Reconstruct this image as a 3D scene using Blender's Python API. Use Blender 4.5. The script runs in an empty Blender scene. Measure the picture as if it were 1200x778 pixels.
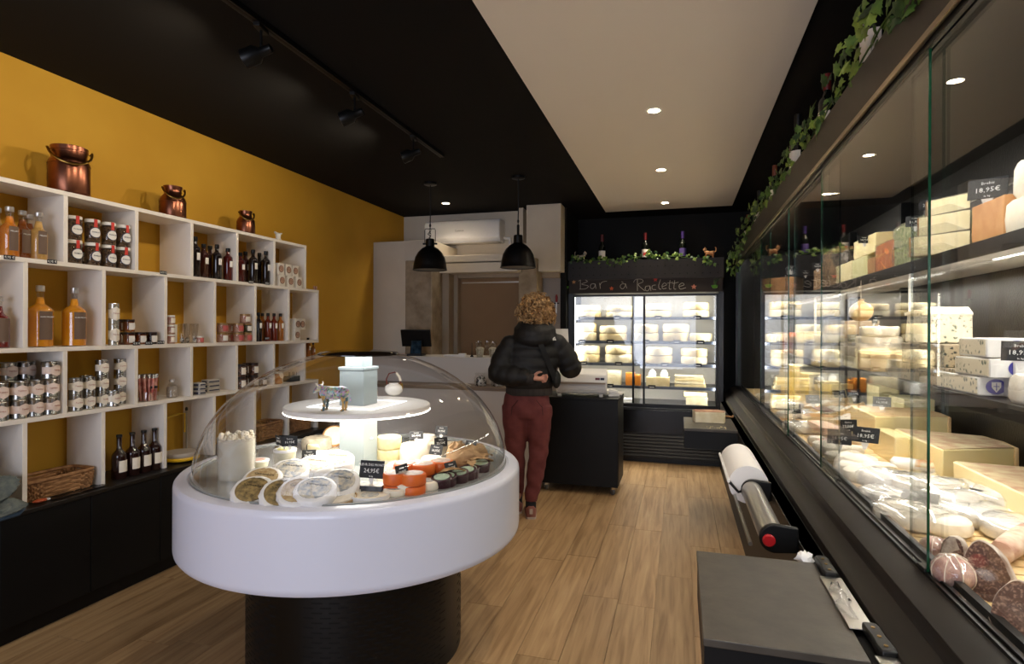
import bpy, bmesh, math, random
from mathutils import Matrix, Vector
PI = math.pi
SC = bpy.context.scene
COL = SC.collection
random.seed(7)

# ------------------------------------------------------------------ camera
F = 680.0                       # focal length in pixels of the 1200 wide frame
YAW = math.atan(197 / F)
EYE = Vector((0, 0, 1.45))
cd = bpy.data.cameras.new('camera')
cd.sensor_width = 36; cd.sensor_fit = 'HORIZONTAL'
cd.lens = F / 1200 * 36
cd.shift_y = -2.8 / 1200
cd.clip_start = .02
cam = bpy.data.objects.new('camera', cd); COL.objects.link(cam)
CM = Matrix.Translation(EYE) @ Matrix.Rotation(YAW, 4, 'Z') @ Matrix.Rotation(PI / 2, 4, 'X') @ Matrix.Rotation(.004, 4, 'Z')
cam.matrix_world = CM
SC.camera = cam
SC.view_settings.view_transform = 'Standard'
SC.view_settings.look = 'None'
SC.view_settings.exposure = 0.22
SC.view_settings.gamma = 1.0
SC.view_settings.use_curve_mapping = False

# ------------------------------------------------------------------ world and daylight from the shop window
w = bpy.data.worlds.new('world'); SC.world = w
w.use_nodes = True
w.node_tree.nodes['Background'].inputs[0].default_value = (.55, .68, 1, 1)
w.node_tree.nodes['Background'].inputs[1].default_value = .3

def aim_area(name, loc, target, sx, sy, power, col, spread=None):
    l = bpy.data.lights.new(name, 'AREA'); l.shape = 'RECTANGLE'; l.size = sx; l.size_y = sy
    l.energy = power; l.color = col
    if spread: l.spread = spread
    o = bpy.data.objects.new(name, l); COL.objects.link(o)
    o.location = loc
    d = Vector(target) - Vector(loc)
    o.rotation_euler = d.to_track_quat('-Z', 'Y').to_euler()
    return o
DAY = (.80, .84, 1.0)
WARM = (1.0, .87, .70)
CASE = (1.0, .95, .86)
aim_area('window_daylight', (-1.3, -2.95, 1.5), (-1.3, 3, 2.9), 3.4, 2.2, 125, DAY)

# ------------------------------------------------------------------ geometry helpers
def at(u, v, X=None, Y=None, Z=None, D=None):
    """point of the place seen at photograph pixel (u, v) on a plane of the room"""
    d = Vector(((u - 600) / F, -(v - 386.2) / F, -1.0))
    d = (CM.to_3x3() @ d)
    if X is not None: t = (X - EYE.x) / d.x
    elif Y is not None: t = (Y - EYE.y) / d.y
    elif Z is not None: t = (Z - EYE.z) / d.z
    else: t = D
    return EYE + d * t

def T(x=0, y=0, z=0): return Matrix.Translation((x, y, z))
def RX(a): return Matrix.Rotation(a, 4, 'X')
def RY(a): return Matrix.Rotation(a, 4, 'Y')
def RZ(a): return Matrix.Rotation(a, 4, 'Z')
def S(x, y=None, z=None):
    y = x if y is None else y; z = x if z is None else z
    return Matrix.Diagonal((x, y, z, 1))

class MB:
    def __init__(s): s.v = []; s.f = []; s.m = []
    def add(s, vs, fs, M=None, mi=0):
        n = len(s.v)
        s.v += [tuple(M @ Vector(p)) for p in vs] if M is not None else [tuple(p) for p in vs]
        s.f += [tuple(i + n for i in f) for f in fs]; s.m += [mi] * len(fs)
        return s
    def box(s, x0, x1, y0, y1, z0, z1, M=None, mi=0):
        vs = [(x, y, z) for z in (z0, z1) for y in (y0, y1) for x in (x0, x1)]
        return s.add(vs, [(0, 2, 3, 1), (4, 5, 7, 6), (0, 1, 5, 4), (2, 6, 7, 3), (0, 4, 6, 2), (1, 3, 7, 5)], M, mi)
    def cbox(s, sx, sy, sz, M=None, mi=0):
        return s.box(-sx / 2, sx / 2, -sy / 2, sy / 2, 0, sz, M, mi)
    def lathe(s, prof, seg=20, M=None, mi=0, a0=0, a1=2 * PI):
        full = abs(a1 - a0 - 2 * PI) < 1e-6
        n = seg if full else seg + 1
        vs = []; fs = []
        for r, z in prof:
            for i in range(n):
                a = a0 + (a1 - a0) * i / seg
                vs.append((r * math.cos(a), r * math.sin(a), z))
        for j in range(len(prof) - 1):
            for i in range(seg):
                a = j * n + i; b = j * n + (i + 1) % n
                fs.append((a, b, b + n, a + n))
        if full:
            if prof[0][0] > 1e-4: fs.append(tuple(range(n))[::-1])
            if prof[-1][0] > 1e-4: fs.append(tuple(range((len(prof) - 1) * n, len(prof) * n)))
        return s.add(vs, fs, M, mi)
    def prism(s, poly, z0, z1, M=None, mi=0):
        n = len(poly)
        vs = [(x, y, z0) for x, y in poly] + [(x, y, z1) for x, y in poly]
        fs = [tuple(range(n))[::-1], tuple(range(n, 2 * n))] + [(i, (i + 1) % n, n + (i + 1) % n, n + i) for i in range(n)]
        return s.add(vs, fs, M, mi)
    def tube(s, pts, r, seg=8, M=None, mi=0, closed=False, caps=True, ratio=1.0):
        pts = [Vector(p) for p in pts]; n = len(pts)
        rs = r if isinstance(r, (list, tuple)) else [r] * n
        vs = []; fs = []
        up = None
        for i, p in enumerate(pts):
            if closed: d = pts[(i + 1) % n] - pts[i - 1]
            else: d = pts[min(i + 1, n - 1)] - pts[max(i - 1, 0)]
            d = d.normalized() if d.length > 1e-9 else Vector((0, 0, 1))
            if up is None: up = Vector((0, 0, 1)) if abs(d.z) < .9 else Vector((1, 0, 0))
            a = up - d * up.dot(d)
            a = a.normalized() if a.length > 1e-6 else d.orthogonal().normalized()
            up = a; b = d.cross(a)
            for k in range(seg):
                t = 2 * PI * k / seg
                vs.append(p + (a * math.cos(t) * ratio + b * math.sin(t)) * rs[i])
        m = n if closed else n - 1
        for i in range(m):
            j = (i + 1) % n
            for k in range(seg):
                k2 = (k + 1) % seg
                fs.append((i * seg + k, i * seg + k2, j * seg + k2, j * seg + k))
        if caps and not closed:
            fs.append(tuple(range(seg))[::-1]); fs.append(tuple(range((n - 1) * seg, n * seg)))
        return s.add(vs, fs, M, mi)
    def ball(s, rx, ry=None, rz=None, M=None, mi=0, seg=14, rings=8):
        ry = rx if ry is None else ry; rz = rx if rz is None else rz
        vs = [(0, 0, -rz)]; fs = []
        for j in range(1, rings):
            t = -PI / 2 + PI * j / rings
            for i in range(seg):
                a = 2 * PI * i / seg
                vs.append((rx * math.cos(t) * math.cos(a), ry * math.cos(t) * math.sin(a), rz * math.sin(t)))
        vs.append((0, 0, rz)); L = len(vs) - 1
        for i in range(seg):
            fs.append((0, 1 + (i + 1) % seg, 1 + i))
            fs.append((L, L - seg + i, L - seg + (i + 1) % seg))
        for j in range(rings - 2):
            for i in range(seg):
                a = 1 + j * seg + i; b = 1 + j * seg + (i + 1) % seg
                fs.append((a, b, b + seg, a + seg))
        return s.add(vs, fs, M, mi)
    def loft(s, rings, M=None, mi=0, caps=True):
        n = len(rings[0]); vs = [p for r in rings for p in r]; fs = []
        for j in range(len(rings) - 1):
            for i in range(n):
                a = j * n + i; b = j * n + (i + 1) % n
                fs.append((a, b, b + n, a + n))
        if caps: fs.append(tuple(range(n))[::-1]); fs.append(tuple(range((len(rings) - 1) * n, len(rings) * n)))
        return s.add(vs, fs, M, mi)
    def jitter(s, a, seed=0):
        R = random.Random(seed)
        key = {}
        out = []
        for p in s.v:
            k = (round(p[0], 4), round(p[1], 4), round(p[2], 4))
            if k not in key: key[k] = (R.uniform(-a, a), R.uniform(-a, a), R.uniform(-a, a) if p[2] > 1e-4 else 0)
            d = key[k]; out.append((p[0] + d[0], p[1] + d[1], p[2] + d[2]))
        s.v = out
        return s
    def mesh(s, name, mats, smooth=None):
        me = bpy.data.meshes.new(name)
        me.from_pydata(s.v, [], s.f)
        for m in (mats if isinstance(mats, (list, tuple)) else [mats]): me.materials.append(m)
        if any(s.m): me.polygons.foreach_set('material_index', s.m)
        if smooth is not None:
            me.polygons.foreach_set('use_smooth', [True] * len(me.polygons))
            me.update()
            me.set_sharp_from_angle(angle=math.radians(smooth))
        me.update()
        return me
    def build(s, name, mats, parent=None, smooth=40, bevel=0, seg=2, loc=None, M=None, recalc=True):
        me = s.mesh(name, mats, smooth)
        if recalc:
            bm = bmesh.new(); bm.from_mesh(me); bmesh.ops.remove_doubles(bm, verts=bm.verts[:], dist=1e-5); bmesh.ops.recalc_face_normals(bm, faces=bm.faces[:]); bm.to_mesh(me); bm.free()
        o = bpy.data.objects.new(name, me); COL.objects.link(o)
        if parent: o.parent = parent
        if loc is not None: o.location = loc
        if M is not None: o.matrix_local = M
        if bevel:
            b = o.modifiers.new('bevel', 'BEVEL'); b.width = bevel; b.segments = seg; b.limit_method = 'ANGLE'; b.angle_limit = .6
        return o

def tag(o, label=None, cat=None, group=None, kind=None):
    if label: o['label'] = label
    if cat: o['category'] = cat
    if group: o['group'] = group
    if kind: o['kind'] = kind
    return o
def thing(name, label, cat, loc=(0, 0, 0), rz=0, group=None, M=None):
    o = bpy.data.objects.new(name, None); COL.objects.link(o)
    o.empty_display_size = .05
    o.location = loc; o.rotation_euler = (0, 0, rz)
    if M is not None: o.matrix_world = M
    return tag(o, label, cat, group)
def struct(o): o['kind'] = 'structure'; return o
KIDS = {}
def dup(root, loc, rz=0, label=None, group=None, M=None, scale=None):
    def cp(o, par):
        c = o.copy(); COL.objects.link(c)
        if par: c.parent = par
        for ch in o.children: cp(ch, c)
        return c
    r = cp(root, None)
    r.location = loc; r.rotation_euler = (0, 0, rz)
    if M is not None: r.matrix_world = M
    if scale: r.scale = (scale,) * 3 if not isinstance(scale, tuple) else scale
    if label: r['label'] = label
    if group: r['group'] = group
    return r
class Kind:
    """first placing moves the built thing itself, later ones copy it"""
    def __init__(s, make): s.make = make; s.o = None
    def put(s, loc, rz=0, label=None, group=None, M=None, scale=None):
        if s.o is None:
            s.o = s.make(); r = s.o
            r.location = loc; r.rotation_euler = (0, 0, rz)
            if M is not None: r.matrix_world = M
            if scale: r.scale = (scale,) * 3 if not isinstance(scale, tuple) else scale
            if label: r['label'] = label
            if group: r['group'] = group
            return r
        return dup(s.o, loc, rz, label, group, M, scale)
ORD = ['first', 'second', 'third', 'fourth', 'fifth', 'sixth', 'seventh', 'eighth', 'ninth', 'tenth']

TXT = {}
def text_mesh(body, size, mat, name='lettering', ext=.0004, parent=None, M=None, align='CENTER'):
    k = (body, size, mat.name, align)
    if k not in TXT:
        c = bpy.data.curves.new('text', 'FONT'); c.body = body; c.size = size; c.extrude = ext
        c.align_x = align; c.align_y = 'CENTER'; c.resolution_u = 1
        t = bpy.data.objects.new('text', c); COL.objects.link(t)
        dg = bpy.context.evaluated_depsgraph_get()
        me = bpy.data.meshes.new_from_object(t.evaluated_get(dg))
        bpy.data.objects.remove(t); me.materials.clear(); me.materials.append(mat)
        TXT[k] = me
    o = bpy.data.objects.new(name, TXT[k]); COL.objects.link(o)
    if parent: o.parent = parent
    if M is not None: o.matrix_local = M
    return o

# ------------------------------------------------------------------ materials
MATS = {}
def srgb(h):
    if isinstance(h, str):
        h = h.lstrip('#'); c = [int(h[i:i + 2], 16) / 255 for i in (0, 2, 4)]
        return tuple(((x / 12.92) if x <= .04045 else ((x + .055) / 1.055) ** 2.4) for x in c)
    return h
def mat(name, c1, rough=.5, metal=0.0, c2=None, ns=12, nd=3, bump=0, bs=60, coat=0, sss=0, trans=0, ior=1.45, spec=.5, emit=None, es=1.0, ramp=(.35, .65), kind='noise', stretch=None, alpha=1, croug=.1):
    if name in MATS: return MATS[name]
    m = bpy.data.materials.new(name); m.use_nodes = True; MATS[name] = m
    nt = m.node_tree; N = nt.nodes; L = nt.links
    p = N['Principled BSDF']
    c1 = srgb(c1)
    p.inputs['Base Color'].default_value = (*c1, 1)
    p.inputs['Roughness'].default_value = rough; p.inputs['Metallic'].default_value = metal
    p.inputs['Coat Weight'].default_value = coat; p.inputs['Coat Roughness'].default_value = croug
    p.inputs['Subsurface Weight'].default_value = sss
    p.inputs['Subsurface Radius'].default_value = (.02, .012, .006); p.inputs['Subsurface Scale'].default_value = 1
    p.inputs['Transmission Weight'].default_value = trans; p.inputs['IOR'].default_value = ior
    p.inputs['Specular IOR Level'].default_value = spec
    p.inputs['Alpha'].default_value = alpha
    if emit: p.inputs['Emission Color'].default_value = (*srgb(emit), 1); p.inputs['Emission Strength'].default_value = es
    tc = None
    def coord(sc):
        nonlocal tc
        if tc is None: tc = N.new('ShaderNodeTexCoord')
        mp = N.new('ShaderNodeMapping'); mp.inputs['Scale'].default_value = sc
        L.new(tc.outputs['Object'], mp.inputs['Vector']); return mp.outputs[0]
    if c2 is not None:
        v = coord(stretch or (1, 1, 1))
        if kind == 'noise':
            t = N.new('ShaderNodeTexNoise'); t.inputs['Scale'].default_value = ns; t.inputs['Detail'].default_value = nd
            L.new(v, t.inputs['Vector']); out = t.outputs['Fac']
        else:
            n0 = N.new('ShaderNodeTexNoise'); n0.inputs['Scale'].default_value = ns; L.new(v, n0.inputs['Vector'])
            mx = N.new('ShaderNodeMixRGB'); mx.inputs[0].default_value = .25 / ns * 4; L.new(v, mx.inputs[1]); L.new(n0.outputs['Color'], mx.inputs[2])
            t = N.new('ShaderNodeTexVoronoi'); t.inputs['Scale'].default_value = ns
            L.new(mx.outputs[0], t.inputs['Vector']); out = t.outputs['Distance']
        r = N.new('ShaderNodeValToRGB'); r.color_ramp.elements[0].position = ramp[0]; r.color_ramp.elements[1].position = ramp[1]
        r.color_ramp.elements[0].color = (*c1, 1); r.color_ramp.elements[1].color = (*srgb(c2), 1)
        L.new(out, r.inputs['Fac']); L.new(r.outputs['Color'], p.inputs['Base Color'])
    if bump:
        v = coord(stretch or (1, 1, 1))
        t = N.new('ShaderNodeTexNoise'); t.inputs['Scale'].default_value = bs; t.inputs['Detail'].default_value = 3
        L.new(v, t.inputs['Vector'])
        b = N.new('ShaderNodeBump'); b.inputs['Strength'].default_value = bump; b.inputs['Distance'].default_value = .004
        L.new(t.outputs['Fac'], b.inputs['Height']); L.new(b.outputs['Normal'], p.inputs['Normal'])
        if coat: pass
    return m

def glass(name, tint=(1, 1, 1), rough=.0, refl=1.0, base=.04, body=0.0, bodycol=(.9, .9, .9)):
    """thin clear sheet: see-through plus a Schlick reflection that is the same from both sides"""
    if name in MATS: return MATS[name]
    m = bpy.data.materials.new(name); m.use_nodes = True; MATS[name] = m
    nt = m.node_tree; N = nt.nodes; L = nt.links; N.clear()
    o = N.new('ShaderNodeOutputMaterial'); mx = N.new('ShaderNodeMixShader')
    tr = N.new('ShaderNodeBsdfTransparent'); tr.inputs[0].default_value = (*tint, 1)
    gl = N.new('ShaderNodeBsdfGlossy'); gl.inputs['Roughness'].default_value = rough; gl.inputs[0].default_value = (1, 1, 1, 1)
    lw = N.new('ShaderNodeLayerWeight'); lw.inputs['Blend'].default_value = .5
    p5 = N.new('ShaderNodeMath'); p5.operation = 'POWER'; p5.inputs[1].default_value = 5
    ma = N.new('ShaderNodeMath'); ma.operation = 'MULTIPLY_ADD'; ma.inputs[1].default_value = .9 * refl; ma.inputs[2].default_value = base * refl
    L.new(lw.outputs['Facing'], p5.inputs[0]); L.new(p5.outputs[0], ma.inputs[0]); L.new(ma.outputs[0], mx.inputs[0])
    src = tr
    if body:
        df = N.new('ShaderNodeBsdfPrincipled'); df.inputs['Base Color'].default_value = (*bodycol, 1); df.inputs['Roughness'].default_value = .2
        m2 = N.new('ShaderNodeMixShader'); m2.inputs[0].default_value = body
        L.new(tr.outputs[0], m2.inputs[1]); L.new(df.outputs[0], m2.inputs[2]); src = m2
    L.new(src.outputs[0], mx.inputs[1]); L.new(gl.outputs[0], mx.inputs[2]); L.new(mx.outputs[0], o.inputs[0])
    return m

M_yellow = mat('ochre_paint', '#cd9c2c', .75, c2='#c69426', ns=2, bump=.05, bs=90)
M_black = mat('black_paint', '#0f0e0c', .75, c2='#12110e', ns=1.5, spec=.3)
M_ceilblk = mat('black_ceiling_paint', '#100e0b', .9, spec=.2)
M_white = mat('white_paint', '#ded8cf', .8, c2='#d8d2c8', ns=2)
M_offwhite = mat('soft_white_wall', '#d3c8b6', .85, c2='#ccc0ad', ns=3)
M_stone = mat('limestone', '#a8977f', .9, c2='#8d7c64', ns=9, nd=8, bump=.7, bs=28)
M_shelf = mat('white_laminate', '#e9e2d8', .45, c2='#e5ddd2', ns=3)
M_blk = mat('black_laminate', '#090909', .5, c2='#0c0c0c', ns=4, spec=.3)
M_blkmetal = mat('black_metal', '#090909', .4, spec=.35)
M_brnmetal = mat('bronze_lacquer', '#120d09', .5, 0, c2='#17110c', ns=3, spec=.3)
M_fascia = mat('taupe_fascia', '#332b23', .5, c2='#2e2720', ns=6)
M_steel = mat('steel', '#b9b6b0', .28, 1.0)
M_chrome = mat('chrome', '#d8d8d8', .12, 1.0)
M_whitepl = mat('white_plastic', '#e4e2df', .38)
M_drum = mat('white_lacquer', '#dcdfee', .28, coat=.3)
M_glass = glass('case_glass', (.985, .99, .985), base=.035)
M_gedge = mat('green_glass_edge', '#062c1a', .15, c2='#0d4a2c', ns=6)
M_pedge = glass('polished_edge', (.62, .68, .68), base=.12)
M_dome = glass('clear_acrylic', (.985, .985, .985), base=.03, refl=1.1)
M_jarglass = glass('jar_glass', (.93, .93, .92), base=.06)
M_paper = mat('cream_paper', '#e9dfcf', .7)
M_label = mat('white_label', '#e8e4dc', .6)
M_tagblk = mat('slate_card', '#15161a', .55)
M_chalk = mat('white_chalk', '#e6e6e2', .9)
M_lamp = mat('lamp_glow', '#ffffff', .5, emit='#ffe3b8', es=14)
M_ledstrip = mat('led_glow', '#ffffff', .5, emit='#fff6e8', es=6)
# ------------------------------------------------------------------ the room
CEIL = 2.82
def wood_mat(name, cols, scale=(22, 1.2, 22), rough=.42, var=.2):
    m = bpy.data.materials.new(name); m.use_nodes = True; MATS[name] = m
    N = m.node_tree.nodes; L = m.node_tree.links; p = N['Principled BSDF']
    tc = N.new('ShaderNodeTexCoord'); oi = N.new('ShaderNodeObjectInfo')
    mp = N.new('ShaderNodeMapping'); mp.inputs['Scale'].default_value = scale
    off = N.new('ShaderNodeVectorMath'); off.operation = 'SCALE'; off.inputs[0].default_value = (7, 13, 3)
    L.new(oi.outputs['Random'], off.inputs['Scale'])
    ad = N.new('ShaderNodeVectorMath'); ad.operation = 'ADD'
    L.new(tc.outputs['Object'], ad.inputs[0]); L.new(off.outputs[0], ad.inputs[1]); L.new(ad.outputs[0], mp.inputs['Vector'])
    n1 = N.new('ShaderNodeTexNoise'); n1.inputs['Scale'].default_value = 1.6; n1.inputs['Detail'].default_value = 6; n1.inputs['Distortion'].default_value = .7
    L.new(mp.outputs[0], n1.inputs['Vector'])
    r = N.new('ShaderNodeValToRGB'); e = r.color_ramp.elements
    e[0].position = .28; e[0].color = (*srgb(cols[0]), 1); e[1].position = .72; e[1].color = (*srgb(cols[2]), 1)
    k = e.new(.5); k.color = (*srgb(cols[1]), 1)
    L.new(n1.outputs['Fac'], r.inputs['Fac'])
    hs = N.new('ShaderNodeHueSaturation')
    mr = N.new('ShaderNodeMapRange'); mr.inputs['To Min'].default_value = 1 - var / 2; mr.inputs['To Max'].default_value = 1 + var / 2
    L.new(oi.outputs['Random'], mr.inputs['Value']); L.new(mr.outputs[0], hs.inputs['Value'])
    L.new(r.outputs[0], hs.inputs['Color']); L.new(hs.outputs[0], p.inputs['Base Color'])
    b = N.new('ShaderNodeBump'); b.inputs['Strength'].default_value = .12; b.inputs['Distance'].default_value = .003
    L.new(n1.outputs['Fac'], b.inputs['Height']); L.new(b.outputs[0], p.inputs['Normal'])
    p.inputs['Roughness'].default_value = rough
    return m
M_floor = wood_mat('oak_floor', ('#8a6a45', '#a98860', '#b99a70'))
M_slat = wood_mat('pale_wood', ('#c9a66f', '#dcbc86', '#e8cf9e'), (20, 2, 20), .6, .2)
M_brown = mat('brown_wood', '#6a3d22', .6, c2='#4f2c17', ns=8)

fl = struct(MB().box(-3.4, 1.7, -2.7, 7.4, -.06, -.012).build('floor', M_floor))
pk = {}
rng = random.Random(3)
PW = .192
for i in range(19):
    x0 = -3.0 + i * PW
    y = .55 - rng.uniform(0, 1.1)
    while y < 7.1:
        L_ = 1.2
        ya, yb = max(y, .5), min(y + L_, 7.1)
        if yb - ya > .05:
            key = round(yb - ya, 3)
            if key not in pk:
                b = MB().box(0, PW - .0022, 0, yb - ya - .0022, -.012, 0)
                pk[key] = b.mesh('plank', M_floor)
            o = bpy.data.objects.new('plank', pk[key]); COL.objects.link(o); o.parent = fl
            o.location = (x0, ya, rng.uniform(-.0004, .0004))
        y += L_
struct(MB().box(-3.4, 1.7, -2.7, 7.4, CEIL, CEIL + .08).build('ceiling', M_ceilblk))
M_panel = mat('cream_ceiling_paint', '#e6dfd4', .85)
struct(MB().box(-.824, .536, -2.5, 6.68, CEIL - .022, CEIL - .001).build('trim_1', M_panel, bevel=.002))
struct(MB().box(-3.35, -3.25, -2.7, 6.5, 0, CEIL).build('wall_left', M_yellow))
struct(MB().box(1.56, 1.66, -2.7, 7.3, 0, CEIL).build('wall_right', M_black))
wb = struct(MB().box(-1.225, 1.6, 7.16, 7.26, 0, CEIL).box(-1.29, -1.225, 6.40, 7.26, 0, CEIL).build('wall_back', M_black))
# pale masonry at the back left: wall, thicker jamb, lintel, boxed column
M_door = mat('brown_door_paint', '#8a6c4c', .7, c2='#846646', ns=2)
M_jamb = mat('taupe_jamb_paint', '#9b8a74', .7)
wall_b2 = struct(MB().box(-3.3, -1.29, 6.45, 6.6, 0, CEIL).build('wall_rear', M_offwhite))
struct(MB().box(-3.25, -2.862, 5.715, 6.46, 0, 2.405).box(-2.862, -1.66, 5.93, 6.46, 2.07, 2.19).box(-2.862, -2.551, 5.715, 6.46, 2.19, 2.405)
       .box(-2.551, -1.66, 5.93, 6.46, 2.17, 2.26).build('trim_2', M_offwhite, bevel=.004))
struct(MB().box(-2.86, -2.551, 5.715, 6.46, 0, 2.19).jitter(.006, 3).build('trim_3', M_stone, bevel=.012))
d1 = struct(MB().box(-2.42, -1.68, 6.24, 6.28, 0, 2.07).build('door_1', M_door))
fr = MB().box(-2.551, -2.47, 6.0, 6.45, 0, 2.12).box(-2.47, -2.42, 6.14, 6.45, 0, 2.10).box(-2.47, -1.6, 6.16, 6.45, 2.03, 2.10).build('door_frame', M_jamb, d1, bevel=.004)
MB().box(-2.40, -1.68, 6.225, 6.24, 1.975, 1.99).build('door_rail', M_steel, d1)
struct(MB().box(-1.70, -1.49, 6.1, 6.46, 0, 2.23).jitter(.004, 5).build('trim_4', M_stone, bevel=.01))
struct(MB().box(-1.63, -1.245, 6.18, 6.46, 2.09, CEIL).build('trim_5', M_offwhite, bevel=.003))
struct(MB().box(-1.755, -1.70, 6.3, 6.46, 2.44, CEIL).build('trim_6', M_offwhite))
d2 = struct(MB().box(-1.50, -1.291, 6.40, 6.44, 0, 2.06).build('door_2', mat('mauve_door', '#8d8580', .7)))
MB().box(-1.56, -1.50, 6.34, 6.45, 0, 2.09).box(-1.50, -1.291, 6.34, 6.45, 2.03, 2.09).build('door_frame', M_jamb, d2, bevel=.003)
# front wall behind the camera, with the shop window
struct(MB().box(-3.4, -3.0, -2.7, -2.6, 0, CEIL).box(.6, 1.7, -2.7, -2.6, 0, CEIL).box(-3.0, .6, -2.7, -2.6, 0, .35).box(-3.0, .6, -2.7, -2.6, 2.65, CEIL).build('wall_front', M_black))
w1 = struct(MB().box(-3.0, -2.95, -2.69, -2.61, .35, 2.65).box(.55, .6, -2.69, -2.61, .35, 2.65).box(-1.25, -1.2, -2.69, -2.61, .35, 2.65)
            .box(-2.95, .55, -2.69, -2.61, .35, .40).box(-2.95, .55, -2.69, -2.61, 2.6, 2.65).build('window_1', M_blkmetal))
MB().box(-2.95, -1.25, -2.655, -2.645, .4, 2.6).build('pane', M_glass, w1)
MB().box(-1.2, .55, -2.655, -2.645, .4, 2.6).build('pane', M_glass, w1)

# ------------------------------------------------------------------ lamps
def downlight(x, y, z, label, power, first=[]):
    t = thing('ceiling_downlight', label, 'lamp', (x, y, z), 0, 'recessed ceiling spots')
    MB().lathe([(.036, 0), (.036, -.004), (.047, -.005), (.05, 0)], 24).build('bezel', M_whitepl, t)
    MB().lathe([(.0345, -.0015), (.0, -.0015)], 20).build('bulb', M_lamp, t)
    l = bpy.data.lights.new('downlight', 'SPOT'); l.energy = power; l.color = WARM; l.shadow_soft_size = .035
    l.spot_size = math.radians(128); l.spot_blend = .8
    o = bpy.data.objects.new('downlight', l); COL.objects.link(o); o.parent = t; o.location = (0, 0, -.012)
    return t
ZP = CEIL - .022
for y, lab, pw in ((6.34, 'recessed spot in the pale ceiling panel nearest the back wall', 24), (5.03, 'recessed spot midway along the pale ceiling panel', 34), (3.66, 'recessed spot in the pale ceiling panel nearest the camera', 34),
                   (2.30, 'recessed spot in the pale ceiling panel above the frame, second from the door', 34), (.95, 'recessed spot in the pale ceiling panel above the camera', 34)):
    downlight(-.16, y, ZP, lab, pw)
downlight(-2.45, 5.85, CEIL, 'single recessed spot in the black ceiling behind the left pendant', 19)

# track with three spots
tx = -1.79
tr = thing('track_rail', 'long black lighting track on the black ceiling above the shelves', 'track', (tx, .2, CEIL))
MB().box(-.018, .018, 0, 4.0, -.028, 0).build('rail', M_blkmetal, tr, bevel=.002)
MB().box(-.006, .006, .01, 3.99, -.0295, -.0275).build('groove', M_brnmetal, tr)
def track_spot():
    t = thing('track_spotlight', 'x', 'lamp')
    MB().box(-.016, .016, -.045, .045, -.02, 0).build('adapter', M_blkmetal, t, bevel=.003)
    MB().tube([(0, 0, -.02), (0, 0, -.1)], .007, 8).build('stem', M_blkmetal, t)
    h = MB().lathe([(.012, -.075), (.02, -.07), (.022, -.02), (.04, .0), (.042, .06), (.037, .062), (.03, .03)], 20, T(-.02, 0, -.125) @ RY(-1.95)).build('lamp_head', M_blkmetal, t)
    MB().tube([(0, .0, -.1), (-.004, .0, -.12), (-.02, 0, -.125)], .006, 6).build('joint', M_blkmetal, t)
    HM = T(-.02, 0, -.125) @ RY(-1.95)
    MB().lathe([(.028, .032), (0, .032)], 14, HM).build('bulb', M_lamp, t)
    l = bpy.data.lights.new('track_light', 'SPOT'); l.energy = 14.5; l.color = (1, .86, .68); l.shadow_soft_size = .02; l.spot_size = math.radians(140); l.spot_blend = .7
    o = bpy.data.objects.new('track_light', l); COL.objects.link(o); o.parent = t; o.matrix_local = HM @ T(0, 0, .066) @ RX(PI)
    return t
K = Kind(track_spot)
for y, nm in ((2.16, 'nearest in view'), (2.93, 'middle in view'), (3.69, 'farthest'), (1.39, 'second from the start, above the frame'), (.62, 'first, above the camera')):
    K.put((tx, y, CEIL - .029), .25, f'small black spotlight hanging from the ceiling track, {nm}', 'spots on the ceiling track')

def pendant(cage):
    def f():
        t = thing('pendant_lamp', 'x', 'lamp')
        zb = -.815
        MB().lathe([(.0, 0), (.06, 0), (.06, -.018), (.045, -.024), (.0, -.024)], 24).build('ceiling_rose', M_blkmetal, t)
        MB().tube([(0, 0, -.02), (.002, 0, -.25), (0, 0, -.42)], .005, 6).build('cord', M_blkmetal, t)
        ch = MB()
        for k in range(6):
            c = Vector((0, 0, -.40 - k * .021))
            pts = [(math.cos(a) * .008, 0, math.sin(a) * .015) for a in [i * PI / 4 for i in range(8)]]
            ch.tube(pts, .0025, 5, T(*c) @ RZ(k * PI / 2), closed=True)
        ch.build('chain', M_blkmetal, t)
        s = MB().lathe([(.0, .29), (.035, .29), (.04, .285), (.042, .22), (.05, .213), (.075, .20), (.11, .165), (.138, .115), (.152, .05), (.158, .006), (.162, 0),
                        (.158, -.002), (.15, .045), (.134, .11), (.105, .158), (.07, .19)], 36, T(0, 0, zb)).build('lamp_shade', [M_blkmetal], t)
        MB().lathe([(.156, .004), (.149, .045), (.133, .108), (.104, .156), (.06, .185), (0, .19)], 36, T(0, 0, zb)).build('inner_reflector', mat('silver_paint', '#8b8f90', .35, .6), t)
        MB().ball(.03, .03, .042, T(0, 0, zb + .12)).build('bulb', mat('bulb_glass', '#ddd8cc', .2), t)
        if cage:
            MB().tube([(-.05, 0, zb + .255), (-.05, 0, zb + .37), (-.045, 0, zb + .385), (.045, 0, zb + .385), (.05, 0, zb + .37), (.05, 0, zb + .255)], .0035, 6).build('bracket', M_blkmetal, t)
            for sx in (-1, 1): MB().tube([(sx * .042, 0, zb + .245), (sx * .068, 0, zb + .245)], .009, 10).build('wing_screw', M_blkmetal, t)
            MB().tube([(0, 0, zb + .29), (-.012, 0, zb + .30), (.008, 0, zb + .315), (-.022, 0, zb + .335), (0, 0, zb + .36)], .004, 6).build('hook', M_blkmetal, t)
        else:
            MB().tube([(0, 0, zb + .29), (0, 0, zb + .38)], .012, 8).build('socket', M_blkmetal, t)
        return t
    return f
Kind(pendant(True)).put((-2.25, 5.0, CEIL), .2, 'left black dome pendant lamp with a wire bracket and silver inside', 'black dome pendants over the counter')
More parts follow.
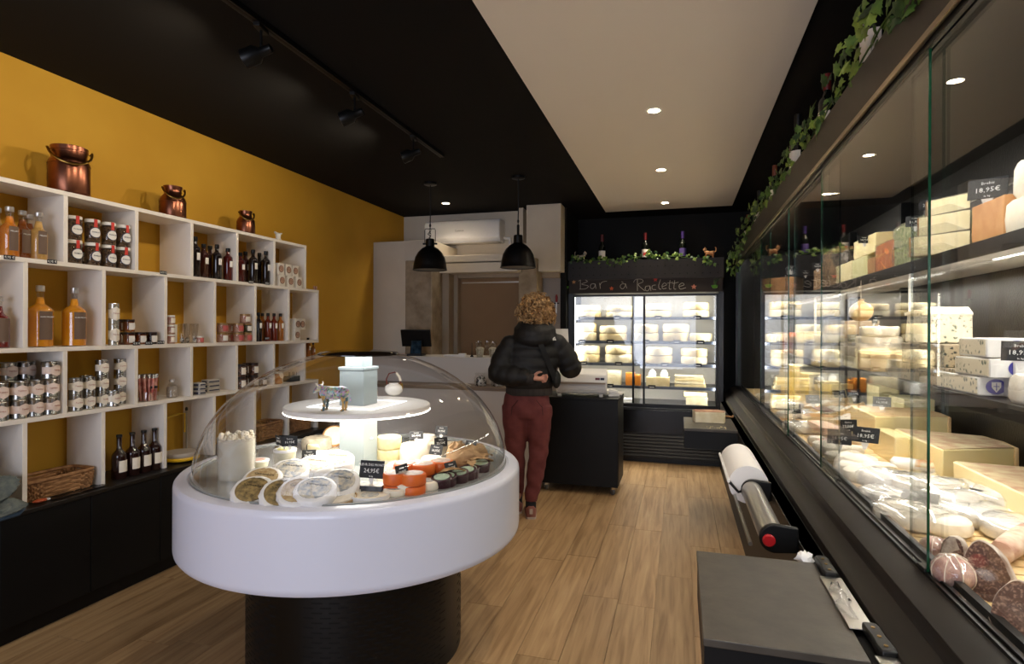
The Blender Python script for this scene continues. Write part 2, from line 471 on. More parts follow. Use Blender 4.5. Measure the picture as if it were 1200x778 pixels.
Kind(pendant(False)).put((-1.395, 5.0, CEIL), .2, 'right black dome pendant lamp above the customer, without bracket', 'black dome pendants over the counter')

# air conditioner
ac = thing('air_conditioner', 'white wall air conditioner with small grey lettering below the black ceiling', 'air conditioner', (-2.42, 6.45, 2.45))
MB().prism([(0, 0), (-.17, .0), (-.21, .05), (-.215, .21), (-.19, .255), (0, .265)], -.46, .46, M=Matrix(((0, 0, 1, 0), (1, 0, 0, 0), (0, 1, 0, 0), (0, 0, 0, 1)))).build('housing', M_whitepl, ac, bevel=.012)
MB().box(-.44, .44, -.2, -.06, -.008, .004).build('air_flap', mat('flap_grey', '#c2bdb6', .5), ac, bevel=.003)
text_mesh('Lennox', .034, mat('grey_print', '#6b6660', .6), 'brand_lettering', parent=ac, M=T(-.02, -.2150, .135) @ RX(PI / 2 - .03))
MB().tube([(.44, -.03, .06), (.53, -.03, .05), (.53, -.02, -.02)], .018, 8).build('pipe_cover', M_whitepl, ac)
# ------------------------------------------------------------------ shelf wall on the left
SX0, SX1 = -3.225, -2.975
ZS = [2.138, 1.781, 1.3545, 1.0195, .607]
TH = .022
R_A = [1.40, 1.79, 2.183, 2.581, 2.971, 3.363, 3.75, 4.131]
R_B = [1.25, 1.61, 1.997, 2.386, 2.777, 3.161, 3.546, 3.922, 4.305]
sh = thing('cube_shelf_unit', 'tall white open cube shelving unit standing on the black bench', 'shelves', (SX0, 1.2, ZS[4]))
def shp(name, x0, x1, y0, y1, z0, z1): return MB().box(x0, x1, y0, y1, z0, z1).build(name, M_shelf, sh, bevel=.0012, M=T(-SX0, -1.2, -ZS[4]))
for z, ye in ((ZS[0], 4.142), (ZS[1], 4.316), (ZS[2], 4.316), (ZS[3], 4.316)):
    shp('shelf', SX0, SX1, 1.2, ye, z - TH, z)
for k, ys in ((0, R_A), (1, R_B), (2, R_A), (3, R_B)):
    zb = ZS[k + 1]; zt = ZS[k] - TH
    for y in ys: shp('divider', SX0, SX1 - .001, y - TH / 2, y + TH / 2, zb, zt)
# little black price labels on the shelf edges
gp = 'black price strips on the shelf edges'
def price_strip():
    t = thing('price_strip', 'x', 'price label')
    MB().box(0, .0015, -.023, .023, -.010, .010).build('strip', M_tagblk, t)
    text_mesh('4,95 €', .016, M_chalk, parent=t, M=T(.0018, 0, 0) @ RZ(PI / 2) @ RX(PI / 2))
    return t
K = Kind(price_strip)
for n, (u, v, wh) in enumerate([(11, 301.5, 'under the orange juice bottles'), (61, 306.5, 'under the jars of dried mushrooms'), (191.5, 319.5, 'under the empty top row cell'),
                 (294, 330.5, 'under the dark oil bottles'), (313, 332, 'at the divider before the gift boxes'), (160, 402.5, 'leftmost under the jam jars'), (174.5, 402, 'middle of three under the jam jars'), (188.5, 401.2, 'rightmost under the jam jars'),
                 (313, 396.5, 'under the amber bottles')]):
    p = at(u, v, X=SX1 + .0005)
    K.put(p, 0, f'small black price strip {wh}', gp)

bench = thing('bench_cabinet', 'long low matt black bench cabinet under the cube shelves', 'cabinet', (-2.93, 1.0, 0))
BM_ = T(2.93, -1.0, 0)
MB().box(-3.245, -2.93, 1.0, 4.75, .08, .587).build('body', M_blk, bench, M=BM_)
MB().box(-3.245, -2.90, 1.0, 4.75, .587, .607).build('top', mat('black_wood_top', '#17130f', .4, c2='#0f0c0a', ns=14, stretch=(1, .15, 1)), bench, bevel=.002, M=BM_)
MB().box(-3.245, -2.96, 1.0, 4.75, 0, .08).build('plinth', M_blk, bench, M=BM_)
for k in range(9):
    y0 = 1.02 + k * .4165
    MB().box(-2.93, -2.912, y0 + .002, y0 + .4145, .09, .583).build('door', M_blk, bench, bevel=.001, M=BM_)

# ---- goods
def label_patch(r, z0, z1, half, m, parent, a=0.0, name='label', seg=8):
    return MB().lathe([(r, z0), (r + .0012, z0), (r + .0012, z1), (r, z1)], seg, RZ(a - half), a0=0, a1=2 * half).build(name, m, parent)
def round_badge(r, z, rad, m, parent, a=0.0, name='badge', sides=20):
    vs = [(0, 0)]; b = MB()
    pts = [(rad * math.cos(2 * PI * i / sides), rad * math.sin(2 * PI * i / sides)) for i in range(sides)]
    def on(y, zz, e=.0018): t = a + y / r; return ((r + e) * math.cos(t), (r + e) * math.sin(t), z + zz)
    v = [on(0, 0)] + [on(y, q) for y, q in pts]
    b.add(v, [(0, 1 + i, 1 + (i + 1) % sides) for i in range(sides)])
    return b.build(name, m, parent, recalc=False)
M_silvcap = mat('silver_cap', '#c9c6c2', .3, .8)
M_dkcap = mat('black_cap', '#0e0d0d', .35)
M_winelabel = mat('taupe_label', '#6b5647', .7)
def bottle_maker(name, cat, h, r, neck, fill, capm, lab=None, shoulder=.62, liquid=None, capz=.06, neckm=None, half=.6, labz=(.1, .5), fil=.985, word=None, wm=None):
    def f():
        t = thing(name, 'x', cat)
        hs = h * shoulder
        prof = [(r * .93, 0), (r, .004), (r, hs * .93), (r * .98, hs * .97), (r * .90, hs + (h - hs) * .04), (r * .68, hs + (h - hs) * .13), (neck * 1.35, hs + (h - hs) * .22), (neck, hs + (h - hs) * .32), (neck, h * (1 - capz))]
        if liquid:
            MB().lathe([(a * .97, max(.003, z)) for a, z in prof[:-2]] + [(neck * .9, h * (1 - capz) * .86)], 20).build('liquid', liquid, t)
            MB().lathe(prof, 20).build('body', M_jarglass, t)
        else:
            MB().lathe(prof, 20).build('body', fill, t)
        MB().lathe([(neck * 1.15, h * (1 - capz * 1.6)), (neck * 1.22, h * (1 - capz * 1.5)), (neck * 1.22, h - .002), (neck * 1.05, h)], 16).build('cap', capm, t)
        if lab:
            l = label_patch(r, h * labz[0], h * labz[1], half, lab, t)
            if word:
                text_mesh(word[0], word[1], wm, parent=l, M=T(r + .0016, 0, h * (labz[0] + (labz[1] - labz[0]) * word[2])) @ RZ(PI / 2) @ RX(PI / 2))
        return t
    return f
ORJ = mat('orange_juice', '#d98a1c', .25, coat=.5, c2='#e39a24', ns=10)
ORJ2 = mat('apricot_juice', '#c9741e', .25, coat=.5, c2='#d98a2a', ns=10)
PALJ = mat('pale_juice', '#c9a05a', .3, coat=.5, c2='#b98a48', ns=9)
AMB = mat('amber_drink', '#7d4212', .15, coat=.5)
REDJ = mat('red_juice', '#6d140e', .2, coat=.5)
big = Kind(bottle_maker('juice_bottle', 'bottle', .305, .054, .015, None, M_silvcap, M_winelabel, .61, ORJ, word=('ALAIN MILLIAT', .009, .8), wm=M_chalk, labz=(.12, .58), half=.55))
for u, lab in ((47, 'large clear bottle of orange juice, left of the pair in the second row'), (87, 'large clear bottle of orange juice, right of the pair in the second row')):
    p = at(u, 400, X=-3.05); big.put((-3.05, p.y, ZS[2]), -.1, lab, 'large juice bottles')
REDB = Kind(bottle_maker('juice_bottle', 'bottle', .24, .043, .015, None, M_silvcap, M_winelabel, .58, REDJ, labz=(.12, .58), half=.55))
p = at(-2, 400, X=-3.03); REDB.put((-3.03, p.y, ZS[2]), -.1, 'bottle of red juice at the left edge of the second row')
for k, (u, x, m, lab) in enumerate([(11, -3.02, ORJ2, 'small orange juice bottle, front left in the top left cell'), (26, -3.06, AMB, 'small amber juice bottle second in the top left cell'),
                           (34, -3.13, AMB, 'small amber bottle at the back of the top left cell'), (45, -3.03, PALJ, 'small bottle of cloudy pale juice, rightmost in the top left cell'), (-4, -3.1, PALJ, 'small pale juice bottle cut by the left edge, top row')]):
    p = at(u, 300, X=x)
    Kind(bottle_maker('juice_bottle', 'bottle', .235, .038, .014, None, M_silvcap, M_winelabel, .58, m, word=('MILLIAT', .009, .8), wm=M_chalk, labz=(.12, .6), half=.5)).put((x, p.y, ZS[1]), -.1, lab, 'small juice bottles in the top left cell')

# mushroom jars
M_dried = mat('dried_mushroom', '#2c2019', .9, c2='#6b5138', ns=60, kind='voronoi', ramp=(.1, .6), bump=.6, bs=120)
M_redtape = mat('red_strip', '#c8372c', .5)
M_navy = mat('navy_print', '#2b2f48', .6)
def mush_jar():
    t = thing('mushroom_jar', 'x', 'jar')
    MB().lathe([(.032, .003), (.0335, .006), (.0335, .098), (.03, .102)], 16).build('dried_mushrooms', M_dried, t)
    MB().lathe([(.034, 0), (.037, .004), (.037, .100), (.032, .108)], 18).build('glass', M_jarglass, t)
    MB().lathe([(.0345, .106), (.0355, .107), (.0355, .122), (.033, .124)], 18).build('lid', M_label, t)
    MB().box(.0355, .0372, -.008, .008, .07, .123).build('seal_strip', M_redtape, t)
    b = round_badge(.037, .052, .029, M_navy, t, 0)
    round_badge(.0376, .052, .025, M_label, b, 0, 'badge_face')
    text_mesh('MORILLES', .009, M_navy, parent=b, M=T(.0400, 0, .054) @ RZ(PI / 2) @ RX(PI / 2))
    return t
K = Kind(mush_jar)
for c, u in enumerate((86.5, 108, 127, 144)):
    y = at(u, 305, X=-3.03).y
    for lv in (0, 1):
        K.put((-3.03, y, ZS[1] + lv * .125), random.uniform(-.25, .1), f"jar of dried mushrooms, {ORD[c]} from the left, {'upper' if lv else 'lower'} layer, top row", 'jars of dried mushrooms')
for c, u in enumerate((97, 117, 135)):
    y = at(u, 300, X=-3.125).y
    K.put((-3.125, y, ZS[1]), -.4, f'jar of dried mushrooms in the back file, {ORD[c]} from the left', 'jars of dried mushrooms')

# dark bottles of the top row
M_dkliq = mat('dark_vinegar', '#170c0a', .12, coat=.6)
M_brliq = mat('brown_vinegar', '#3a160c', .12, coat=.6)
M_rdliq = mat('ruby_vinegar', '#4a120c', .1, coat=.6)
sq = {}
for nm, m in (('d', M_dkliq), ('b', M_brliq), ('r', M_rdliq)):
    sq[nm] = Kind(bottle_maker('vinegar_bottle', 'bottle', .235, .031, .012, m, M_dkcap, M_label, .72, None, labz=(.42, .6), half=.45, capz=.07))
for k, (u, x, m, h, lab) in enumerate([(228.5, -3.02, 'd', 1.12, 'dark bottle half hidden by the divider, first in the fourth top row cell'), (238.5, -3.05, 'b', .98, 'brown bottle second in the fourth top row cell'),
       (246, -3.10, 'b', 1.0, 'brown bottle third in the fourth top row cell'), (254, -3.03, 'd', 1.02, 'black bottle in the middle of the fourth top row cell'), (267, -3.03, 'r', .97, 'ruby brown bottle standing apart on the right of the fourth top row cell'),
       (281.5, -3.02, 'r', .9, 'ruby bottle first in the fifth top row cell'), (287.5, -3.1, 'b', 1.02, 'dark red bottle behind, second in the fifth top row cell'), (296.5, -3.02, 'd', 1.06, 'big black bottle with a pale label in the fifth top row cell'),
       (304, -3.1, 'd', 1.06, 'black bottle behind the big one in the fifth top row cell'), (311.5, -3.03, 'd', 1.1, 'rightmost black bottle of the fifth top row cell')]):
    p = at(u, 325, X=x); sq[m].put((x, p.y, ZS[1]), .0, lab, 'dark bottles in the top row', scale=(1, 1, h))
M_clar = mat('claret_liqueur', '#6a220e', .1, coat=.6); M_ambr = mat('amber_liqueur', '#9a5a1c', .1, coat=.6)
ka = {k: Kind(bottle_maker('liqueur_bottle', 'bottle', .215, .025, .010, m, M_dkcap, M_label, .70, None, labz=(.46, .64), half=.5, capz=.07)) for k, m in (('d', M_dkliq), ('c', M_clar), ('a', M_ambr))}
for u, x, m, lab in [(302.8, -3.0, 'd', 'near black small bottle, first of the row of amber bottles'), (307.5, -3.08, 'a', 'amber bottle second in the row of small bottles'), (314, -3.02, 'c', 'claret bottle third in the row of small bottles'),
                  (321, -3.02, 'c', 'claret bottle fourth in the row of small bottles'), (328.5, -3.02, 'a', 'light amber bottle at the right end of the row of small bottles')]:
    p = at(u, 392, X=x); ka[m].put((x, p.y, ZS[2]), 0, lab, 'small liqueur bottles')

# gift boxes with a round window
M_gbox = mat('gift_box_white', '#e2dacd', .6)
def gift_box():
    t = thing('gift_box', 'x', 'box')
    MB().box(-.035, .035, -.036, .036, 0, .088).build('carton', M_gbox, t, bevel=.002)
    w = MB().lathe([(.025, 0), (.027, 0), (.027, .002), (.025, .002)], 18, T(.0352, 0, .045) @ RY(PI / 2)).build('window_ring', mat('brown_print', '#7b5a48', .6), t)
    MB().lathe([(.021, .0), (.021, .002), (0, .003)], 14, T(.0352, 0, .045) @ RY(PI / 2)).build('window_print', mat('pink_print', '#c9a18c', .5, c2='#8d6a52', ns=70), t)
    return t
K = Kind(gift_box)
for n, (u, z, lab) in enumerate([(325.3, 1, 'lower layer, leftmost'), (335.5, 1, 'lower layer, middle'), (345.5, 1, 'lower layer, rightmost'), (324, 2, 'upper layer, leftmost'), (333, 2, 'upper layer, middle'), (341, 2, 'upper layer, rightmost')]):
    y = at(u, 320, X=-3.01).y
    K.put((-3.01, y + .01, ZS[1] + .0885 * (z - 1)), 0, f'white gift box with round window, end of top row, {lab}', 'white gift boxes in the top row')
for n, (u, z, lab) in enumerate([(342.5, 0, 'lower'), (343, 1, 'upper left'), (348.5, 1, 'upper right')]):
    y = at(u, 390, X=-3.01).y
    K.put((-3.01, y + .02, ZS[2] + .0885 * z), 0, f'white gift box with round window, last cell of second row, {lab}', 'white gift boxes in the second row')

# copper milk cans on top
M_copper = mat('copper', '#94604a', .30, 1.0, c2='#6b4030', ns=5, nd=4)
M_brass = mat('brass', '#8f7038', .35, 1.0)
def milk_can(h, r, squat):
    def f():
        t = thing('copper_milk_can', 'x', 'milk can')
        if squat: prof = [(r * .97, 0), (r, .006), (r, h * .66), (r * .96, h * .70), (r * .9, h * .74), (r * .86, h * .76), (r * .86, h * .90), (r * .90, h * .91), (r * .90, h * .99), (r * .87, h), (r * .80, h), (r * .79, h * .9), (0, h * .88)]
        else: prof = [(r * .97, 0), (r, .006), (r, h * .56), (r * .92, h * .64), (r * .66, h * .76), (r * .64, h * .9), (r * .72, h * .97), (r * .72, h), (r * .68, h), (r * .6, h * .9), (0, h * .88)]
        MB().lathe(prof, 32).build('body', M_copper, t)
        for z in (.02, .5 if not squat else .62): MB().lathe([(r * 1.0, h * z), (r * 1.025, h * z + .003), (r * 1.0, h * z + .008)], 32).build('band', M_copper, t)
        R_ = r * .8 if not squat else r * .98
        pts = []
        for i in range(13):
            a = PI * i / 12
            pts.append((R_ * .25 + math.sin(a) * R_ * .95, -math.cos(a) * R_ * 1.05, h * .93 - math.sin(a) * h * .34))
        MB().tube(pts, .006, 8).build('handle', M_brass, t)
        for s in (-1, 1): MB().tube([(R_ * .2, s * R_ * .95, h * .88), (R_ * .25, s * R_ * 1.06, h * .92)], .006, 8).build('lug', M_brass, t)
        return t
    return f
for (u, v, hh, ww, sqt, x, lab) in [(81, 226, 57, 41, True, -3.08, 'largest copper milk can, squat with swing handle, on top of the shelves'),
                         (202.5, 252, 38, 28, False, -3.08, 'medium copper milk can with narrow neck on top of the shelves'), (288, 271, 28, 20, False, -3.08, 'smallest copper milk can on top of the shelves')]:
    p = at(u, v, X=x); d = (p - EYE).dot(Vector((-math.sin(YAW), math.cos(YAW), 0)))
    Kind(milk_can(hh * d / F, ww * d / F / 2, sqt)).put((x, p.y, ZS[0]), -.5, lab, 'copper milk cans')
p = at(326, 276, X=-3.05)
t = thing('ceramic_figure', 'small cream ceramic figure with two spread wings on top of the shelves', 'figurine', (-3.05, p.y, ZS[0]))
MB().lathe([(.024, 0), (.026, .01), (.018, .03), (.022, .05), (.014, .065), (0, .072)], 14).build('torso', M_label, t)
for s in (-1, 1): MB().ball(.014, .026, .008, T(0, s * .022, .062) @ RX(s * .4), seg=8, rings=6).build('wing', M_label, t)
p = at(373, 337, X=-3.0)
t = thing('butterfly_clip', 'pink butterfly clip perched on the right end of the second shelf row', 'ornament', (-3.0, 4.30, ZS[1]))
for s in (-1, 1): MB().ball(.004, .014, .02, T(0, s * .013, .018) @ RX(-s * .5), seg=8, rings=6).build('wing', mat('pink_wing', '#b98a78', .4), t)
MB().tube([(0, 0, 0), (0, 0, .03)], .004, 6).build('torso', M_brown, t)

# jam jars etc. of the second row
M_jam = mat('jam', '#6a2f10', .2, coat=.5, c2='#8a4a1c', ns=30)
M_jamd = mat('dark_jam', '#2a0f0c', .2, coat=.5)
M_brnlid = mat('dark_lid', '#2a1a14', .4)
M_sausj = mat('pink_pate', '#a86a58', .5, c2='#c49a86', ns=40)
def jar_maker(name, r, h, fill, lidm, labm, wide=1.0, half=.6, cloth=False, badge=None):
    def f():
        t = thing(name, 'x', 'jar')
        MB().lathe([(r * .9, .002), (r * .95, .006), (r * .95, h * .78), (r * .85, h * .82)], 16).build('filling', fill, t)
        MB().lathe([(r * .94, 0), (r, .004), (r, h * .78), (r * .88, h * .85)], 16).build('glass', M_jarglass, t)
        MB().lathe([(r * .92, h * .82), (r * .95, h * .83), (r * .95, h - .001), (r * .9, h)], 16).build('lid', lidm, t)
        if labm: label_patch(r, h * .18, h * .72, half, labm, t)
        if badge: round_badge(r + .001, h * .45, h * .26, badge, t, 0, 'badge', 6)
        return t
    return f
K = Kind(jar_maker('jam_jar', .030, .072, M_jam, M_brnlid, M_paper, badge=M_label))
Kd = Kind(jar_maker('jam_jar', .030, .072, M_jamd, M_brnlid, M_paper, badge=M_label))
for u, x, lv, k, lab in [(142, -3.08, 0, K, 'jam jar at the bottom left behind in the jam stack'), (142, -3.08, 1, K, 'jam jar at the top left behind in the jam stack'), (151, -3.02, 0, K, 'jam jar in the bottom layer under another one'),
                      (151, -3.02, 1, K, 'jam jar in the upper layer in front'), (164.5, -3.02, 0, K, 'brown jam jar in the middle of the second row cell'), (177.5, -3.02, 0, Kd, 'dark jam jar at the right end of the jam row')]:
    p = at(u, 398, X=x); k.put((x, p.y, ZS[2] + lv * .073), -.1, lab, 'jam jars in the second row')
def tin_maker(name, r, h, metal, badgem, rr=.3, white=True):
    def f():
        t = thing(name, 'x', 'tin')
        MB().lathe([(r * .96, 0), (r, .003), (r * .97, .007), (r * .97, h - .007), (r, h - .003), (r * .95, h), (r * .93, h - .004)], 18).build('can', metal, t)
        label_patch(r * .975, h * .3, h * .7, 1.7, badgem, t, .0, 'label_band', 14)
        b = round_badge(r + .001, h * .5, h * .33, badgem, t, 0.0, 'badge', 8)
        text_mesh('Terrine', .011, mat('rust_print', '#a85a48', .6), parent=b, M=T(r + .0032, 0, h * .52) @ RZ(PI / 2) @ RX(PI / 2))
        return t
    return f
M_tin = mat('tin_metal', '#a9a7a2', .25, 1.0)
M_tinlabel = mat('pink_cream_label', '#e6d4c8', .6, c2='#d9bfb0', ns=30)
K = Kind(tin_maker('tall_canister', .026, .115, mat('canister_silver', '#c6c2b8', .25, .8), M_paper))
for lv in (0, 1):
    p = at(133, 400, X=-3.0); K.put((-3.0, p.y + .0, ZS[2] + lv * .1165), -.2, f"{'upper' if lv else 'lower'} silver canister of the pair stacked left of the jam jars", 'silver canisters in the second row')
K = Kind(jar_maker('small_jar', .024, .058, M_sausj, M_label, M_paper))
for lv in range(3):
    p = at(200, 397, X=-3.0); K.put((-3.0, p.y, ZS[2] + lv * .0585), -.1, f"small white lidded jar, {('bottom','middle','top')[lv]} of the stack of three in the second row", 'small stacked jars')
p = at(207.5, 397, X=-3.08)
t = thing('yellow_card', 'upright yellow card leaning between the stacked jars and the glass vases', 'card', (-3.08, p.y, ZS[2]))
MB().box(-.003, .003, -.03, .03, 0, .13, RX(.0)).build('card', M_yellow, t); MB().box(.003, .0045, -.028, -.004, .005, .12).build('white_strip', M_label, t)
def vase():
    t = thing('glass_vase', 'x', 'glass')
    MB().lathe([(.018, 0), (.022, .002), (.016, .03), (.02, .07), (.026, .125), (.0245, .125), (.018, .07), (.013, .03)], 18).build('bowl', M_jarglass, t)
    MB().ball(.014, .014, .018, T(0, 0, .02), seg=8, rings=6).build('paperweight', mat('speckled', '#cfcac4', .3, c2='#2a2628', ns=60, ramp=(.45, .55)), t)
    return t
K = Kind(vase)
for n, (u, x) in enumerate(((213.5, -3.0), (219.5, -3.07), (228, -3.01))):
    p = at(u, 397, X=x); K.put((x, p.y, ZS[2]), n, f"clear flared glass with a speckled pebble, {ORD[n]} from the left in the second row", 'flared glasses')
M_pinklab = mat('pink_label', '#c4605c', .6)
K = Kind(jar_maker('small_jar', .022, .045, M_sausj, M_label, M_pinklab))
p = at(235, 397, X=-2.99); K.put((-2.99, p.y - .004, ZS[2]), -.1, 'small jar with pink label beside the flared glasses')
kk = [Kind(jar_maker('pate_jar', .036, .066, M_sausj, mat('gold_lid', '#a8875a', .35, .5), lm, badge=None)) for lm in (M_pinklab, M_label, M_paper)]
M_greenfill = mat('olive_spread', '#4c4a2a', .5)
kk.append(Kind(jar_maker('pate_jar', .036, .066, M_greenfill, mat('gold_lid', '#a8875a', .35, .5), M_label)))
for u, x, lv, k, lab in [(260.5, -3.01, 0, 1, 'bottom layer, first'), (270, -3.08, 0, 0, 'bottom layer, second'), (279, -3.01, 0, 0, 'bottom layer, third'), (289, -3.02, 0, 0, 'bottom layer, fourth'),
                         (260.5, -3.01, 1, 0, 'middle layer, first'), (270, -3.08, 1, 1, 'middle layer, second'), (279, -3.01, 1, 0, 'middle layer, third'), (289, -3.02, 1, 3, 'middle layer, fourth, green'), (287, -3.02, 2, 2, 'alone on top')]:
    p = at(u, 393, X=x); kk[k].put((x, p.y, ZS[2] + lv * .067), -.1, f'squat glass jar of pate in the second row stack, {lab}', 'pate jars in the second row')

# third row: tins
K = Kind(tin_maker('terrine_tin', .038, .087, M_tin, M_tinlabel))
tins = []
for u, x, n, nm in [(-2, -3.02, 2, 'leftmost stack'), (9, -3.12, 3, 'back stack nearest the edge'), (21.5, -3.015, 2, 'second front stack'), (30, -3.12, 3, 'middle back stack'), (40, -3.015, 2, 'third front stack'), (58.5, -3.01, 3, 'tall stack beside the divider')]:
    p = at(u, 486, X=x)
    for lv in range(n):
        K.put((x, p.y, ZS[3] + lv * .088), random.uniform(-.3, .2), f"silver terrine tin, {ORD[lv]} from bottom, {nm}, third row at left edge", 'terrine tins in the first cell')
K = Kind(tin_maker('terrine_tin', .031, .085, M_tin, M_paper))
for u, x, n, nm in [(88.5, -3.01, 2, 'first stack'), (103.5, -3.02, 2, 'second stack'), (100.5, -3.12, 2, 'stack behind the second'), (119, -3.03, 3, 'third stack'), (132.5, -3.0, 1, 'single low tin in front'), (140.5, -3.06, 3, 'tall last stack')]:
    p = at(u, 475, X=x)
    for lv in range(n):
        K.put((x, p.y, ZS[3] + lv * .086), random.uniform(-.3, .2), f"slim silver tin, {ORD[lv]} from bottom, {nm}, third row second cell", 'slim tins in the second cell')
# jar of red wrapped sticks
p = at(173.5, 463, X=-3.03)
t = thing('jar_of_sticks', 'glass jar crammed with red wrapped sausage sticks in the third row', 'jar', (-3.03, p.y, ZS[3]))
MB().lathe([(.05, 0), (.056, .004), (.056, .055), (.054, .055), (.054, .004), (.0, .003)], 20).build('glass', M_jarglass, t)
for k in range(16):
    a = k * 2.4; rr = .012 + .011 * math.sqrt(k)
    x, y = rr * math.cos(a), rr * math.sin(a)
    s_ = MB().tube([(x * .8, y * .8, .004), (x, y, .135 + random.uniform(0, .02))], .0075, 7).build('stick', mat('red_wrapper', '#a8483c', .35, c2='#d8a090', ns=25), t)
    MB().tube([(x, y, .136), (x * 1.01, y * 1.01, .158)], .0078, 7).build('tip', M_tin, s_)
MB().box(.05, .052, -.022, .022, .075, .09, RZ(-.1)).build('price_strip', M_tagblk, t)
p = at(201.5, 459, X=-3.04)
t = thing('sugar_bottle', 'small round clear bottle filled with white grains beside the red sticks', 'bottle', (-3.04, p.y, ZS[3]))
MB().lathe([(.026, .002), (.03, .006), (.03, .06), (.022, .07)], 16).build('grains', mat('grains', '#b9ada0', .8, c2='#8d8176', ns=120), t)
MB().lathe([(.028, 0), (.033, .004), (.033, .062), (.026, .078), (.014, .088), (.014, .1)], 18).build('glass', M_jarglass, t)
MB().lathe([(.016, .098), (.0165, .112), (.012, .114)], 12).build('cap', M_silvcap, t)
# sardine packs
M_pack = mat('grey_carton', '#b5afa6', .5)
def pack(w, d, h):
    def f():
        t = thing('sardine_pack', 'x', 'carton')
        MB().box(-w / 2, w / 2, -d / 2, d / 2, 0, h).build('carton', M_pack, t, bevel=.004)
        MB().box(w / 2, w / 2 + .0012, -d * .42, d * .42, h * .35, h * .62).build('print_band', M_navy, t)
        MB().box(-w * .3, w * .3, -d / 2 - .0012, -d / 2, h * .2, h * .7).build('side_print', M_navy, t)
        return t
    return f
Kp = Kind(pack(.06, .105, .028)); Kq = Kind(pack(.06, .05, .026))
p = at(247, 447, X=-3.06)
for lv in range(3): Kp.put((-3.06, p.y, ZS[3] + lv * .0285), random.uniform(-.05, .05), f"long grey carton of sardines, {('bottom','middle','top')[lv]} of the right stack in the third row", 'sardine cartons')
p = at(232.5, 450, X=-3.0)
for lv in range(3): Kq.put((-3.0, p.y + .006, ZS[3] + lv * .0265), random.uniform(-.05, .05), f"short grey carton of sardines, {('bottom','middle','top')[lv]} of the left stack in the third row", 'sardine cartons')
M_nut = mat('chocolate_nut', '#3a2016', .5, c2='#7d5238', ns=60, kind='voronoi')
K = Kind(jar_maker('spread_jar', .034, .088, M_nut, M_brnlid, M_label, badge=M_paper))
for u, x, n, nm in [(282, -3.0, 2, 'left stack'), (289.5, -3.07, 2, 'middle stack'), (297, -3.02, 2, 'right stack')]:
    p = at(u, 443, X=x)
    for lv in range(n): K.put((x, p.y, ZS[3] + lv * .089), -.1, f"dark spread jar, {('lower','upper')[lv]} one of the {nm} in the third row", 'dark spread jars')
K2 = Kind(jar_maker('spread_jar', .036, .068, M_jamd, M_brnlid, M_paper)); p = at(307, 442, X=-3.02); K2.put((-3.02, p.y, ZS[3]), -.1, 'squat dark jar with cream label right of the spread jars')
p = at(325, 435, X=-3.03)
t = thing('gift_jar', 'glass jar with a round cream tag tied to its lid, third row last cell', 'jar', (-3.03, p.y, ZS[3]))
MB().lathe([(.032, 0), (.036, .004), (.036, .07), (.03, .08)], 16).build('body', mat('honey', '#b5763a', .2, coat=.4), t)
MB().lathe([(.033, .078), (.033, .092), (0, .095)], 16).build('lid', M_label, t); MB().lathe([(.024, 0), (.024, .002), (0, .002)], 14, T(.038, 0, .065) @ RY(PI / 2 - .3)).build('tag', M_paper, t)
p = at(343, 432, X=-3.05)
t = thing('wire_rack', 'small black wire rack in the last cell of the third row', 'rack', (-3.05, p.y, ZS[3]))
MB().box(-.035, .035, -.075, .075, 0, .045).build('tray', M_blkmetal, t, bevel=.003)
for k in range(3): MB().tube([(0, -.05 + k * .05, .045), (0, -.05 + k * .05, .075), (0, -.035 + k * .05, .075), (0, -.035 + k * .05, .045)], .002, 5).build('hoop', M_blkmetal, t)

# bench level
def basket(L_, W_, H_, cols=26, rows=7):
    def f():
        t = thing('wicker_basket', 'x', 'basket')
        M_w = mat('wicker', '#a5794f', .7, c2='#7d5632', ns=30)
        def outline(k, n, g=0):
            a = 2 * PI * k / n
            c, s_ = math.cos(a), math.sin(a); e = .35
            return (abs(c) ** e * (1 if c > 0 else -1) * (W_ / 2 + g), abs(s_) ** e * (1 if s_ > 0 else -1) * (L_ / 2 + g))
        n = cols * 2
        wv = MB()
        for j in range(rows):
            z = .012 + (H_ - .03) * j / (rows - 1)
            sp = 1 + .06 * j / rows
            pts = []
            for i in range(n):
                g = .0075 * (1 if (i // 1 + j) % 2 else -1)
                x, y = outline(i, n, g); pts.append((x * sp, y * sp, z + .003 * math.sin(i * 2.1 + j)))
            wv.tube(pts, .0065, 5, closed=True, ratio=1.25)
        tag(wv.build('weave', M_w, t), kind='stuff')
        st = MB()
        for i in range(cols):
            x, y = outline(i * 2 + .5, n); st.tube([(x, y, 0), (x * 1.06, y * 1.06, H_)], .004, 5)
        tag(st.build('stakes', M_w, t), kind='stuff')
        pts = [(outline(i, n)[0] * 1.08, outline(i, n)[1] * 1.08, H_) for i in range(n)]
        MB().tube(pts, .009, 7, closed=True).build('rim', M_w, t)
        MB().box(-W_ / 2 * .9, W_ / 2 * .9, -L_ / 2 * .9, L_ / 2 * .9, .002, .008).build('base', M_w, t)
        return t
    return f
p = at(75, 572, X=-3.07)
Kind(basket(.33, .17, .095)).put((-3.085, 2.185, ZS[4]), 0, 'low wicker basket in the bottom row on the black bench', 'wicker baskets')
Kind(basket(.30, .17, .12)).put((-3.085, 3.735, ZS[4]), .0, 'wicker basket seen through the glass dome, left of the two', 'wicker baskets')
Kind(basket(.28, .17, .11)).put((-3.085, 4.11, ZS[4]), .0, 'wicker basket seen through the glass dome, right of the two', 'wicker baskets')
M_beer = mat('brown_beer_glass', '#240d08', .08, coat=.8)
K = Kind(bottle_maker('beer_bottle', 'bottle', .245, .0375, .0125, M_beer, M_dkcap, M_paper, .55, None, labz=(.16, .42), half=.7, capz=.035))
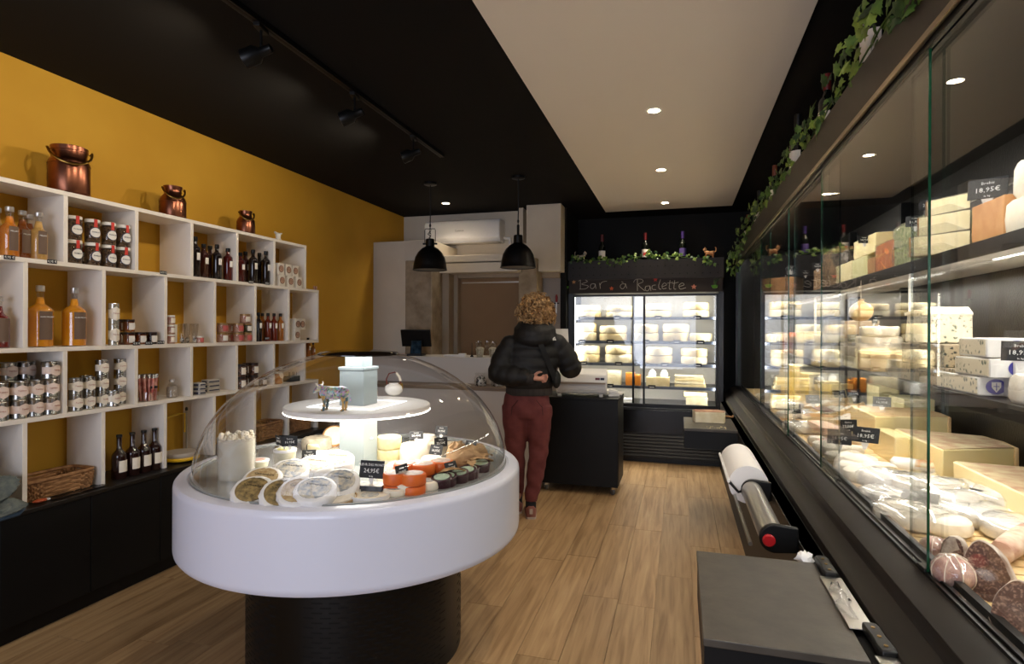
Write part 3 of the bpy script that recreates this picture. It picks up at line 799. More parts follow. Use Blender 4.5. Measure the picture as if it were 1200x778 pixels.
for n, (u, v) in enumerate(((139.5, 558), (155, 553), (168.5, 549), (181, 545))):
    x = -3.02
    p = at(u, v, X=x); b = K.put((x, p.y, ZS[4]), .0, f"brown beer bottle with white label, {ORD[n]} from the left on the bench" + (' with paper tag' if n == 2 else ''), 'beer bottles on the bench')
    if n == 2:
        MB().box(.0145, .016, -.009, .004, .142, .165).build('neck_tag', M_label, b)
# raclette heater: round yellow base, grey plate, post with arm
p = at(210, 531, X=-3.07)
t = thing('raclette_grill', 'round yellow based raclette grill with a grey plate and a tall post', 'grill', (-3.06, p.y, ZS[4]))
M_yel = mat('yellow_enamel', '#d2a51c', .35)
MB().lathe([(.10, .008), (.108, .012), (.11, .022), (.104, .03), (.0, .03)], 28).build('base', M_yel, t)
for a in (0.6, 2.7, 4.8): MB().lathe([(.01, 0), (.012, .012)], 8, T(.08 * math.cos(a), .08 * math.sin(a), 0)).build('foot', M_blkmetal, t)
MB().lathe([(.096, .03), (.1, .036), (.1, .052), (.095, .058), (0, .058)], 28).build('plate', mat('grey_stone_plate', '#a59a8d', .6), t)
MB().tube([(-.07, .115, .0), (-.07, .115, .30)], .005, 8).build('post', M_steel, t)
MB().lathe([(.007, .30), (.009, .31), (.006, .322), (0, .325)], 10, T(-.07, .115, 0)).build('knob', M_blkmetal, t)
MB().tube([(-.07, .10, .16), (-.07, .10, .285), (-.07, .05, .285), (-.06, -.06, .275)], .006, 6).build('arm', M_yel, t)
# knife / spatula with orange handle in front of the basket
p = at(66, 582, Z=ZS[4])
t = thing('cheese_slicer', 'slicer with an orange handle and dark blade lying in front of the basket', 'knife', (-2.955, 2.02, ZS[4] + .002))
MB().ball(.016, .034, .009, T(0, .03, .009), seg=12, rings=6).build('handle', mat('orange_handle', '#b5512a', .4), t)
MB().box(-.006, .006, .06, .075, .004, .012).build('ferrule', M_whitepl, t)
MB().box(-.022, .022, .075, .36, .001, .004).build('blade', mat('dark_steel', '#2b2622', .25, .8), t, bevel=.001)
# grey scarf on the bench at the far left
def cloth_lump(sx, sy, sz, seed, n=26):
    R = random.Random(seed); b = MB(); vs = []; fs = []
    ph = [(R.uniform(1, 4), R.uniform(1, 4), R.uniform(0, 6), R.uniform(.05, .16)) for _ in range(9)]
    for j in range(n):
        t = PI * j / (n - 1)
        for i in range(2 * n):
            a = 2 * PI * i / (2 * n)
            k = 1 + sum(am * math.sin(f1 * a * 1.5 + f2 * t * 2 + p_) for f1, f2, p_, am in [(round(q[0]), q[1], q[2], q[3]) for q in ph])
            vs.append((sx * math.sin(t) * math.cos(a) * k, sy * math.sin(t) * math.sin(a) * k, max(-.0, sz * (math.cos(t) * .5 + .5) * k)))
    for j in range(n - 1):
        for i in range(2 * n):
            i2 = (i + 1) % (2 * n); fs.append((j * 2 * n + i, j * 2 * n + i2, (j + 1) * 2 * n + i2, (j + 1) * 2 * n + i))
    return b.add(vs, fs)
M_scarf = mat('grey_green_wool', '#6a6f68', .95, c2='#545b5a', ns=40, bump=.5, bs=200)
t = thing('wool_scarf', 'crumpled grey green scarf lying on the bench at the left edge', 'scarf', (-2.99, 1.72, ZS[4]))
cloth_lump(.11, .17, .16, 4).build('upper_folds', M_scarf, t)
cloth_lump(.085, .13, .055, 9).build('lower_folds', M_scarf, t, M=T(.075, .09, -.0))
MB().tube([(.15, .0, .012), (.165, .08, .016), (.15, .16, .012), (.10, .21, .014), (.05, .22, .02)], .012, 7).build('blue_hem', mat('blue_hem', '#3c5064', .9), t)
t = thing('brown_tassel', 'brown fringed tassel hanging in the bottom row above the scarf', 'tassel', (-3.02, 1.80, ZS[4] + .15))
for k in range(7): MB().tube([(0, -.02 + k * .007, .14), (.01, -.02 + k * .007 + .01 * math.sin(k), .06), (.012, -.015 + k * .01, 0)], .005, 5).build('strand', M_brown, t)
# ------------------------------------------------------------------ cheese vocabulary
M_paste = mat('ivory_paste', '#eadfb8', .55, c2='#e2d3a4', ns=20, bump=.15, bs=60)
M_paste2 = mat('yellow_paste', '#eddda6', .5, c2='#e6d294', ns=10, bump=.1, bs=60)
M_paleyel = mat('butter_paste', '#f0e3b4', .5, c2='#eadaa2', ns=10)
M_white_ch = mat('white_cheese', '#efe8d8', .6, c2='#e4dac4', ns=18, bump=.4, bs=45)
M_bloom = mat('bloomy_rind', '#ece6da', .8, c2='#d9cfbd', ns=22, bump=.6, bs=70)
M_rindgrey = mat('grey_rind', '#9b907c', .9, c2='#bdb29c', ns=25, nd=6, bump=.8, bs=70)
M_rindbrn = mat('brown_rind', '#a77c4e', .8, c2='#8d6238', ns=14, nd=5, bump=.5, bs=60)
M_rindtan = mat('tan_rind', '#cdb183', .75, c2='#b9976a', ns=14, nd=5, bump=.4, bs=60)
M_blue = mat('blue_veined_paste', '#5f6a5c', .6, c2='#dcd2ba', ns=48, kind='voronoi', ramp=(.17, .36), bump=.3, bs=90)
M_blue2 = mat('dark_veined_paste', '#34382f', .6, c2='#a8987c', ns=62, kind='voronoi', ramp=(.2, .4), bump=.3, bs=90)
M_herb = mat('herb_paste', '#7d8a4a', .6, c2='#b9b884', ns=45, nd=6, bump=.3)
M_orangech = mat('orange_cheese', '#e2722e', .45, c2='#d96424', ns=10)
M_orangetxt = mat('orange_crumb', '#cf6a22', .6, c2='#e08b3a', ns=30, bump=.4, bs=80)
M_brownch = mat('caramel_cheese', '#b98048', .6, c2='#c99560', ns=16, bump=.3)
M_nutty = mat('nut_crust', '#a88860', .8, c2='#6f5236', ns=40, kind='voronoi', bump=.8, bs=60)
M_film = glass('cling_film', (.97, .97, .97), rough=.08, base=.10, body=.10, bodycol=(.9, .9, .9))
M_wrap = mat('white_wrap', '#ecebe8', .35, c2='#e0dedb', ns=6, bump=.8, bs=18, coat=.2)
M_wrap2 = mat('waxed_wrap', '#e6e2da', .4, c2='#d6cfc3', ns=9, bump=1, bs=25, coat=.25)
M_printa = mat('camembert_print', '#9a7a50', .5, c2='#c9b58a', ns=75, nd=8, coat=.2, ramp=(.32, .66))
M_printb = mat('camembert_print_dark', '#4a3f2c', .5, c2='#a88f5c', ns=70, nd=8, coat=.2, ramp=(.32, .66))
M_printc = mat('camembert_print_blue', '#6f7f92', .5, c2='#cfc7b4', ns=70, nd=8, coat=.2, ramp=(.3, .6))
M_kraft = mat('kraft_paper', '#a98a64', .8, c2='#8d6f4c', ns=12, bump=.6, bs=30)
M_purple = mat('plum_cup', '#3a1620', .3, coat=.3)
M_minttop = mat('mint_lid', '#9fb09a', .5, c2='#7d9480', ns=40)
M_yellowrind = mat('yellow_wax', '#d9bb5a', .45, c2='#cfae48', ns=8)

def wheel(r, h, m, m2=None, bev=.012, seg=28):
    b = MB().lathe([(r - bev, 0), (r - bev * .3, bev * .3), (r, bev), (r, h - bev), (r - bev * .3, h - bev * .3), (r - bev, h), (0, h)], seg)
    return b
def block(sx, sy, sz, seed=0, j=.003, cuts=2):
    b = MB(); nx = ny = cuts
    bm = bmesh.new(); bmesh.ops.create_cube(bm, size=1); bmesh.ops.subdivide_edges(bm, edges=bm.edges[:], cuts=cuts, use_grid_fill=True)
    vs = [(v.co.x * sx, v.co.y * sy, (v.co.z + .5) * sz) for v in bm.verts]; bm.verts.index_update()
    fs = [tuple(v.index for v in f.verts) for f in bm.faces]; bm.free()
    b.add(vs, fs); return b.jitter(j, seed)
def wedge_poly(r, ang, n=8, tip=0):
    return [(tip, 0)] + [(r * math.cos(-ang / 2 + ang * i / n), r * math.sin(-ang / 2 + ang * i / n)) for i in range(n + 1)]
def wedge(name, label, cat, loc, rz, r, ang, h, paste, rind, group=None, wrap=False, paper=None, cut=None):
    """sector of a wheel: paste body, rind band on the arc, optional paper on top"""
    t = thing(name, label, cat, loc, rz, group)
    rd = r - .006
    MB().prism(wedge_poly(rd, ang), .001, h - .001).jitter(.0012, 1).build('paste', paste, t, bevel=.003)
    n = 10
    b = MB()
    pts = [(-ang / 2 + ang * i / n) for i in range(n + 1)]
    poly = [(rd * .999 * math.cos(a), rd * .999 * math.sin(a)) for a in pts] + [(r * math.cos(a), r * math.sin(a)) for a in reversed(pts)]
    b.prism(poly, 0, h).build('rind', rind, t, bevel=.002)
    if paper:
        MB().prism([(x * .93 + .01, y * .93) for x, y in wedge_poly(rd, ang)], h - .0005, h + .0025).build('label_paper', paper, t)
    if wrap:
        MB().prism([(x * 1.02, y * 1.02) for x, y in wedge_poly(r, ang)], 0.0, h * 1.02).jitter(.003, 5).build('film_wrap', M_film, t)
    return t
TAGN = [0]
M_tagtxt = M_chalk
TAGWORDS = [('Comté', '24,95€'), ('Brebis', '18,95€'), ('Tomme', '16,95€'), ('Chèvre', '22,50€')]
def tag_maker(word, price, w_=.075, h_=.05):
    def f():
        t = thing('price_tag', 'x', 'price tag')
        MB().prism([(-.004, 0), (.004, 0), (.014, .03), (-.014, .03)], -.002, .002, M=RX(PI / 2)).build('holder', M_whitepl, t)
        c = MB().box(-w_ / 2, w_ / 2, -.0015, .0005, .0, h_, M=T(0, -.003, .022) @ RX(-.25)).build('card', M_tagblk, t, bevel=.0006)
        Mx = T(0, -.0048, .022) @ RX(-.25) @ T(0, -.0003, 0)
        for s, z, tx in ((h_ * .2, h_ * .76, word), (h_ * .34, h_ * .42, price), (h_ * .13, h_ * .12, 'le kg')):
            text_mesh(tx, s, M_chalk, parent=c, M=Mx @ T(0, 0, z) @ RX(PI / 2))
        return t
    return f
TAGS = [Kind(tag_maker(*wp)) for wp in TAGWORDS]
BIGTAG = Kind(tag_maker('FLEUR DES MONTS', '24,95€', .10, .066))
def put_tag(loc, rz, label, k=0, s=1.0, group='slate price tags', tilt=0, kind=None):
    # rz = 0 faces -Y (towards the camera)
    return (kind or TAGS[k % 4]).put(loc, rz, label, group, scale=s if not tilt else None, M=None if not tilt else T(*loc) @ RZ(rz) @ RX(tilt) @ S(s))

# ------------------------------------------------------------------ round refrigerated island
CX, CY = -1.439, 2.402
isl = thing('round_display_island', 'big round white display island with a clear dome on a black perforated foot', 'display case', (CX, CY, 0))
prof = [(.47, .535), (.70, .531), (.725, .532), (.740, .538), (.748, .549), (.75, .562), (.75, .568), (.75, .80), (.75, .806), (.748, .819), (.740, .829), (.725, .834), (.70, .835), (.697, .829), (.672, .829), (.668, .82), (.655, .80)]
MB().lathe(prof, 96).build('drum', M_drum, isl, smooth=30)
MB().lathe([(.44, 0), (.478, .0), (.478, .535), (.44, .535)], 64).build('foot', mat('black_sheet', '#0d0d0d', .32, .3), isl)
MB().lathe([(.0, .805), (.662, .805), (.662, .8145), (0, .8145)], 64).build('deck', mat('white_deck', '#a5a39f', .35), isl)
sl = MB()
for j in range(26):
    z = .03 + j * .019
    for i in range(44):
        if (i % 11) in (0, 10): continue
        a = 2 * PI * (i + (.5 if j % 2 else 0)) / 44
        for s_ in (0,):
            a0 = a - .045; a1 = a + .045
            vs = [(.4786 * math.cos(q), .4786 * math.sin(q), zz) for zz in (z, z + .006) for q in (a0, a, a1)]
            sl.add(vs, [(0, 1, 4, 3), (1, 2, 5, 4)])
tag(sl.build('vent_slot_rows', mat('slot_shadow', '#030303', .9), isl), kind='stuff')
dome = [];
for i in range(25):
    a = PI / 2 * i / 24
    dome.append((max(.686 * math.cos(a), .0), .83 + .522 * math.sin(a)))
inner = [(max(r - .006, 0), .83 + (z - .83) * .988) for r, z in reversed(dome)]
MB().lathe(dome[:-1] + [(.02, dome[-1][1])], 96).build('dome', M_dome, isl, smooth=60)
MB().lathe([(.680, .8292), (.690, .8292), (.690, .838), (.681, .838), (.680, .8292)], 96).build('dome_rim', mat('acrylic_edge', '#c4c8c6', .15, trans=.5), isl)
MB().lathe([(.0, 1.352), (.12, 1.351), (.175, 1.343), (.187, 1.334), (.187, 1.329), (.17, 1.329), (0, 1.335)], 48).build('dome_cap', mat('tinted_cap', '#1c1410', .12, coat=.6), isl)
MB().box(-.0625, .0625, -.0625, .0625, .8145, 1.072).box(-.0625, .0625, -.0625, .0625, 1.1, 1.262).box(-.067, .067, -.067, .067, 1.262, 1.275).box(-.045, .045, -.045, .045, 1.275, 1.335).build('column', mat('frosted_column', '#98a2a2', .4), isl, bevel=.002)
disc = MB().lathe([(0, 1.072), (.325, 1.072), (.33, 1.076), (.33, 1.096), (.326, 1.1), (0, 1.1)], 72).build('upper_shelf', M_whitepl, isl)
MB().lathe([(.318, 1.0715), (.327, 1.0700), (.3312, 1.073), (.3312, 1.0762), (.318, 1.0722)], 72).build('led_ring', M_ledstrip, disc)
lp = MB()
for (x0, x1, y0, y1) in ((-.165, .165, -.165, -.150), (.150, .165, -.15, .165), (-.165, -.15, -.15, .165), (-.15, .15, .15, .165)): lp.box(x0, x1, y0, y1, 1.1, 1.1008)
lp.build('reflection_square', mat('reflection_glow', '#ffffff', .5, emit='#ffffff', es=2.2), disc)  # glowing square stands in for light reflected on the shelf, not a lamp
for k in range(6):
    a_ = 2 * PI * k / 6 + .3
    l = bpy.data.lights.new('island_led', 'AREA'); l.shape = 'DISK'; l.size = .14; l.energy = .48; l.color = (1, .97, .93)
    o = bpy.data.objects.new('island_led', l); COL.objects.link(o); o.parent = isl
    o.matrix_local = T(.235 * math.cos(a_), .235 * math.sin(a_), 1.066) @ RZ(a_) @ RY(-.45)
l = bpy.data.lights.new('island_top_led', 'AREA'); l.shape = 'DISK'; l.size = .3; l.energy = 1.7; l.color = (1, .99, .97)
o = bpy.data.objects.new('island_top_led', l); COL.objects.link(o); o.parent = isl; o.location = (0, 0, 1.325)

DK = .815
def dk(u, v, z=DK, rmax=.63):
    p = at(u, v, Z=z); d = Vector((p.x - CX, p.y - CY, 0))
    if d.length > rmax: d = d.normalized() * rmax
    return Vector((CX + d.x, CY + d.y, z))
# colourful sheep statuette and white teapot on the upper shelf
t = thing('mosaic_bull_statuette', 'small multicoloured speckled animal statuette on the round upper shelf', 'figurine', tuple(at(392, 481, Z=1.1)), .15)
t.scale = (1.0, 1.35, 1.12)
M_mos = mat('mosaic', '#b9b2a8', .35, coat=.4)
_N = M_mos.node_tree.nodes; _L = M_mos.node_tree.links
_tc = _N.new('ShaderNodeTexCoord'); _v = _N.new('ShaderNodeTexVoronoi'); _v.inputs['Scale'].default_value = 160
_h = _N.new('ShaderNodeHueSaturation'); _h.inputs['Saturation'].default_value = .6; _h.inputs['Value'].default_value = .6
_L.new(_tc.outputs['Object'], _v.inputs['Vector']); _L.new(_v.outputs['Color'], _h.inputs['Color']); _L.new(_h.outputs[0], _N['Principled BSDF'].inputs['Base Color'])
M_mos2 = mat('mosaic_legs', '#4d6a72', .35, c2='#c09a58', ns=40, ramp=(.45, .55), coat=.4)
rings = []
for x, rz_, ry_, zc in ((-.066, .004, .004, .072), (-.062, .017, .014, .071), (-.045, .024, .020, .070), (-.02, .025, .021, .068), (.01, .025, .020, .067), (.035, .026, .020, .069), (.055, .019, .015, .070), (.064, .006, .006, .068)):
    rings.append([(x, ry_ * math.cos(2 * PI * k / 12), zc + rz_ * math.sin(2 * PI * k / 12)) for k in range(12)])
MB().loft(rings).build('torso', M_mos, t)
MB().loft([[(x, r1 * math.cos(2 * PI * k / 10), z + r2 * math.sin(2 * PI * k / 10)) for k in range(10)] for x, z, r1, r2 in ((-.052, .08, .012, .016), (-.068, .086, .013, .015), (-.08, .082, .011, .012), (-.092, .072, .008, .008), (-.096, .068, .004, .004))]).build('head', M_mos, t)
for s in (-1, 1):
    MB().tube([(-.07, s * .01, .094), (-.066, s * .022, .100), (-.072, s * .027, .108)], [.004, .003, .001], 6).build('horn', M_paper, t)
    for x in (-.042, .044):
        MB().tube([(x, s * .012, .058), (x + .004, s * .012, .03), (x, s * .012, .006), (x - .004, s * .012, 0)], [.010, .006, .0055, .008], 8).build('leg', M_mos2, t)
MB().tube([(.062, 0, .075), (.072, 0, .055), (.07, 0, .035)], [.003, .002, .004], 6).build('tail', M_mos, t)
t = thing('white_teapot', 'small white round teapot with a tall wicker hoop handle on the upper shelf', 'teapot', tuple(at(461.5, 463, Z=1.1)), .3)
MB().lathe([(.02, 0), (.034, .006), (.045, .02), (.048, .034), (.045, .048), (.034, .058), (.025, .061), (.025, .066), (0, .068)], 24).build('pot', mat('porcelain', '#eceae6', .12, coat=.5), t)
MB().tube([(-.036, 0, .056), (-.04, 0, .085), (-.025, 0, .115), (.005, 0, .122), (.026, 0, .102), (.036, 0, .075), (.038, 0, .05)], .0035, 7).build('handle', mat('red_brown_cane', '#6b3026', .4), t)
MB().tube([(.012, 0, .118), (.028, 0, .098), (.037, 0, .075)], .006, 8).build('handle_binding', M_paper, t)
MB().tube([(.03, 0, .055), (.04, 0, .06), (.042, -.004, .03)], .009, 8).build('spout', M_brass, t)
M_up = RX(PI / 2)

# tall jar of soft cheese
p = dk(277, 563)
t = thing('soft_cheese_tub', 'tall translucent tub heaped with crumbly white cheese at the left under the dome', 'tub', tuple(p))
MB().lathe([(.068, .003), (.070, .17), (0, .172)], 28).build('cheese', M_white_ch, t)
MB().lathe([(.070, 0), (.0725, .004), (.0745, .178), (.0765, .182), (.0725, .182), (.071, .006)], 32).build('tub', glass('frosted_plastic', (.92, .92, .90), rough=.2, base=.06, body=.25, bodycol=(.85, .84, .8)), t)
cr = MB(); R = random.Random(5)
for k in range(60):
    a = R.uniform(0, 2 * PI); rr = .066 * math.sqrt(R.random())
    cr.ball(R.uniform(.006, .012), seg=6, rings=4, M=T(rr * math.cos(a), rr * math.sin(a), .174 + R.uniform(-.003, .022) * (1 if rr > .03 else .6)))
tag(cr.jitter(.002, 3).build('crumbs', M_white_ch, t), kind='stuff')

# printed camemberts leaning in a pile
def camembert(pm):
    def f():
        t = thing('wrapped_camembert', 'x', 'cheese')
        wheel(.075, .046, M_wrap, bev=.012).jitter(.003, 2).build('wrapper', M_wrap, t)
        MB().lathe([(.058, .0458), (.058, .0480), (0, .0484)], 26).build('printed_lid', pm, t)
        text_mesh('Camembert', .016, M_tagblk, parent=t, M=T(0, .018, .0487))
        return t
    return f
KC = [Kind(camembert(m)) for m in (M_printa, M_printb, M_printc)]
for n, (u, v, z, k, tl, lab) in enumerate([(268, 598, .03, 1, .75, 'dark label, leftmost at the glass'), (301, 606, .03, 1, .8, 'dark label, second along the front glass'), (335, 603, .045, 0, .7, 'straw picture label, third along the front'),
                    (308, 578, .05, 0, .6, 'brown label, behind the front row'), (341, 571, .075, 2, .6, 'black and blue label, middle'), (368, 594, .055, 2, .6, 'pale blue label, fourth along the front'),
                    (370, 566, .085, 0, .5, 'cream label, near the top'), (394, 560, .09, 0, .5, 'green and cream label, at back'), (398, 583, .06, 2, .7, 'white label at the right end of the pile')]):
    p = dk(u, v, DK, .625)
    az = .55 + .12 * math.sin(n * 2)
    tl -= .2
    KC[k].put((0, 0, 0), 0, f'paper wrapped camembert leaning in the pile, {lab}', 'wrapped camemberts under the dome', M=T(p.x, p.y, DK + z * .55 - .004) @ RZ(az) @ RX(tl) @ RZ(-.3))
def tub(r, h, fillm, lidm):
    def f():
        t = thing('dip_tub', 'x', 'tub')
        MB().lathe([(r * .8, 0), (r * .82, .002), (r * .96, h * .86), (r * .9, h * .88)], 22).build('cup', fillm, t)
        MB().lathe([(r * .97, h * .84), (r * 1.02, h * .86), (r * 1.02, h * .98), (r * .96, h), (0, h)], 24).build('lid', M_whitepl, t)
        MB().lathe([(r * .7, h), (r * .7, h + .001), (0, h + .0012)], 20).build('lid_print', lidm, t)
        return t
    return f
M_cupp = mat('cream_cup', '#cfc9b4', .35, c2='#b9b49a', ns=25)
KT = [Kind(tub(.046, .066, M_cupp, mat('yellow_print', '#c9c070', .5))), Kind(tub(.045, .045, M_cupp, mat('rose_print', '#b06a5c', .5, c2='#d8cfc0', ns=40)))]
p = dk(334, 563); KT[0].put(tuple(p), 0, 'white tub with yellow lid centre, lower of two stacked under the dome', 'dip tubs'); KT[0].put((p.x, p.y, DK + .0665), 0, 'white tub with yellow lid on top of another, below the black tags', 'dip tubs')
p = dk(356, 562); KT[0].put(tuple(p), 0, 'white tub with yellow lid right behind the stacked tubs', 'dip tubs')
p = dk(309, 563); KT[1].put(tuple(p), 0, 'low tub with red printed lid beside the tall cheese tub', 'dip tubs')
p = dk(303, 550, DK, .56); KT[1].put(tuple(p), 0, 'low tub with red printed lid behind its twin', 'dip tubs')
p = dk(336, 563)
for n, (dx, rz, tl, lab) in enumerate(((-.02, -.5, .35, 'left'), (.0, .2, -.1, 'middle'), (.03, .55, .25, 'right'))):
    put_tag((p.x + dx, p.y - .005 * n - .01, DK + .134), rz, f'black price tag, {lab} one of the three stuck in the stacked tub', n, .8, 'tags in the stacked tub', tilt=tl)
put_tag(tuple(dk(362, 556) + Vector((0, 0, .05))), .5, 'small black price tag behind the yellow lidded tubs', 2, .8)

# back left cheeses
def rough(name, label, p, r, h, m, seed, group=None, sq=1.0, cat='cheese', rz=0, film=False):
    t = thing(name, label, cat, tuple(p), rz, group)
    b = MB().lathe([(r * .9, 0), (r, h * .15), (r * 1.02, h * .5), (r * .98, h * .85), (r * .86, h), (r * .45, h * 1.03), (0, h * 1.02)], 28, S(1, sq, 1)).jitter(r * .03, seed)
    b.build('cheese', m, t)
    if film: MB().lathe([(r * .97, 0), (r * 1.08, h * .15), (r * 1.08, h * .9), (r * .6, h * 1.1), (0, h * 1.12)], 16, S(1, sq, 1)).jitter(r * .06, seed + 1).build('film_wrap', M_film, t)
    return t
rough('grey_tomme', 'grey cheese in a paper collar at the back left under the dome', dk(371, 528), .075, .07, M_rindgrey, 1)
wedge('ash_wedge', 'thin wedge with black line standing at the back left under the dome', 'cheese', tuple(dk(375, 536)), 2.5, .12, .5, .05, M_paste, M_tagblk)
t = thing('wood_slice_cheese', 'round cheese with a brown bark rim leaning behind the white column', 'cheese', M=T(*dk(392, 524)) @ T(0, 0, .05) @ RZ(.5) @ RX(1.0))
wheel(.062, .03, M_rindbrn, bev=.004).build('bark_rim', M_rindbrn, t); MB().lathe([(.052, .0303), (.052, .032), (0, .032)], 24).build('paste', M_paste, t)
t = thing('wrapped_log', 'long white paper wrapped goat log left of the column', 'cheese', M=T(*dk(385, 545)) @ T(0, 0, .035) @ RZ(.6))
MB().tube([(-.12, 0, 0), (-.11, 0, 0), (-.05, 0, .002), (.03, 0, 0), (.09, 0, .002), (.1, 0, 0)], [.012, .032, .036, .035, .034, .015], 14).jitter(.003, 4).build('wrapper', M_wrap2, t)
put_tag(tuple(dk(376, 520)), .9, 'edge-on price tag at the back left rim of the island', 0, .8)

# centre front: box, big tag, plates
p = dk(435, 580)
t = thing('black_cheese_box', 'flat black and white printed cheese box in the middle under the dome', 'box', tuple(p), .12)
MB().box(-.055, .055, -.035, .035, 0, .042).build('carton', mat('box_print', '#24272b', .4, c2='#5d6066', ns=30), t, bevel=.002)
MB().box(-.053, .053, -.033, .033, .042, .0435).build('lid_print', M_printc, t)
put_tag((p.x, p.y - .0, DK + .043), .05, 'largest black price tag reading 24,95 euro in the middle of the island', 0, 1.0, kind=BIGTAG)
def open_camembert():
    t = thing('open_camembert', 'x', 'cheese')
    MB().lathe([(.06, 0), (.066, .004), (.067, .026), (.064, .026), (.062, .008), (0, .006)], 30).build('wood_box', M_rindtan, t)
    wheel(.06, .022, M_bloom, bev=.006).build('cheese', M_bloom, t, loc=(0, 0, .007))
    return t
K = Kind(open_camembert)
K.put((0, 0, 0), 0, 'white camembert in its shallow wooden box in front of the pile', M=T(*dk(388, 606, DK, .60)) @ RZ(.2) @ RX(.12))
t = thing('round_white_cheese', 'flat round white cheese with a grey label in its middle at the front glass', 'cheese', tuple(dk(440, 608, DK, .60)))
wheel(.068, .024, M_white_ch, bev=.008).build('cheese', M_white_ch, t); MB().lathe([(.033, .0242), (.033, .0255), (0, .0257)], 22).build('label', M_printc, t)
MB().lathe([(.069, 0), (.074, .004), (.072, .03), (.070, .03), (.069, .004)], 30).build('paper_cup', M_wrap, t)
def orange_round():
    t = thing('orange_round_cheese', 'x', 'cheese')
    wheel(.048, .043, M_orangech, bev=.006).build('wax', M_orangech, t)
    MB().lathe([(.038, .0432), (.038, .0442), (0, .0444)], 22).build('label', mat('orange_lid_print', '#a9968c', .5, c2='#c9b8ac', ns=60), t)
    return t
K = Kind(orange_round)
for n, (u, v, lv, nm) in enumerate([(463, 580, 2, 'front left stack'), (484, 581, 2, 'front right stack'), (474, 567, 2, 'back left stack'), (496, 568, 2, 'middle stack'), (517, 564, 2, 'rightmost stack')]):
    p = dk(u, v, DK, .6)
    for q in range(lv): K.put((p.x + .002 * q, p.y, DK + q * .0448), n, f"round orange cheese, {'upper' if q else 'lower'} one of the {nm} under the dome", 'orange round cheeses')
def small_white():
    t = thing('small_white_cheese', 'x', 'cheese')
    wheel(.046, .036, M_white_ch, bev=.009).build('cheese', M_white_ch, t)
    MB().lathe([(.030, .0362), (.030, .0375), (0, .0377)], 18).build('label', mat('grey_lid_print', '#77787a', .5, c2='#b5b4b0', ns=60), t)
    return t
K = Kind(small_white)
for u, v, z, lab in [(476, 594, 0, 'leftmost of the three beside the front glass'), (495, 592, .015, 'middle one beside the front glass'), (513, 581, .01, 'rightmost, in front of the orange cheeses')]:
    K.put(tuple(dk(u, v, DK, .585) + Vector((0, 0, z))), 0, f'small round white cheese with grey label, {lab}', 'small white cheeses')
put_tag(tuple(dk(492, 594, DK, .57) + Vector((0, 0, .048))), 1.35, 'edge-on price tag stuck in the middle small white cheese', 1, .95)
def plum_cup():
    t = thing('plum_cup_cheese', 'x', 'cheese')
    MB().lathe([(.026, 0), (.032, .004), (.036, .034), (.038, .036), (.036, .04), (.030, .037), (0, .037)], 20).build('cup', M_purple, t)
    MB().lathe([(.028, .0375), (.028, .0395), (0, .041)], 18).build('lid', M_minttop, t)
    return t
K = Kind(plum_cup)
for n, (u, v, lab) in enumerate([(528, 577, 'first in the front file'), (548, 579, 'second in the front file'), (558, 572, 'third in the front file'), (549, 565, 'left one of the back file'), (571, 566, 'middle one of the back file'), (580, 557, 'at the right rim near the glass')]):
    p = dk(u, v, DK, .605); K.put((0, 0, 0), 0, f'dark plum paper cup cheese with mint top, {lab}', 'plum cup cheeses', M=T(p.x, p.y, DK + .012) @ RX(.18) @ S(1.12))
t = thing('small_plastic_trays', 'clear shallow plastic tray at the front right rim', 'tray', tuple(dk(515, 592, DK, .6)), .3)
MB().box(-.07, .07, -.02, .02, 0, .012).build('tray', M_film, t, bevel=.004)

# back right: pale cylinders, rough goat cheeses, kraft bundles
p = dk(456, 540)
for lv in (0, 1):
    t = thing('pale_cylinder_cheese', f"{'upper' if lv else 'lower'} of two stacked pale yellow cheeses right behind the column", 'cheese', (p.x, p.y, DK + lv * .0605), 0, 'stacked pale cheeses')
    wheel(.058, .06, M_paste, bev=.008).jitter(.0015, lv).build('cheese', mat('pale_rind', '#ddd0a2', .6, c2='#cdbd88', ns=20, bump=.4), t)
for n, (u, v, r, h, m, film, lab) in enumerate([(486, 540, .072, .085, M_white_ch, 0, 'large lumpy white goat cheese behind the orange ones'), (468, 556, .055, .05, M_wrap2, 1, 'film wrapped white cheese right of the column'), (488, 556, .05, .055, M_wrap2, 1, 'film wrapped white cheese behind the orange stacks'),
       (506, 548, .05, .05, M_bloom, 0, 'rounded white cheese with fluffy rind behind the orange stacks'), (512, 536, .05, .075, M_rindgrey, 0, 'grey rinded cheese below the back tags'), (528, 533, .055, .06, M_rindgrey, 0, 'ash grey flat cheese at the back rim'),
       (500, 530, .05, .09, M_bloom, 0, 'tall white lumpy cheese at the back rim'), (522, 551, .04, .05, M_bloom, 0, 'small white cheese behind the plum cups')]):
    rough('goat_cheese', lab, dk(u, v), r, h, m, n + 10, 'lumpy cheeses at the back right of the island', film=bool(film))
for n, (u, v, rx_, ry_, rz_, a, lab) in enumerate([(545, 552, .09, .045, .05, .4, 'crumpled kraft paper bundle at the right under the dome'), (556, 545, .07, .05, .055, .9, 'kraft wrapped lump behind the plum cups'), (536, 545, .05, .045, .06, .2, 'upright kraft wrapped lump beside the grey cheese')]):
    t = thing('kraft_bundle', lab, 'cheese', tuple(dk(u, v) + Vector((0, 0, rz_ * .85))), a, 'kraft wrapped bundles')
    MB().ball(rx_, ry_, rz_, seg=18, rings=10).jitter(.008, n + 40).build('paper', M_kraft, t)
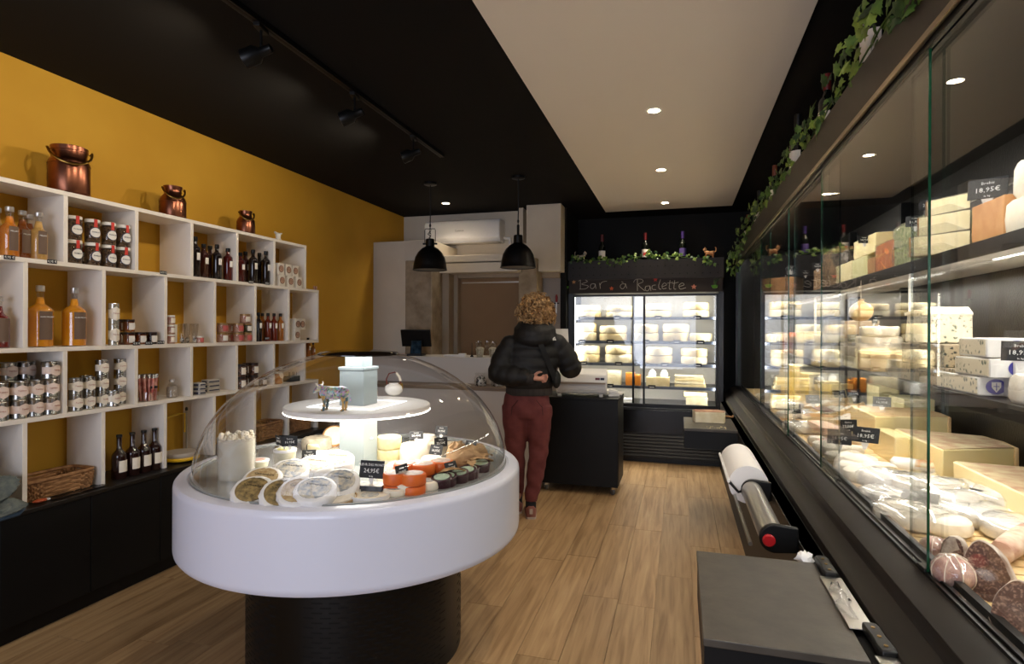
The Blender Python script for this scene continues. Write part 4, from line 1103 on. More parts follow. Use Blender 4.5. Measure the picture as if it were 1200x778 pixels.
for n, (u, v, a) in enumerate([(562, 556, .3), (574, 552, 1.2), (552, 560, 2.0), (535, 572, .7)]):
    p = dk(u, v, DK, .6)
    t = thing('dry_leaf', f'curled dry chestnut leaf, {ORD[n]} of four among the plum cups', 'leaf', (p.x, p.y, DK + .055), a, 'dry leaves')
    vs = []; fs = []
    for i in range(8):
        s = i / 7; w_ = .022 * math.sin(PI * min(1, s * .96 + .02)) * (1 + .2 * (-1) ** i)
        for k in (-1, 0, 1): vs.append(((s - .5) * .12, k * w_, .014 * math.sin(s * 3) + .006 * abs(k)))
    for i in range(7):
        for k in range(2): fs.append((i * 3 + k, i * 3 + k + 1, i * 3 + k + 4, i * 3 + k + 3))
    MB().add(vs, fs).build('blade', mat('dry_leaf_brown', '#a5845a', .8, c2='#7d5c38', ns=40), t)
    MB().tube([(-.075, 0, 0), (.06, 0, .004)], .0012, 4).build('midrib', M_brown, t)
for u, v, h, rz, tl, k, lab in [(488, 540, .085, .5, -.5, 0, 'price tag tilted over the lumpy goat cheese'), (517, 531, .075, -.05, 0, 1, 'price tag facing front at the back rim'), (510, 551, .05, -.2, -.1, 2, 'grey looking price tag behind the orange stacks'),
                     (516, 540, .05, .8, .2, 3, 'price tag half hidden behind another at the back'), (551, 545, .05, -.4, 0, 2, 'price tag above the kraft bundles'), (531, 568, .03, 1.2, -.2, 3, 'slanted price tag beside the plum cups')]:
    put_tag(tuple(dk(u, v) + Vector((0, 0, h))), rz, lab, k, .9, 'tags under the dome', tilt=tl)
# ------------------------------------------------------------------ long glazed wall case on the right
Y0, Y1 = .10, 6.95
GX = .62
case = thing('glazed_display_case', 'long black glazed cheese display case with sliding glass doors along the right wall', 'display case', (1.0, Y0, 0))
CMi = T(-1.0, -Y0, 0)
def cs(name, x0, x1, y0, y1, z0, z1, m, bevel=0, par=None): return MB().box(x0, x1, y0, y1, z0, z1).build(name, m, par or case, bevel=bevel, M=CMi if par is None else None)
XZY = Matrix(((1, 0, 0, 0), (0, 0, 1, 0), (0, 1, 0, 0), (0, 0, 0, 1)))
cs('base_panel', .41, 1.5, Y0, Y1, 0, .70, mat('dark_brown_base', '#15100c', .5))
MB().prism([(.41, .70), (.465, .70), (.465, .735), (.523, .77), (.535, .80), (.60, .826), (.66, .826), (.66, .74), (.41, .74)][:7] + [(.66, .70)], Y0, Y1, M=XZY).build('front_rail', M_brnmetal, case, bevel=.002, M=CMi)
for x in (.604, .622): cs('door_track', x, x + .006, Y0, Y1, .826, .834, M_blkmetal)
cs('deck_edge', .642, .66, Y0, Y1, .80, .845, M_blkmetal)
cs('deck_tray', .66, 1.46, Y0, Y1, .78, .795, M_blkmetal)
cs('back_panel', 1.46, 1.5, Y0, Y1, .70, 2.36, mat('embossed_black_panel', '#1a1714', .3, .4, c2='#221e1a', ns=60, bump=.4, bs=140))
cs('end_panel', .60, 1.5, Y1, Y1 + .03, 0, 2.36, M_blkmetal); cs('end_panel', .60, 1.5, Y0 - .03, Y0, 0, 2.36, M_blkmetal)
cs('top_panel', .62, 1.5, Y0, Y1, 2.33, 2.37, M_blkmetal)
fa = cs('fascia', .60, .635, Y0, Y1, 2.20, 2.37, M_fascia, bevel=.002)
cs('metal_trim', .590, .601, Y0, Y1, 2.188, 2.206, mat('champagne_metal', '#a09078', .3, 1.0), bevel=.001)
for x in (.603, .621): cs('upper_track', x, x + .012, Y0, Y1, 2.172, 2.19, M_blkmetal)
for y in (1.3, 2.45, 3.6, 4.75, 5.9): cs('deck_divider', .66, .664, y, y + .004, .795, .80, M_steel)
# wooden slats on the deck
nsl = 0
y = Y0 + .02
slm = MB().box(.665, 1.45, 0, .052, .795, .806).mesh('slat', M_slat)
while y < Y1 - .06:
    o = bpy.data.objects.new('slat', slm); COL.objects.link(o); o.parent = case; o.location = (-1.0, y - Y0, 0); y += .062
DZ = .806
# shelves
MIDZ, UPZ = 1.237, 1.757
def shelf(name, x0, z, dep):
    s = cs(name, x0, 1.45, Y0 + .02, Y1 - .02, z - .012, z, M_brnmetal)
    e = cs('shelf_edge', x0 - .012, x0, Y0 + .02, Y1 - .02, z - dep, z + .002, M_brnmetal, bevel=.001)
    return s
shelf('middle_shelf', .93, MIDZ, .045); shelf('upper_shelf', .99, UPZ, .05)
cs('shelf_lining', .99, 1.45, Y0 + .02, Y1 - .02, UPZ - .02, UPZ - .013, M_whitepl)
for (y, x) in ((at(1067, 380, X=.99).y, .985), (4.9, .985), (.9, .985)): cs('shelf_post', x, x + .014, y, y + .014, MIDZ, UPZ - .05, mat('white_post', '#e9e6df', .4))
for y in (2.9, 4.4, 5.6): cs('rear_bracket', 1.40, 1.455, y, y + .03, .80, 2.3, M_blkmetal)
# led lamps below header and shelves
def led(x, z, w_, power, rot=0, y0=Y0 + .1, y1=Y1 - .1):
    s = cs('led_tube', x - .006, x + .006, y0, y1, z + .001, z + .006, M_ledstrip)
    l = bpy.data.lights.new('case_led', 'AREA'); l.shape = 'RECTANGLE'; l.size = w_; l.size_y = Y1 - Y0 - .2; l.energy = power; l.color = CASE
    o = bpy.data.objects.new('case_led', l); COL.objects.link(o); o.parent = case
    o.location = (x - 1.0, (Y1 - Y0) / 2, z); o.rotation_euler = (0, rot, 0)
led(.665, 2.235, .03, 44, -.55)
led(1.20, UPZ - .024, .03, 40, .1, 1.70, 2.75)
led(.96, MIDZ - .016, .03, 24, -.2)
# sliding glass doors
doors = [(.42, 1.89, 1), (1.72, 2.90, 0), (2.66, 3.93, 1), (3.72, 4.94, 0), (4.58, 6.93, 1)]
for n, (ya, yb, k) in enumerate(doors):
    x = GX - .009 + k * .018
    t = thing('sliding_glass_door', f"clear sliding glass door of the wall case, {ORD[n]} from the camera", 'glass door', (x, ya, .836), 0, 'sliding glass doors')
    MB().box(-.0025, .0025, .003, yb - ya - .003, 0, 1.342).build('pane', M_glass, t)
    for yy in (0, yb - ya - .003): MB().box(-.003, .003, yy, yy + .003, 0, 1.342).build('green_edge' if k == 0 or n == 4 else 'polished_edge', M_gedge if k == 0 or n == 4 else M_pedge, t)
    MB().box(-.009, .007, .002, .05, -.008, .006).build('glide', M_blkmetal, t, bevel=.002)

# ---- goods
def caseP(u, v, z=DZ, xmin=.70, xmax=1.40):
    p = at(u, v, Z=z)
    x = min(max(p.x, xmin), xmax)
    return Vector((x, p.y, z))
def brick(name, label, x, y, z, sx, sy, sz, m, rz=0, seed=0, group=None, film=False, rind=None, paper=None, cat='cheese'):
    t = thing(name, label, cat, (x, y, z), rz, group)
    block(sx, sy, sz, seed, .0022).build('cheese', m, t, bevel=.003)
    if rind: MB().box(-sx / 2 - .002, sx / 2 + .002, -sy / 2 - .002, sy / 2 + .002, sz * .9, sz + .002).jitter(.001, 3).build('rind', rind, t)
    if paper: MB().box(-sx * .4, sx * .4, -sy * .4, sy * .4, sz + .002, sz + .004).build('label_paper', paper, t)
    if film: block(sx * 1.04, sy * 1.04, sz * 1.03, seed + 5, .004).build('film_wrap', M_film, t)
    return t
G1 = 'big cut hard cheeses on the case deck'
M_swirl = mat('printed_rind_paper', '#d8c9a0', .5, c2='#b98f72', ns=14, nd=5, coat=.2)
M_comte = mat('comte_paste', '#ecdcaa', .45, c2='#e5d299', ns=6, coat=.15)
# four big halves along the rear of the deck
def big_block(label, y0, y1, x0, x1, h, top, rindm, taper=.06, seed=0):
    t = thing('hard_cheese_block', label, 'cheese', ((x0 + x1) / 2, (y0 + y1) / 2, DZ), 0, G1)
    cx, cy = (x0 + x1) / 2, (y0 + y1) / 2
    poly = [(x0 - cx, y0 - cy), (x1 - cx, y0 - cy + taper), (x1 - cx + .02, 0), (x1 - cx, y1 - cy - taper), (x0 - cx, y1 - cy)]
    MB().prism(poly, .001, h).jitter(.003, seed).build('paste', M_comte, t, bevel=.006)
    MB().prism([(x * .97, y * .97) for x, y in poly], h, h + .003).jitter(.001, seed).build('label_paper', top, t)
    MB().prism([(x1 - cx - .004, y0 - cy + taper - .01), (x1 - cx + .012, y0 - cy + taper - .01), (x1 - cx + .03, 0), (x1 - cx + .012, y1 - cy - taper + .01), (x1 - cx - .004, y1 - cy - taper + .01), (x1 - cx + .014, 0)], 0, h + .002).build('rind', rindm, t, bevel=.004)
    return t
big_block('nearest big pale yellow cheese block with a printed paper on top', 2.12, 2.72, 1.05, 1.36, .125, M_swirl, M_rindtan, .05, 1)
big_block('big yellow half wheel with swirling print behind the nearest block', 2.85, 3.42, 1.06, 1.38, .145, M_swirl, M_rindtan, .14, 2)
big_block('tall yellow cheese block with a tan rind top, third from the near end', 3.5, 3.98, 1.0, 1.36, .19, M_rindtan, M_rindtan, .08, 3)
big_block('low yellow cheese slab in front of the tall block', 3.18, 3.5, .99, 1.03 + .02, .13, M_comte, M_comte, .005, 4)
wedge('tall_yellow_wedge', 'tall bright yellow wedge near the far end of the case deck', 'cheese', (1.30, 6.0, DZ), PI + .3, .42, 1.1, .33, M_paleyel, M_yellowrind, G1)
wedge('tall_yellow_wedge', 'tall yellow wedge with rounded yellow wax beside the first near the far end', 'cheese', (1.30, 5.52, DZ), PI - .1, .30, 1.2, .28, M_paleyel, M_yellowrind, G1)
wedge('holed_yellow_wedge', 'pale wedge with a curved rind left of the wooden crates', 'cheese', (1.34, 5.25, DZ), PI + .2, .24, .9, .22, M_paste2, M_yellowrind, G1)
for n, (y, s, lab) in enumerate([(4.55, .17, 'greenish cream cheese cube at the back wall behind the crates'), (4.1, .16, 'pale green rinded cheese cube at the back wall behind the tall block')]):
    brick('rear_cheese_cube', lab, 1.36, y, DZ, .16, .26, .27 - n * .03, mat('sage_rind', '#c9c294', .7, c2='#b3aa7c', ns=12, bump=.4), 0, n, G1)
# wooden crates with small goat cheeses
def crate():
    t = thing('wooden_cheese_crate', 'x', 'crate')
    W_, L_, H_ = .20, .32, .05
    MB().box(-W_ / 2, W_ / 2, -L_ / 2, L_ / 2, 0, .006).build('base', M_slat, t)
    for s in (-1, 1):
        MB().box(s * W_ / 2 - .005, s * W_ / 2 + .005, -L_ / 2, L_ / 2, 0, H_).build('side_board', M_slat, t, bevel=.001)
        MB().box(-W_ / 2, W_ / 2, s * L_ / 2 - .005, s * L_ / 2 + .005, 0, H_ + .015).build('end_board', M_slat, t, bevel=.001)
    text_mesh('FERMIER', .036, M_brown, 'stencil', parent=t, M=T(0, -L_ / 2 - .0055, .03) @ RX(PI / 2))
    return t
K = Kind(crate)
crates = [(1.08, 4.20, .05, .5, .25, 'nearest wooden crate tilted over the tall block, with burnt lettering'), (1.07, 4.57, .05, .5, .33, 'second wooden crate filled with small white cheeses'), (1.06, 4.94, .05, .45, .30, 'third wooden crate farther along the deck')]
for n, (x, y, z, rz, tl, lab) in enumerate(crates):
    Mx = T(x, y, DZ + z) @ RZ(rz) @ RX(-.12) @ RY(-tl)
    K.put((0, 0, 0), 0, lab, 'wooden crates of small cheeses', M=Mx)
    R = random.Random(n)
    kk_ = None
    for i in range(3):
        for j in range(4):
            if kk_ is None and n == 0 and i == 0 and j == 0:
                def mk():
                    b = MB().lathe([(.024, 0), (.031, .006), (.032, .026), (.025, .033), (0, .034)], 14).jitter(.0015, 4).build('small_goat_cheese', M_bloom); return b
                KSG = Kind(mk)
            Mg = Mx @ T(-.063 + i * .063, -.115 + j * .077, .006) @ RZ(R.random() * 6)
            g = KSG.put((0, 0, 0), 0, f'small white round goat cheese in the {ORD[n]} wooden crate, row {ORD[i]}, {ORD[j]} along', 'small goat cheeses in the crates', M=Mg)
            g['category'] = 'cheese'; g['label'] = f'small white goat cheese in the {ORD[n]} wooden crate, {ORD[i]} file, {ORD[j]} place'

# soft white cheeses along the front of the deck
def softcheese(r, h, m, film=False, swirl=False, seed=0):
    def f():
        t = thing('soft_white_cheese', 'x', 'cheese')
        MB().lathe([(r * .8, 0), (r * .97, h * .2), (r, h * .5), (r * .95, h * .85), (r * .8, h), (r * .4, h * 1.04), (0, h * 1.03)], 26).jitter(r * .025, seed).build('rind', m, t)
        if swirl:
            pts = [((.08 + .06 * a) * r * 1.0 * math.cos(a), (.08 + .06 * a) * r * math.sin(a), h * 1.04 - (.08 + .06 * a) ** 2 * h * .04) for a in [i * .5 for i in range(26)]]
            MB().tube(pts, r * .022, 5).build('pressed_spiral', m, t)
        if film: MB().lathe([(r * .9, 0), (r * 1.04, h * .2), (r * 1.05, h * .8), (r * .85, h * 1.07), (r * .3, h * 1.14), (0, h * 1.1)], 22).jitter(r * .05, seed + 3).build('film_wrap', M_film, t)
        return t
    return f
KS = {'a': Kind(softcheese(.085, .045, M_bloom, False, True, 1)), 'b': Kind(softcheese(.085, .05, M_wrap2, True, False, 2)), 'c': Kind(softcheese(.06, .045, M_white_ch, False, False, 3)), 'd': Kind(softcheese(.10, .05, M_bloom, True, True, 4)), 'e': Kind(softcheese(.042, .035, M_white_ch, False, False, 5))}
GS = 'soft white cheeses along the front of the deck'
soft = [(1047, 612, 0, 'd', 'largest film wrapped white cheese with spiral near the green glass edge'), (1015, 590, 0, 'b', 'crinkled film wrapped white cheese left of the big spiral one'), (1040, 580, .03, 'b', 'film wrapped white cheese behind the crinkled one'),
        (988, 562, 0, 'c', 'smooth oval white cheese at the front glass'), (1008, 553, .02, 'c', 'smooth white cheese behind the oval one'), (1030, 560, .01, 'c', 'smooth white cheese between the tags and the wrapped ones'),
        (968, 554, 0, 'c', 'white cheese left of the black price tag at the glass'), (1082, 610, 0, 'a', 'broad white cheese right of the green glass edge'), (1085, 590, .035, 'd', 'film wrapped white cheese under the grey card'),
        (1112, 600, .02, 'b', 'bulging wrapped white cheese before the nearest yellow block'), (1140, 612, .0, 'b', 'wrapped white cheese behind the upright salami slices'), (1170, 618, 0, 'a', 'white cheese with a spiral near the right edge'),
        (1195, 632, 0, 'b', 'wrapped white cheese cut by the right edge'), (950, 541, 0, 'c', 'grey white cheese third from the pink pieces'), (975, 538, .02, 'c', 'white rinded cheese behind the first row, middle'),
        (1000, 537, .02, 'e', 'little white cheese behind the middle tag'), (938, 528, 0, 'c', 'flat white cheese behind the mid glass edge'), (955, 520, 0, 'e', 'small white cheese beside the pink pieces'),
        (925, 505, 0, 'd', 'broad white cheese near the bottom glide'), (912, 490, 0, 'c', 'white cheese in the far half of the deck, nearest the glass'), (925, 485, .03, 'b', 'wrapped white cheese heaped in the far half'), (902, 478, 0, 'c', 'small white cheese in the far corner'),
        (940, 478, .0, 'd', 'white cheese under the far slanted cards'), (893, 468, 0, 'c', 'whitish round cheese at the far end of the deck'), (950, 490, 0, 'b', 'wrapped white cheese between crates and pink pieces'), (935, 465, .03, 'e', 'little white cheese below the tall yellow wedge'),
        (1150, 592, .02, 'b', 'wrapped white cheese against the nearest yellow block'), (1108, 625, .0, 'c', 'plump white cheese behind the smaller salami'), (1187, 605, .03, 'd', 'spiral pressed white cheese under the yellow block at the right'), (1068, 565, .0, 'e', 'little white cheese before the silver log'), (1010, 520, .0, 'e', 'small white cheese below the tall block')]
for n, (u, v, z, k, lab) in enumerate(soft):
    p = caseP(u, v, DZ, .75)
    if p.y > 3.95: p.x = min(p.x, .86)
    KS[k].put((p.x, p.y, DZ + z), n * .7, lab, GS, scale=1.18)
# pink pieces
M_pinkch = mat('pink_rind', '#d9a58c', .6, c2='#e6c3ae', ns=14, bump=.4)
for n, (u, v, z, lab) in enumerate([(955, 528, .0, 'pinkish flat cheese slab, lower one of the pair on the deck'), (962, 515, .045, 'pinkish flat cheese slab, upper one of the pair on the deck')]):
    p = caseP(u, v, DZ, .76); brick('pink_cheese_slab', lab, p.x + .03, p.y + .05, DZ + z, .10, .30, .04, M_pinkch, .1 * n, n, 'pink slabs on the deck')
# silver wrapped log
p = caseP(1062, 557, DZ)
t = thing('wrapped_goat_log', 'silvery film wrapped goat log with a coloured label beside the black tags', 'cheese', M=T(p.x + .06, p.y, DZ + .036) @ RZ(-.5))
MB().tube([(-.12, 0, 0), (-.11, 0, 0), (-.05, 0, .001), (.03, 0, 0), (.11, 0, 0), (.12, 0, 0)], [.02, .034, .036, .036, .034, .02], 16).jitter(.002, 4).build('wrapper', M_wrap2, t)
MB().lathe([(.037, -.02), (.038, -.02), (.038, .05), (.037, .05)], 18, RY(PI / 2) @ RZ(-.9 + PI), a0=0, a1=2.2).build('label', mat('gold_red_label', '#c9823c', .4, c2='#c4c0a0', ns=40, coat=.3), t)
t = thing('mauve_card_sheet', 'small flat mauve wooden paddle between the far soft cheeses', 'card', tuple(caseP(965, 497, DZ) + Vector((0, 0, .10))), .8)
MB().box(-.07, .07, -.04, .04, 0, .004, M=RX(.3)).build('sheet', mat('mauve_board', '#8b6a5c', .6), t)

# salami
M_salami = mat('salami_cut', '#543a33', .5, c2='#96796a', ns=170, nd=3, ramp=(.5, .66), coat=.15)
M_salamic = mat('salami_casing', '#7b655a', .8, c2='#c9beb2', ns=28, nd=5, bump=.6, bs=60)
def slab_salami(w_, h_, lobes=True):
    def f():
        t = thing('cut_salami', 'x', 'sausage')
        pts = []
        for i in range(28):
            a = 2 * PI * i / 28
            r = 1 + (.13 * math.cos(2 * a) if lobes else 0)
            pts.append((w_ * math.cos(a) * (1 + .12 * (math.sin(a) < 0)) * (r if lobes else 1), h_ * math.sin(a)))
        MB().prism(pts, 0, .03).jitter(.001, 2).build('casing', M_salamic, t, bevel=.004)
        MB().prism([(x * .93, y * .93) for x, y in pts], .0300, .0312).build('cut_face', M_salami, t)
        return t
    return f
KA = Kind(slab_salami(.028, .042, False)); KB = Kind(slab_salami(.042, .074))
p = at(1117, 648, Z=DZ); FACE = math.atan2(-p.x, p.y)
def stand(p, rz, tl, h): return T(p.x, p.y, DZ + h) @ RZ(rz) @ RX(PI / 2 - tl) @ T(0, 0, -.015)
KA.put((0, 0, 0), 0, 'greyish cut salami standing upright at the front of the deck, smaller one', 'cut salamis', M=stand(at(1119, 664, Z=DZ), -.75, .2, .042))
KB.put((0, 0, 0), 0, 'dark cut salami slice leaning beside the netted knuckle, lobed outline', 'cut salamis', M=stand(at(1158, 698, Z=DZ), -.8, .35, .058) @ RZ(.35))
KB.put((0, 0, 0), 0, 'dark cut salami at the lower right edge of the view', 'cut salamis', M=stand(at(1196, 748, Z=DZ), -.9, .5, .045) @ RZ(.2))
M_ham = mat('cured_meat', '#9c6456', .5, c2='#c9a392', ns=24, nd=5, bump=.5, bs=40, coat=.4)
M_net = mat('net_string', '#e2d3bd', .8)
for n, (u, v, r, lab) in enumerate([(1117, 690, .046, 'netted cured knuckle tied with white string at the front glass'), (1096, 655, .034, 'smaller film wrapped cured sausage end behind the netted one'), (1140, 682, .034, 'round cured sausage between the netted knuckle and the leaning slice')]):
    p = at(u, v, Z=DZ)
    t = thing('cured_sausage', lab, 'sausage', (p.x, p.y, DZ + r * .9), n, 'cured sausages at the front')
    MB().ball(r, r * 1.15, r * .92, seg=20, rings=12).jitter(.002, n).build('meat', M_ham, t)
    if n < 2:
        nb = MB()
        for k in range(4 if n == 0 else 2):
            a = PI * k / 4
            nb.tube([(r * 1.03 * math.cos(q) * math.cos(a), r * 1.18 * math.cos(q) * math.sin(a), r * .96 * math.sin(q)) for q in [2 * PI * i / 20 for i in range(20)]], .0013, 4, closed=True)
        tag(nb.build('netting', M_net, t), kind='stuff')
        MB().ball(r * 1.06, r * 1.2, r * .98, seg=14, rings=8).jitter(.002, n + 3).build('film_wrap', M_film, t)
p = at(1165, 648, Z=DZ)
t = thing('dried_sausage', 'long floury dried sausages behind the salami slices, upper one', 'sausage', (p.x + .05, p.y, DZ + .035), .9, 'floury sausages')
MB().tube([(-.14, 0, 0), (-.13, 0, 0), (-.05, 0, .0), (.06, 0, 0), (.14, 0, 0), (.15, 0, 0)], [.008, .03, .034, .035, .03, .008], 14).jitter(.002, 4).build('casing', mat('floury_casing', '#d6c3ae', .8, c2='#b08874', ns=20, bump=.5), t)
dup(t, (p.x + .10, p.y - .10, DZ + .035), 1.0, 'long floury dried sausage behind the salami slices, lower one')
t = thing('paper_cup_stand', 'clear acrylic tag stand at the far right of the deck', 'stand', tuple(caseP(1193, 605, DZ)))
MB().box(-.02, .02, -.003, .003, 0, .09).build('plate', M_film, t); MB().lathe([(.006, .09), (.006, .11), (0, .112)], 10).build('knob', M_whitepl, t)
t = thing('grey_price_card', 'grey plastic card lying slanted on the white cheeses by the green glass edge', 'price tag', M=T(*at(1078, 582, Z=DZ + .115)) @ RZ(-.5) @ RX(.35))
MB().box(-.05, .05, -.028, .028, 0, .0015).build('card', mat('grey_card', '#8f8c86', .3, .3), t)

# price tags on the deck
for n, (u, v, z, rz, s, k, lab) in enumerate([(972, 548, .085, -.15, 1.35, 0, 'black price tag at the front glass in the middle of the deck'), (1013, 548, .085, -.25, 1.5, 1, 'widest black price tag, right of the one at the glass'), (1033, 520, .185, -.1, 1.2, 2, 'small black price tag stuck on the tall block'),
       (993, 535, .105, .5, 1.2, 3, 'greyish turned price tag between the two big black ones'), (1001, 500, .17, .3, 1.2, 3, 'grey price tag leaning above the tall block'), (985, 495, .15, .5, 1.1, 0, 'price tag on the crate of small cheeses'),
       (960, 480, .18, -.5, 1.2, 2, 'tilted price tag before the holed wedge'), (953, 500, .13, .4, 1.2, 1, 'price tag among the far soft cheeses at the green edge'), (914, 470, .30, 0, 1.3, 2, 'price tag on the front of the tall yellow wedge'),
       (905, 478, .25, .1, 1.3, 3, 'second price tag below the tall yellow wedge'), (904, 482, .12, .1, 1.3, 0, 'price tag standing low in the far half of the deck'), (896, 468, .22, .1, .9, 1, 'farthest price tag on the deck'),
       (930, 500, .06, .7, 1.3, 0, 'price tag leaning by the narrow dark post'), (1143, 603, .04, -.6, .7, 2, 'small tilted price tag in front of the nearest yellow block')]):
    p = caseP(u, v, DZ, .72)
    put_tag((p.x, p.y, DZ + z), rz - .25, lab, k, s, 'price tags on the case deck', tilt=(-.2 if n % 3 else .15))

# ---- middle shelf
def mid(u, z=MIDZ, dx=.0, X=.99):
    p = at(u, 420, X=X); return p.y
GM = 'cheeses on the middle shelf'
X1 = 1.02
def mb_(label, u0, u1, lv0, h, m, dep=.2, seed=0, film=False, x=.96, paper=None, name='cheese_block', zb=MIDZ, grp=GM, rind=None):
    ya, yb = at(u1, 400, X=x).y, at(u0, 400, X=x).y
    return brick(name, label, x + dep / 2, (ya + yb) / 2, zb + lv0, dep, abs(yb - ya) * .985, h, m, 0, seed, grp, film, rind, paper)
mb_('mottled blue cheese block, bottom left of the blue cheese stack', 1057, 1124, 0, .075, M_blue2, .22, 1)
mb_('grey blue veined block on the bottom one, middle of the blue cheese stack', 1056, 1107, .0765, .085, M_blue2, .2, 2)
mb_('rough white rinded blue block behind the middle one', 1107, 1130, .0765, .08, M_bloom, .18, 22, x=1.03)
t = thing('blue_cheese_wedge', 'white wedge of blue veined cheese leaning on top of the blue cheese stack', 'cheese', M=T(1.06, at(1100, 380, X=1.06).y, MIDZ + .165) @ RZ(.15) @ RY(0))
pz = [(-.105, 0), (.10, 0), (.085, .115), (.055, .14), (-.10, .12)]
MB().prism(pz, -.08, .08, M=Matrix(((0, 0, 1, 0), (-1, 0, 0, 0), (0, 1, 0, 0), (0, 0, 0, 1)))).jitter(.004, 3).build('paste', M_blue, t, bevel=.006)
MB().prism([(-.102, .118), (.057, .139), (.087, .113), (.09, .121), (.058, .15), (-.106, .128)], -.082, .082, M=Matrix(((0, 0, 1, 0), (-1, 0, 0, 0), (0, 1, 0, 0), (0, 0, 0, 1)))).jitter(.002, 3).build('rind', M_bloom, t)
# wrapped blue cheese bricks with round emblem
def emblem_brick(L_, two=False):
    def f():
        t = thing('wrapped_blue_brick', 'x', 'cheese')
        block(.16, L_, .062, 4, .0012).build('paper', M_wrap, t, bevel=.003)
        MB().box(-.0825, -.080, -L_ / 2 + .004, L_ / 2 - .004, .006, .056).build('cut_face', M_blue, t)
        for xx in ((-.03, .042) if two else (.0,)):
            y_ = -L_ / 2 - .0015
            e = MB().lathe([(.0, 0), (.025, 0), (.025, .0012), (0, .0012)], 26, T(xx, y_, .031) @ RX(PI / 2) @ S(1.15, 1, 1)).build('emblem', mat('violet_blue_print', '#4a46a0', .5), t)
            MB().prism([(-.013, .015), (.013, .015), (.013, -.002), (0, -.019), (-.013, -.002)], 0, .0012, M=T(xx, y_ - .0012, .031) @ RX(PI / 2)).build('emblem_shield', M_label, e)
            MB().box(-.0012, .0012, -.0006, 0, -.012, .012, M=T(xx, y_ - .0024, .031)).box(-.008, .008, -.0006, 0, .0, .0024, M=T(xx, y_ - .0024, .031)).build('shield_cross', MATS['violet_blue_print'], e)
        MB().box(-.05, .03, -L_ * .3, L_ * .2, .0622, .063).build('top_print', MATS['violet_blue_print'], t)
        MB().box(-.055, .035, -L_ * .33, L_ * .23, .0626, .0634).build('top_label', M_wrap, t)
        return t
    return f
ya, yb = at(1146, 450, X=.95).y, at(1098, 450, X=.95).y
ke = Kind(emblem_brick((yb - ya), True))
ke.put((1.03, (ya + yb) / 2, MIDZ), 0, 'white wrapped blue cheese brick with a violet emblem, lowest of three', 'wrapped bricks with violet emblem')
ya2, yb2 = at(1156, 420, X=.95).y, at(1121, 420, X=.95).y
ke2 = Kind(emblem_brick((yb2 - ya2)))
ke2.put((1.03, (ya2 + yb2) / 2, MIDZ + .064), .06, 'white wrapped blue cheese brick with a violet emblem, middle of three', 'wrapped bricks with violet emblem')
ke2.put((1.035, (ya2 + yb2) / 2 + .0, MIDZ + .129), -.04, 'white wrapped blue cheese brick with a violet emblem, topmost of three', 'wrapped bricks with violet emblem')
rough('round_white_rind_cheese', 'round white cheese at the front of the middle shelf, cut by the right edge', (1.02, at(1200, 470, X=.98).y, MIDZ), .07, .085, M_bloom, 31)
brick('wrapped_white_pack', 'white wrapped pack behind the price tag at the right edge', 1.10, at(1205, 420, X=1.1).y, MIDZ, .16, .2, .12, M_wrap, 0, 3)
wedge('cream_wedge', 'cream rounded cheese at the back of the middle shelf at the right edge', 'cheese', (1.3, at(1200, 400, X=1.3).y - .02, MIDZ + .0), 0, .14, 2.0, .30, M_paste, M_rindtan)
put_tag((.965, at(1196, 430, X=.965).y, MIDZ + .10), -.5, 'black price tag beside the wrapped bricks at the right edge', 1, 1.2, 'price tags on the shelves')
# round pale stack left of the white post
yy = at(1023, 400, X=1.06).y
for lv, (r, h, m, lab) in enumerate([(.12, .055, M_rindtan, 'bottom'), (.125, .05, M_paste, 'second'), (.115, .075, M_white_ch, 'third'), (.10, .055, M_white_ch, 'top')]):
    z = MIDZ + [0, .056, .107, .183][lv]
    t = thing('round_pale_cheese', f'{lab} cheese of the round pale stack left of the white post', 'cheese', (1.09, yy + .01 * (-1) ** lv, z), 0, 'stack of round pale cheeses')
    wheel(r, h, m).jitter(.003, lv).build('cheese', m, t); MB().lathe([(r * .98, 0), (r * 1.03, h * .3), (r * 1.02, h * .9), (r * .7, h * 1.05), (0, h * 1.03)], 20).jitter(.003, lv).build('film_wrap', M_film, t)
put_tag((1.06, yy, MIDZ + .238), .9, 'price tag standing on the round pale stack', 3, .9, 'price tags on the shelves', tilt=.3)
midlist = [(1040, 1057, 0, .06, M_rindgrey, 'grey rinded block right of the round stack'), (1005, 1020, .0, .07, M_rindtan, 'tan block in front of the round stack'), (988, 1004, 0, .05, M_paste, 'flat ivory block'), (985, 1002, .052, .04, M_rindgrey, 'grey slab on the flat ivory block'),
           (975, 988, 0, .11, M_bloom, 'chunky white block'), (966, 976, 0, .09, M_paste, 'ivory cube'), (966, 990, .13, .08, M_rindtan, 'tan rinded cube stacked high'), (954, 965, 0, .14, M_paste, 'tall ivory block'), (943, 953, 0, .11, M_bloom, 'white rinded block'),
           (933, 942, 0, .16, M_paste2, 'yellow tall block'), (925, 932, 0, .12, M_rindbrn, 'brown rinded block'), (917, 924, 0, .15, M_orangech, 'orange wax block'), (909, 916, 0, .13, M_bloom, 'pale block'), (901, 908, 0, .15, M_paste, 'ivory block'), (893, 900, 0, .12, M_paste2, 'yellow block')]
for n, (u0, u1, lv, h, m, lab) in enumerate(midlist):
    lv *= 1.3; h *= 1.3
    mb_(f'{lab} on the middle shelf, {ORD[n % 10]} from the post' if n < 10 else f'{lab}, far part of the middle shelf near the {ORD[n - 10]} gap', u0, u1, lv, h, m, .18, n + 40, film=n % 2 == 0, name='shelf_cheese_block')
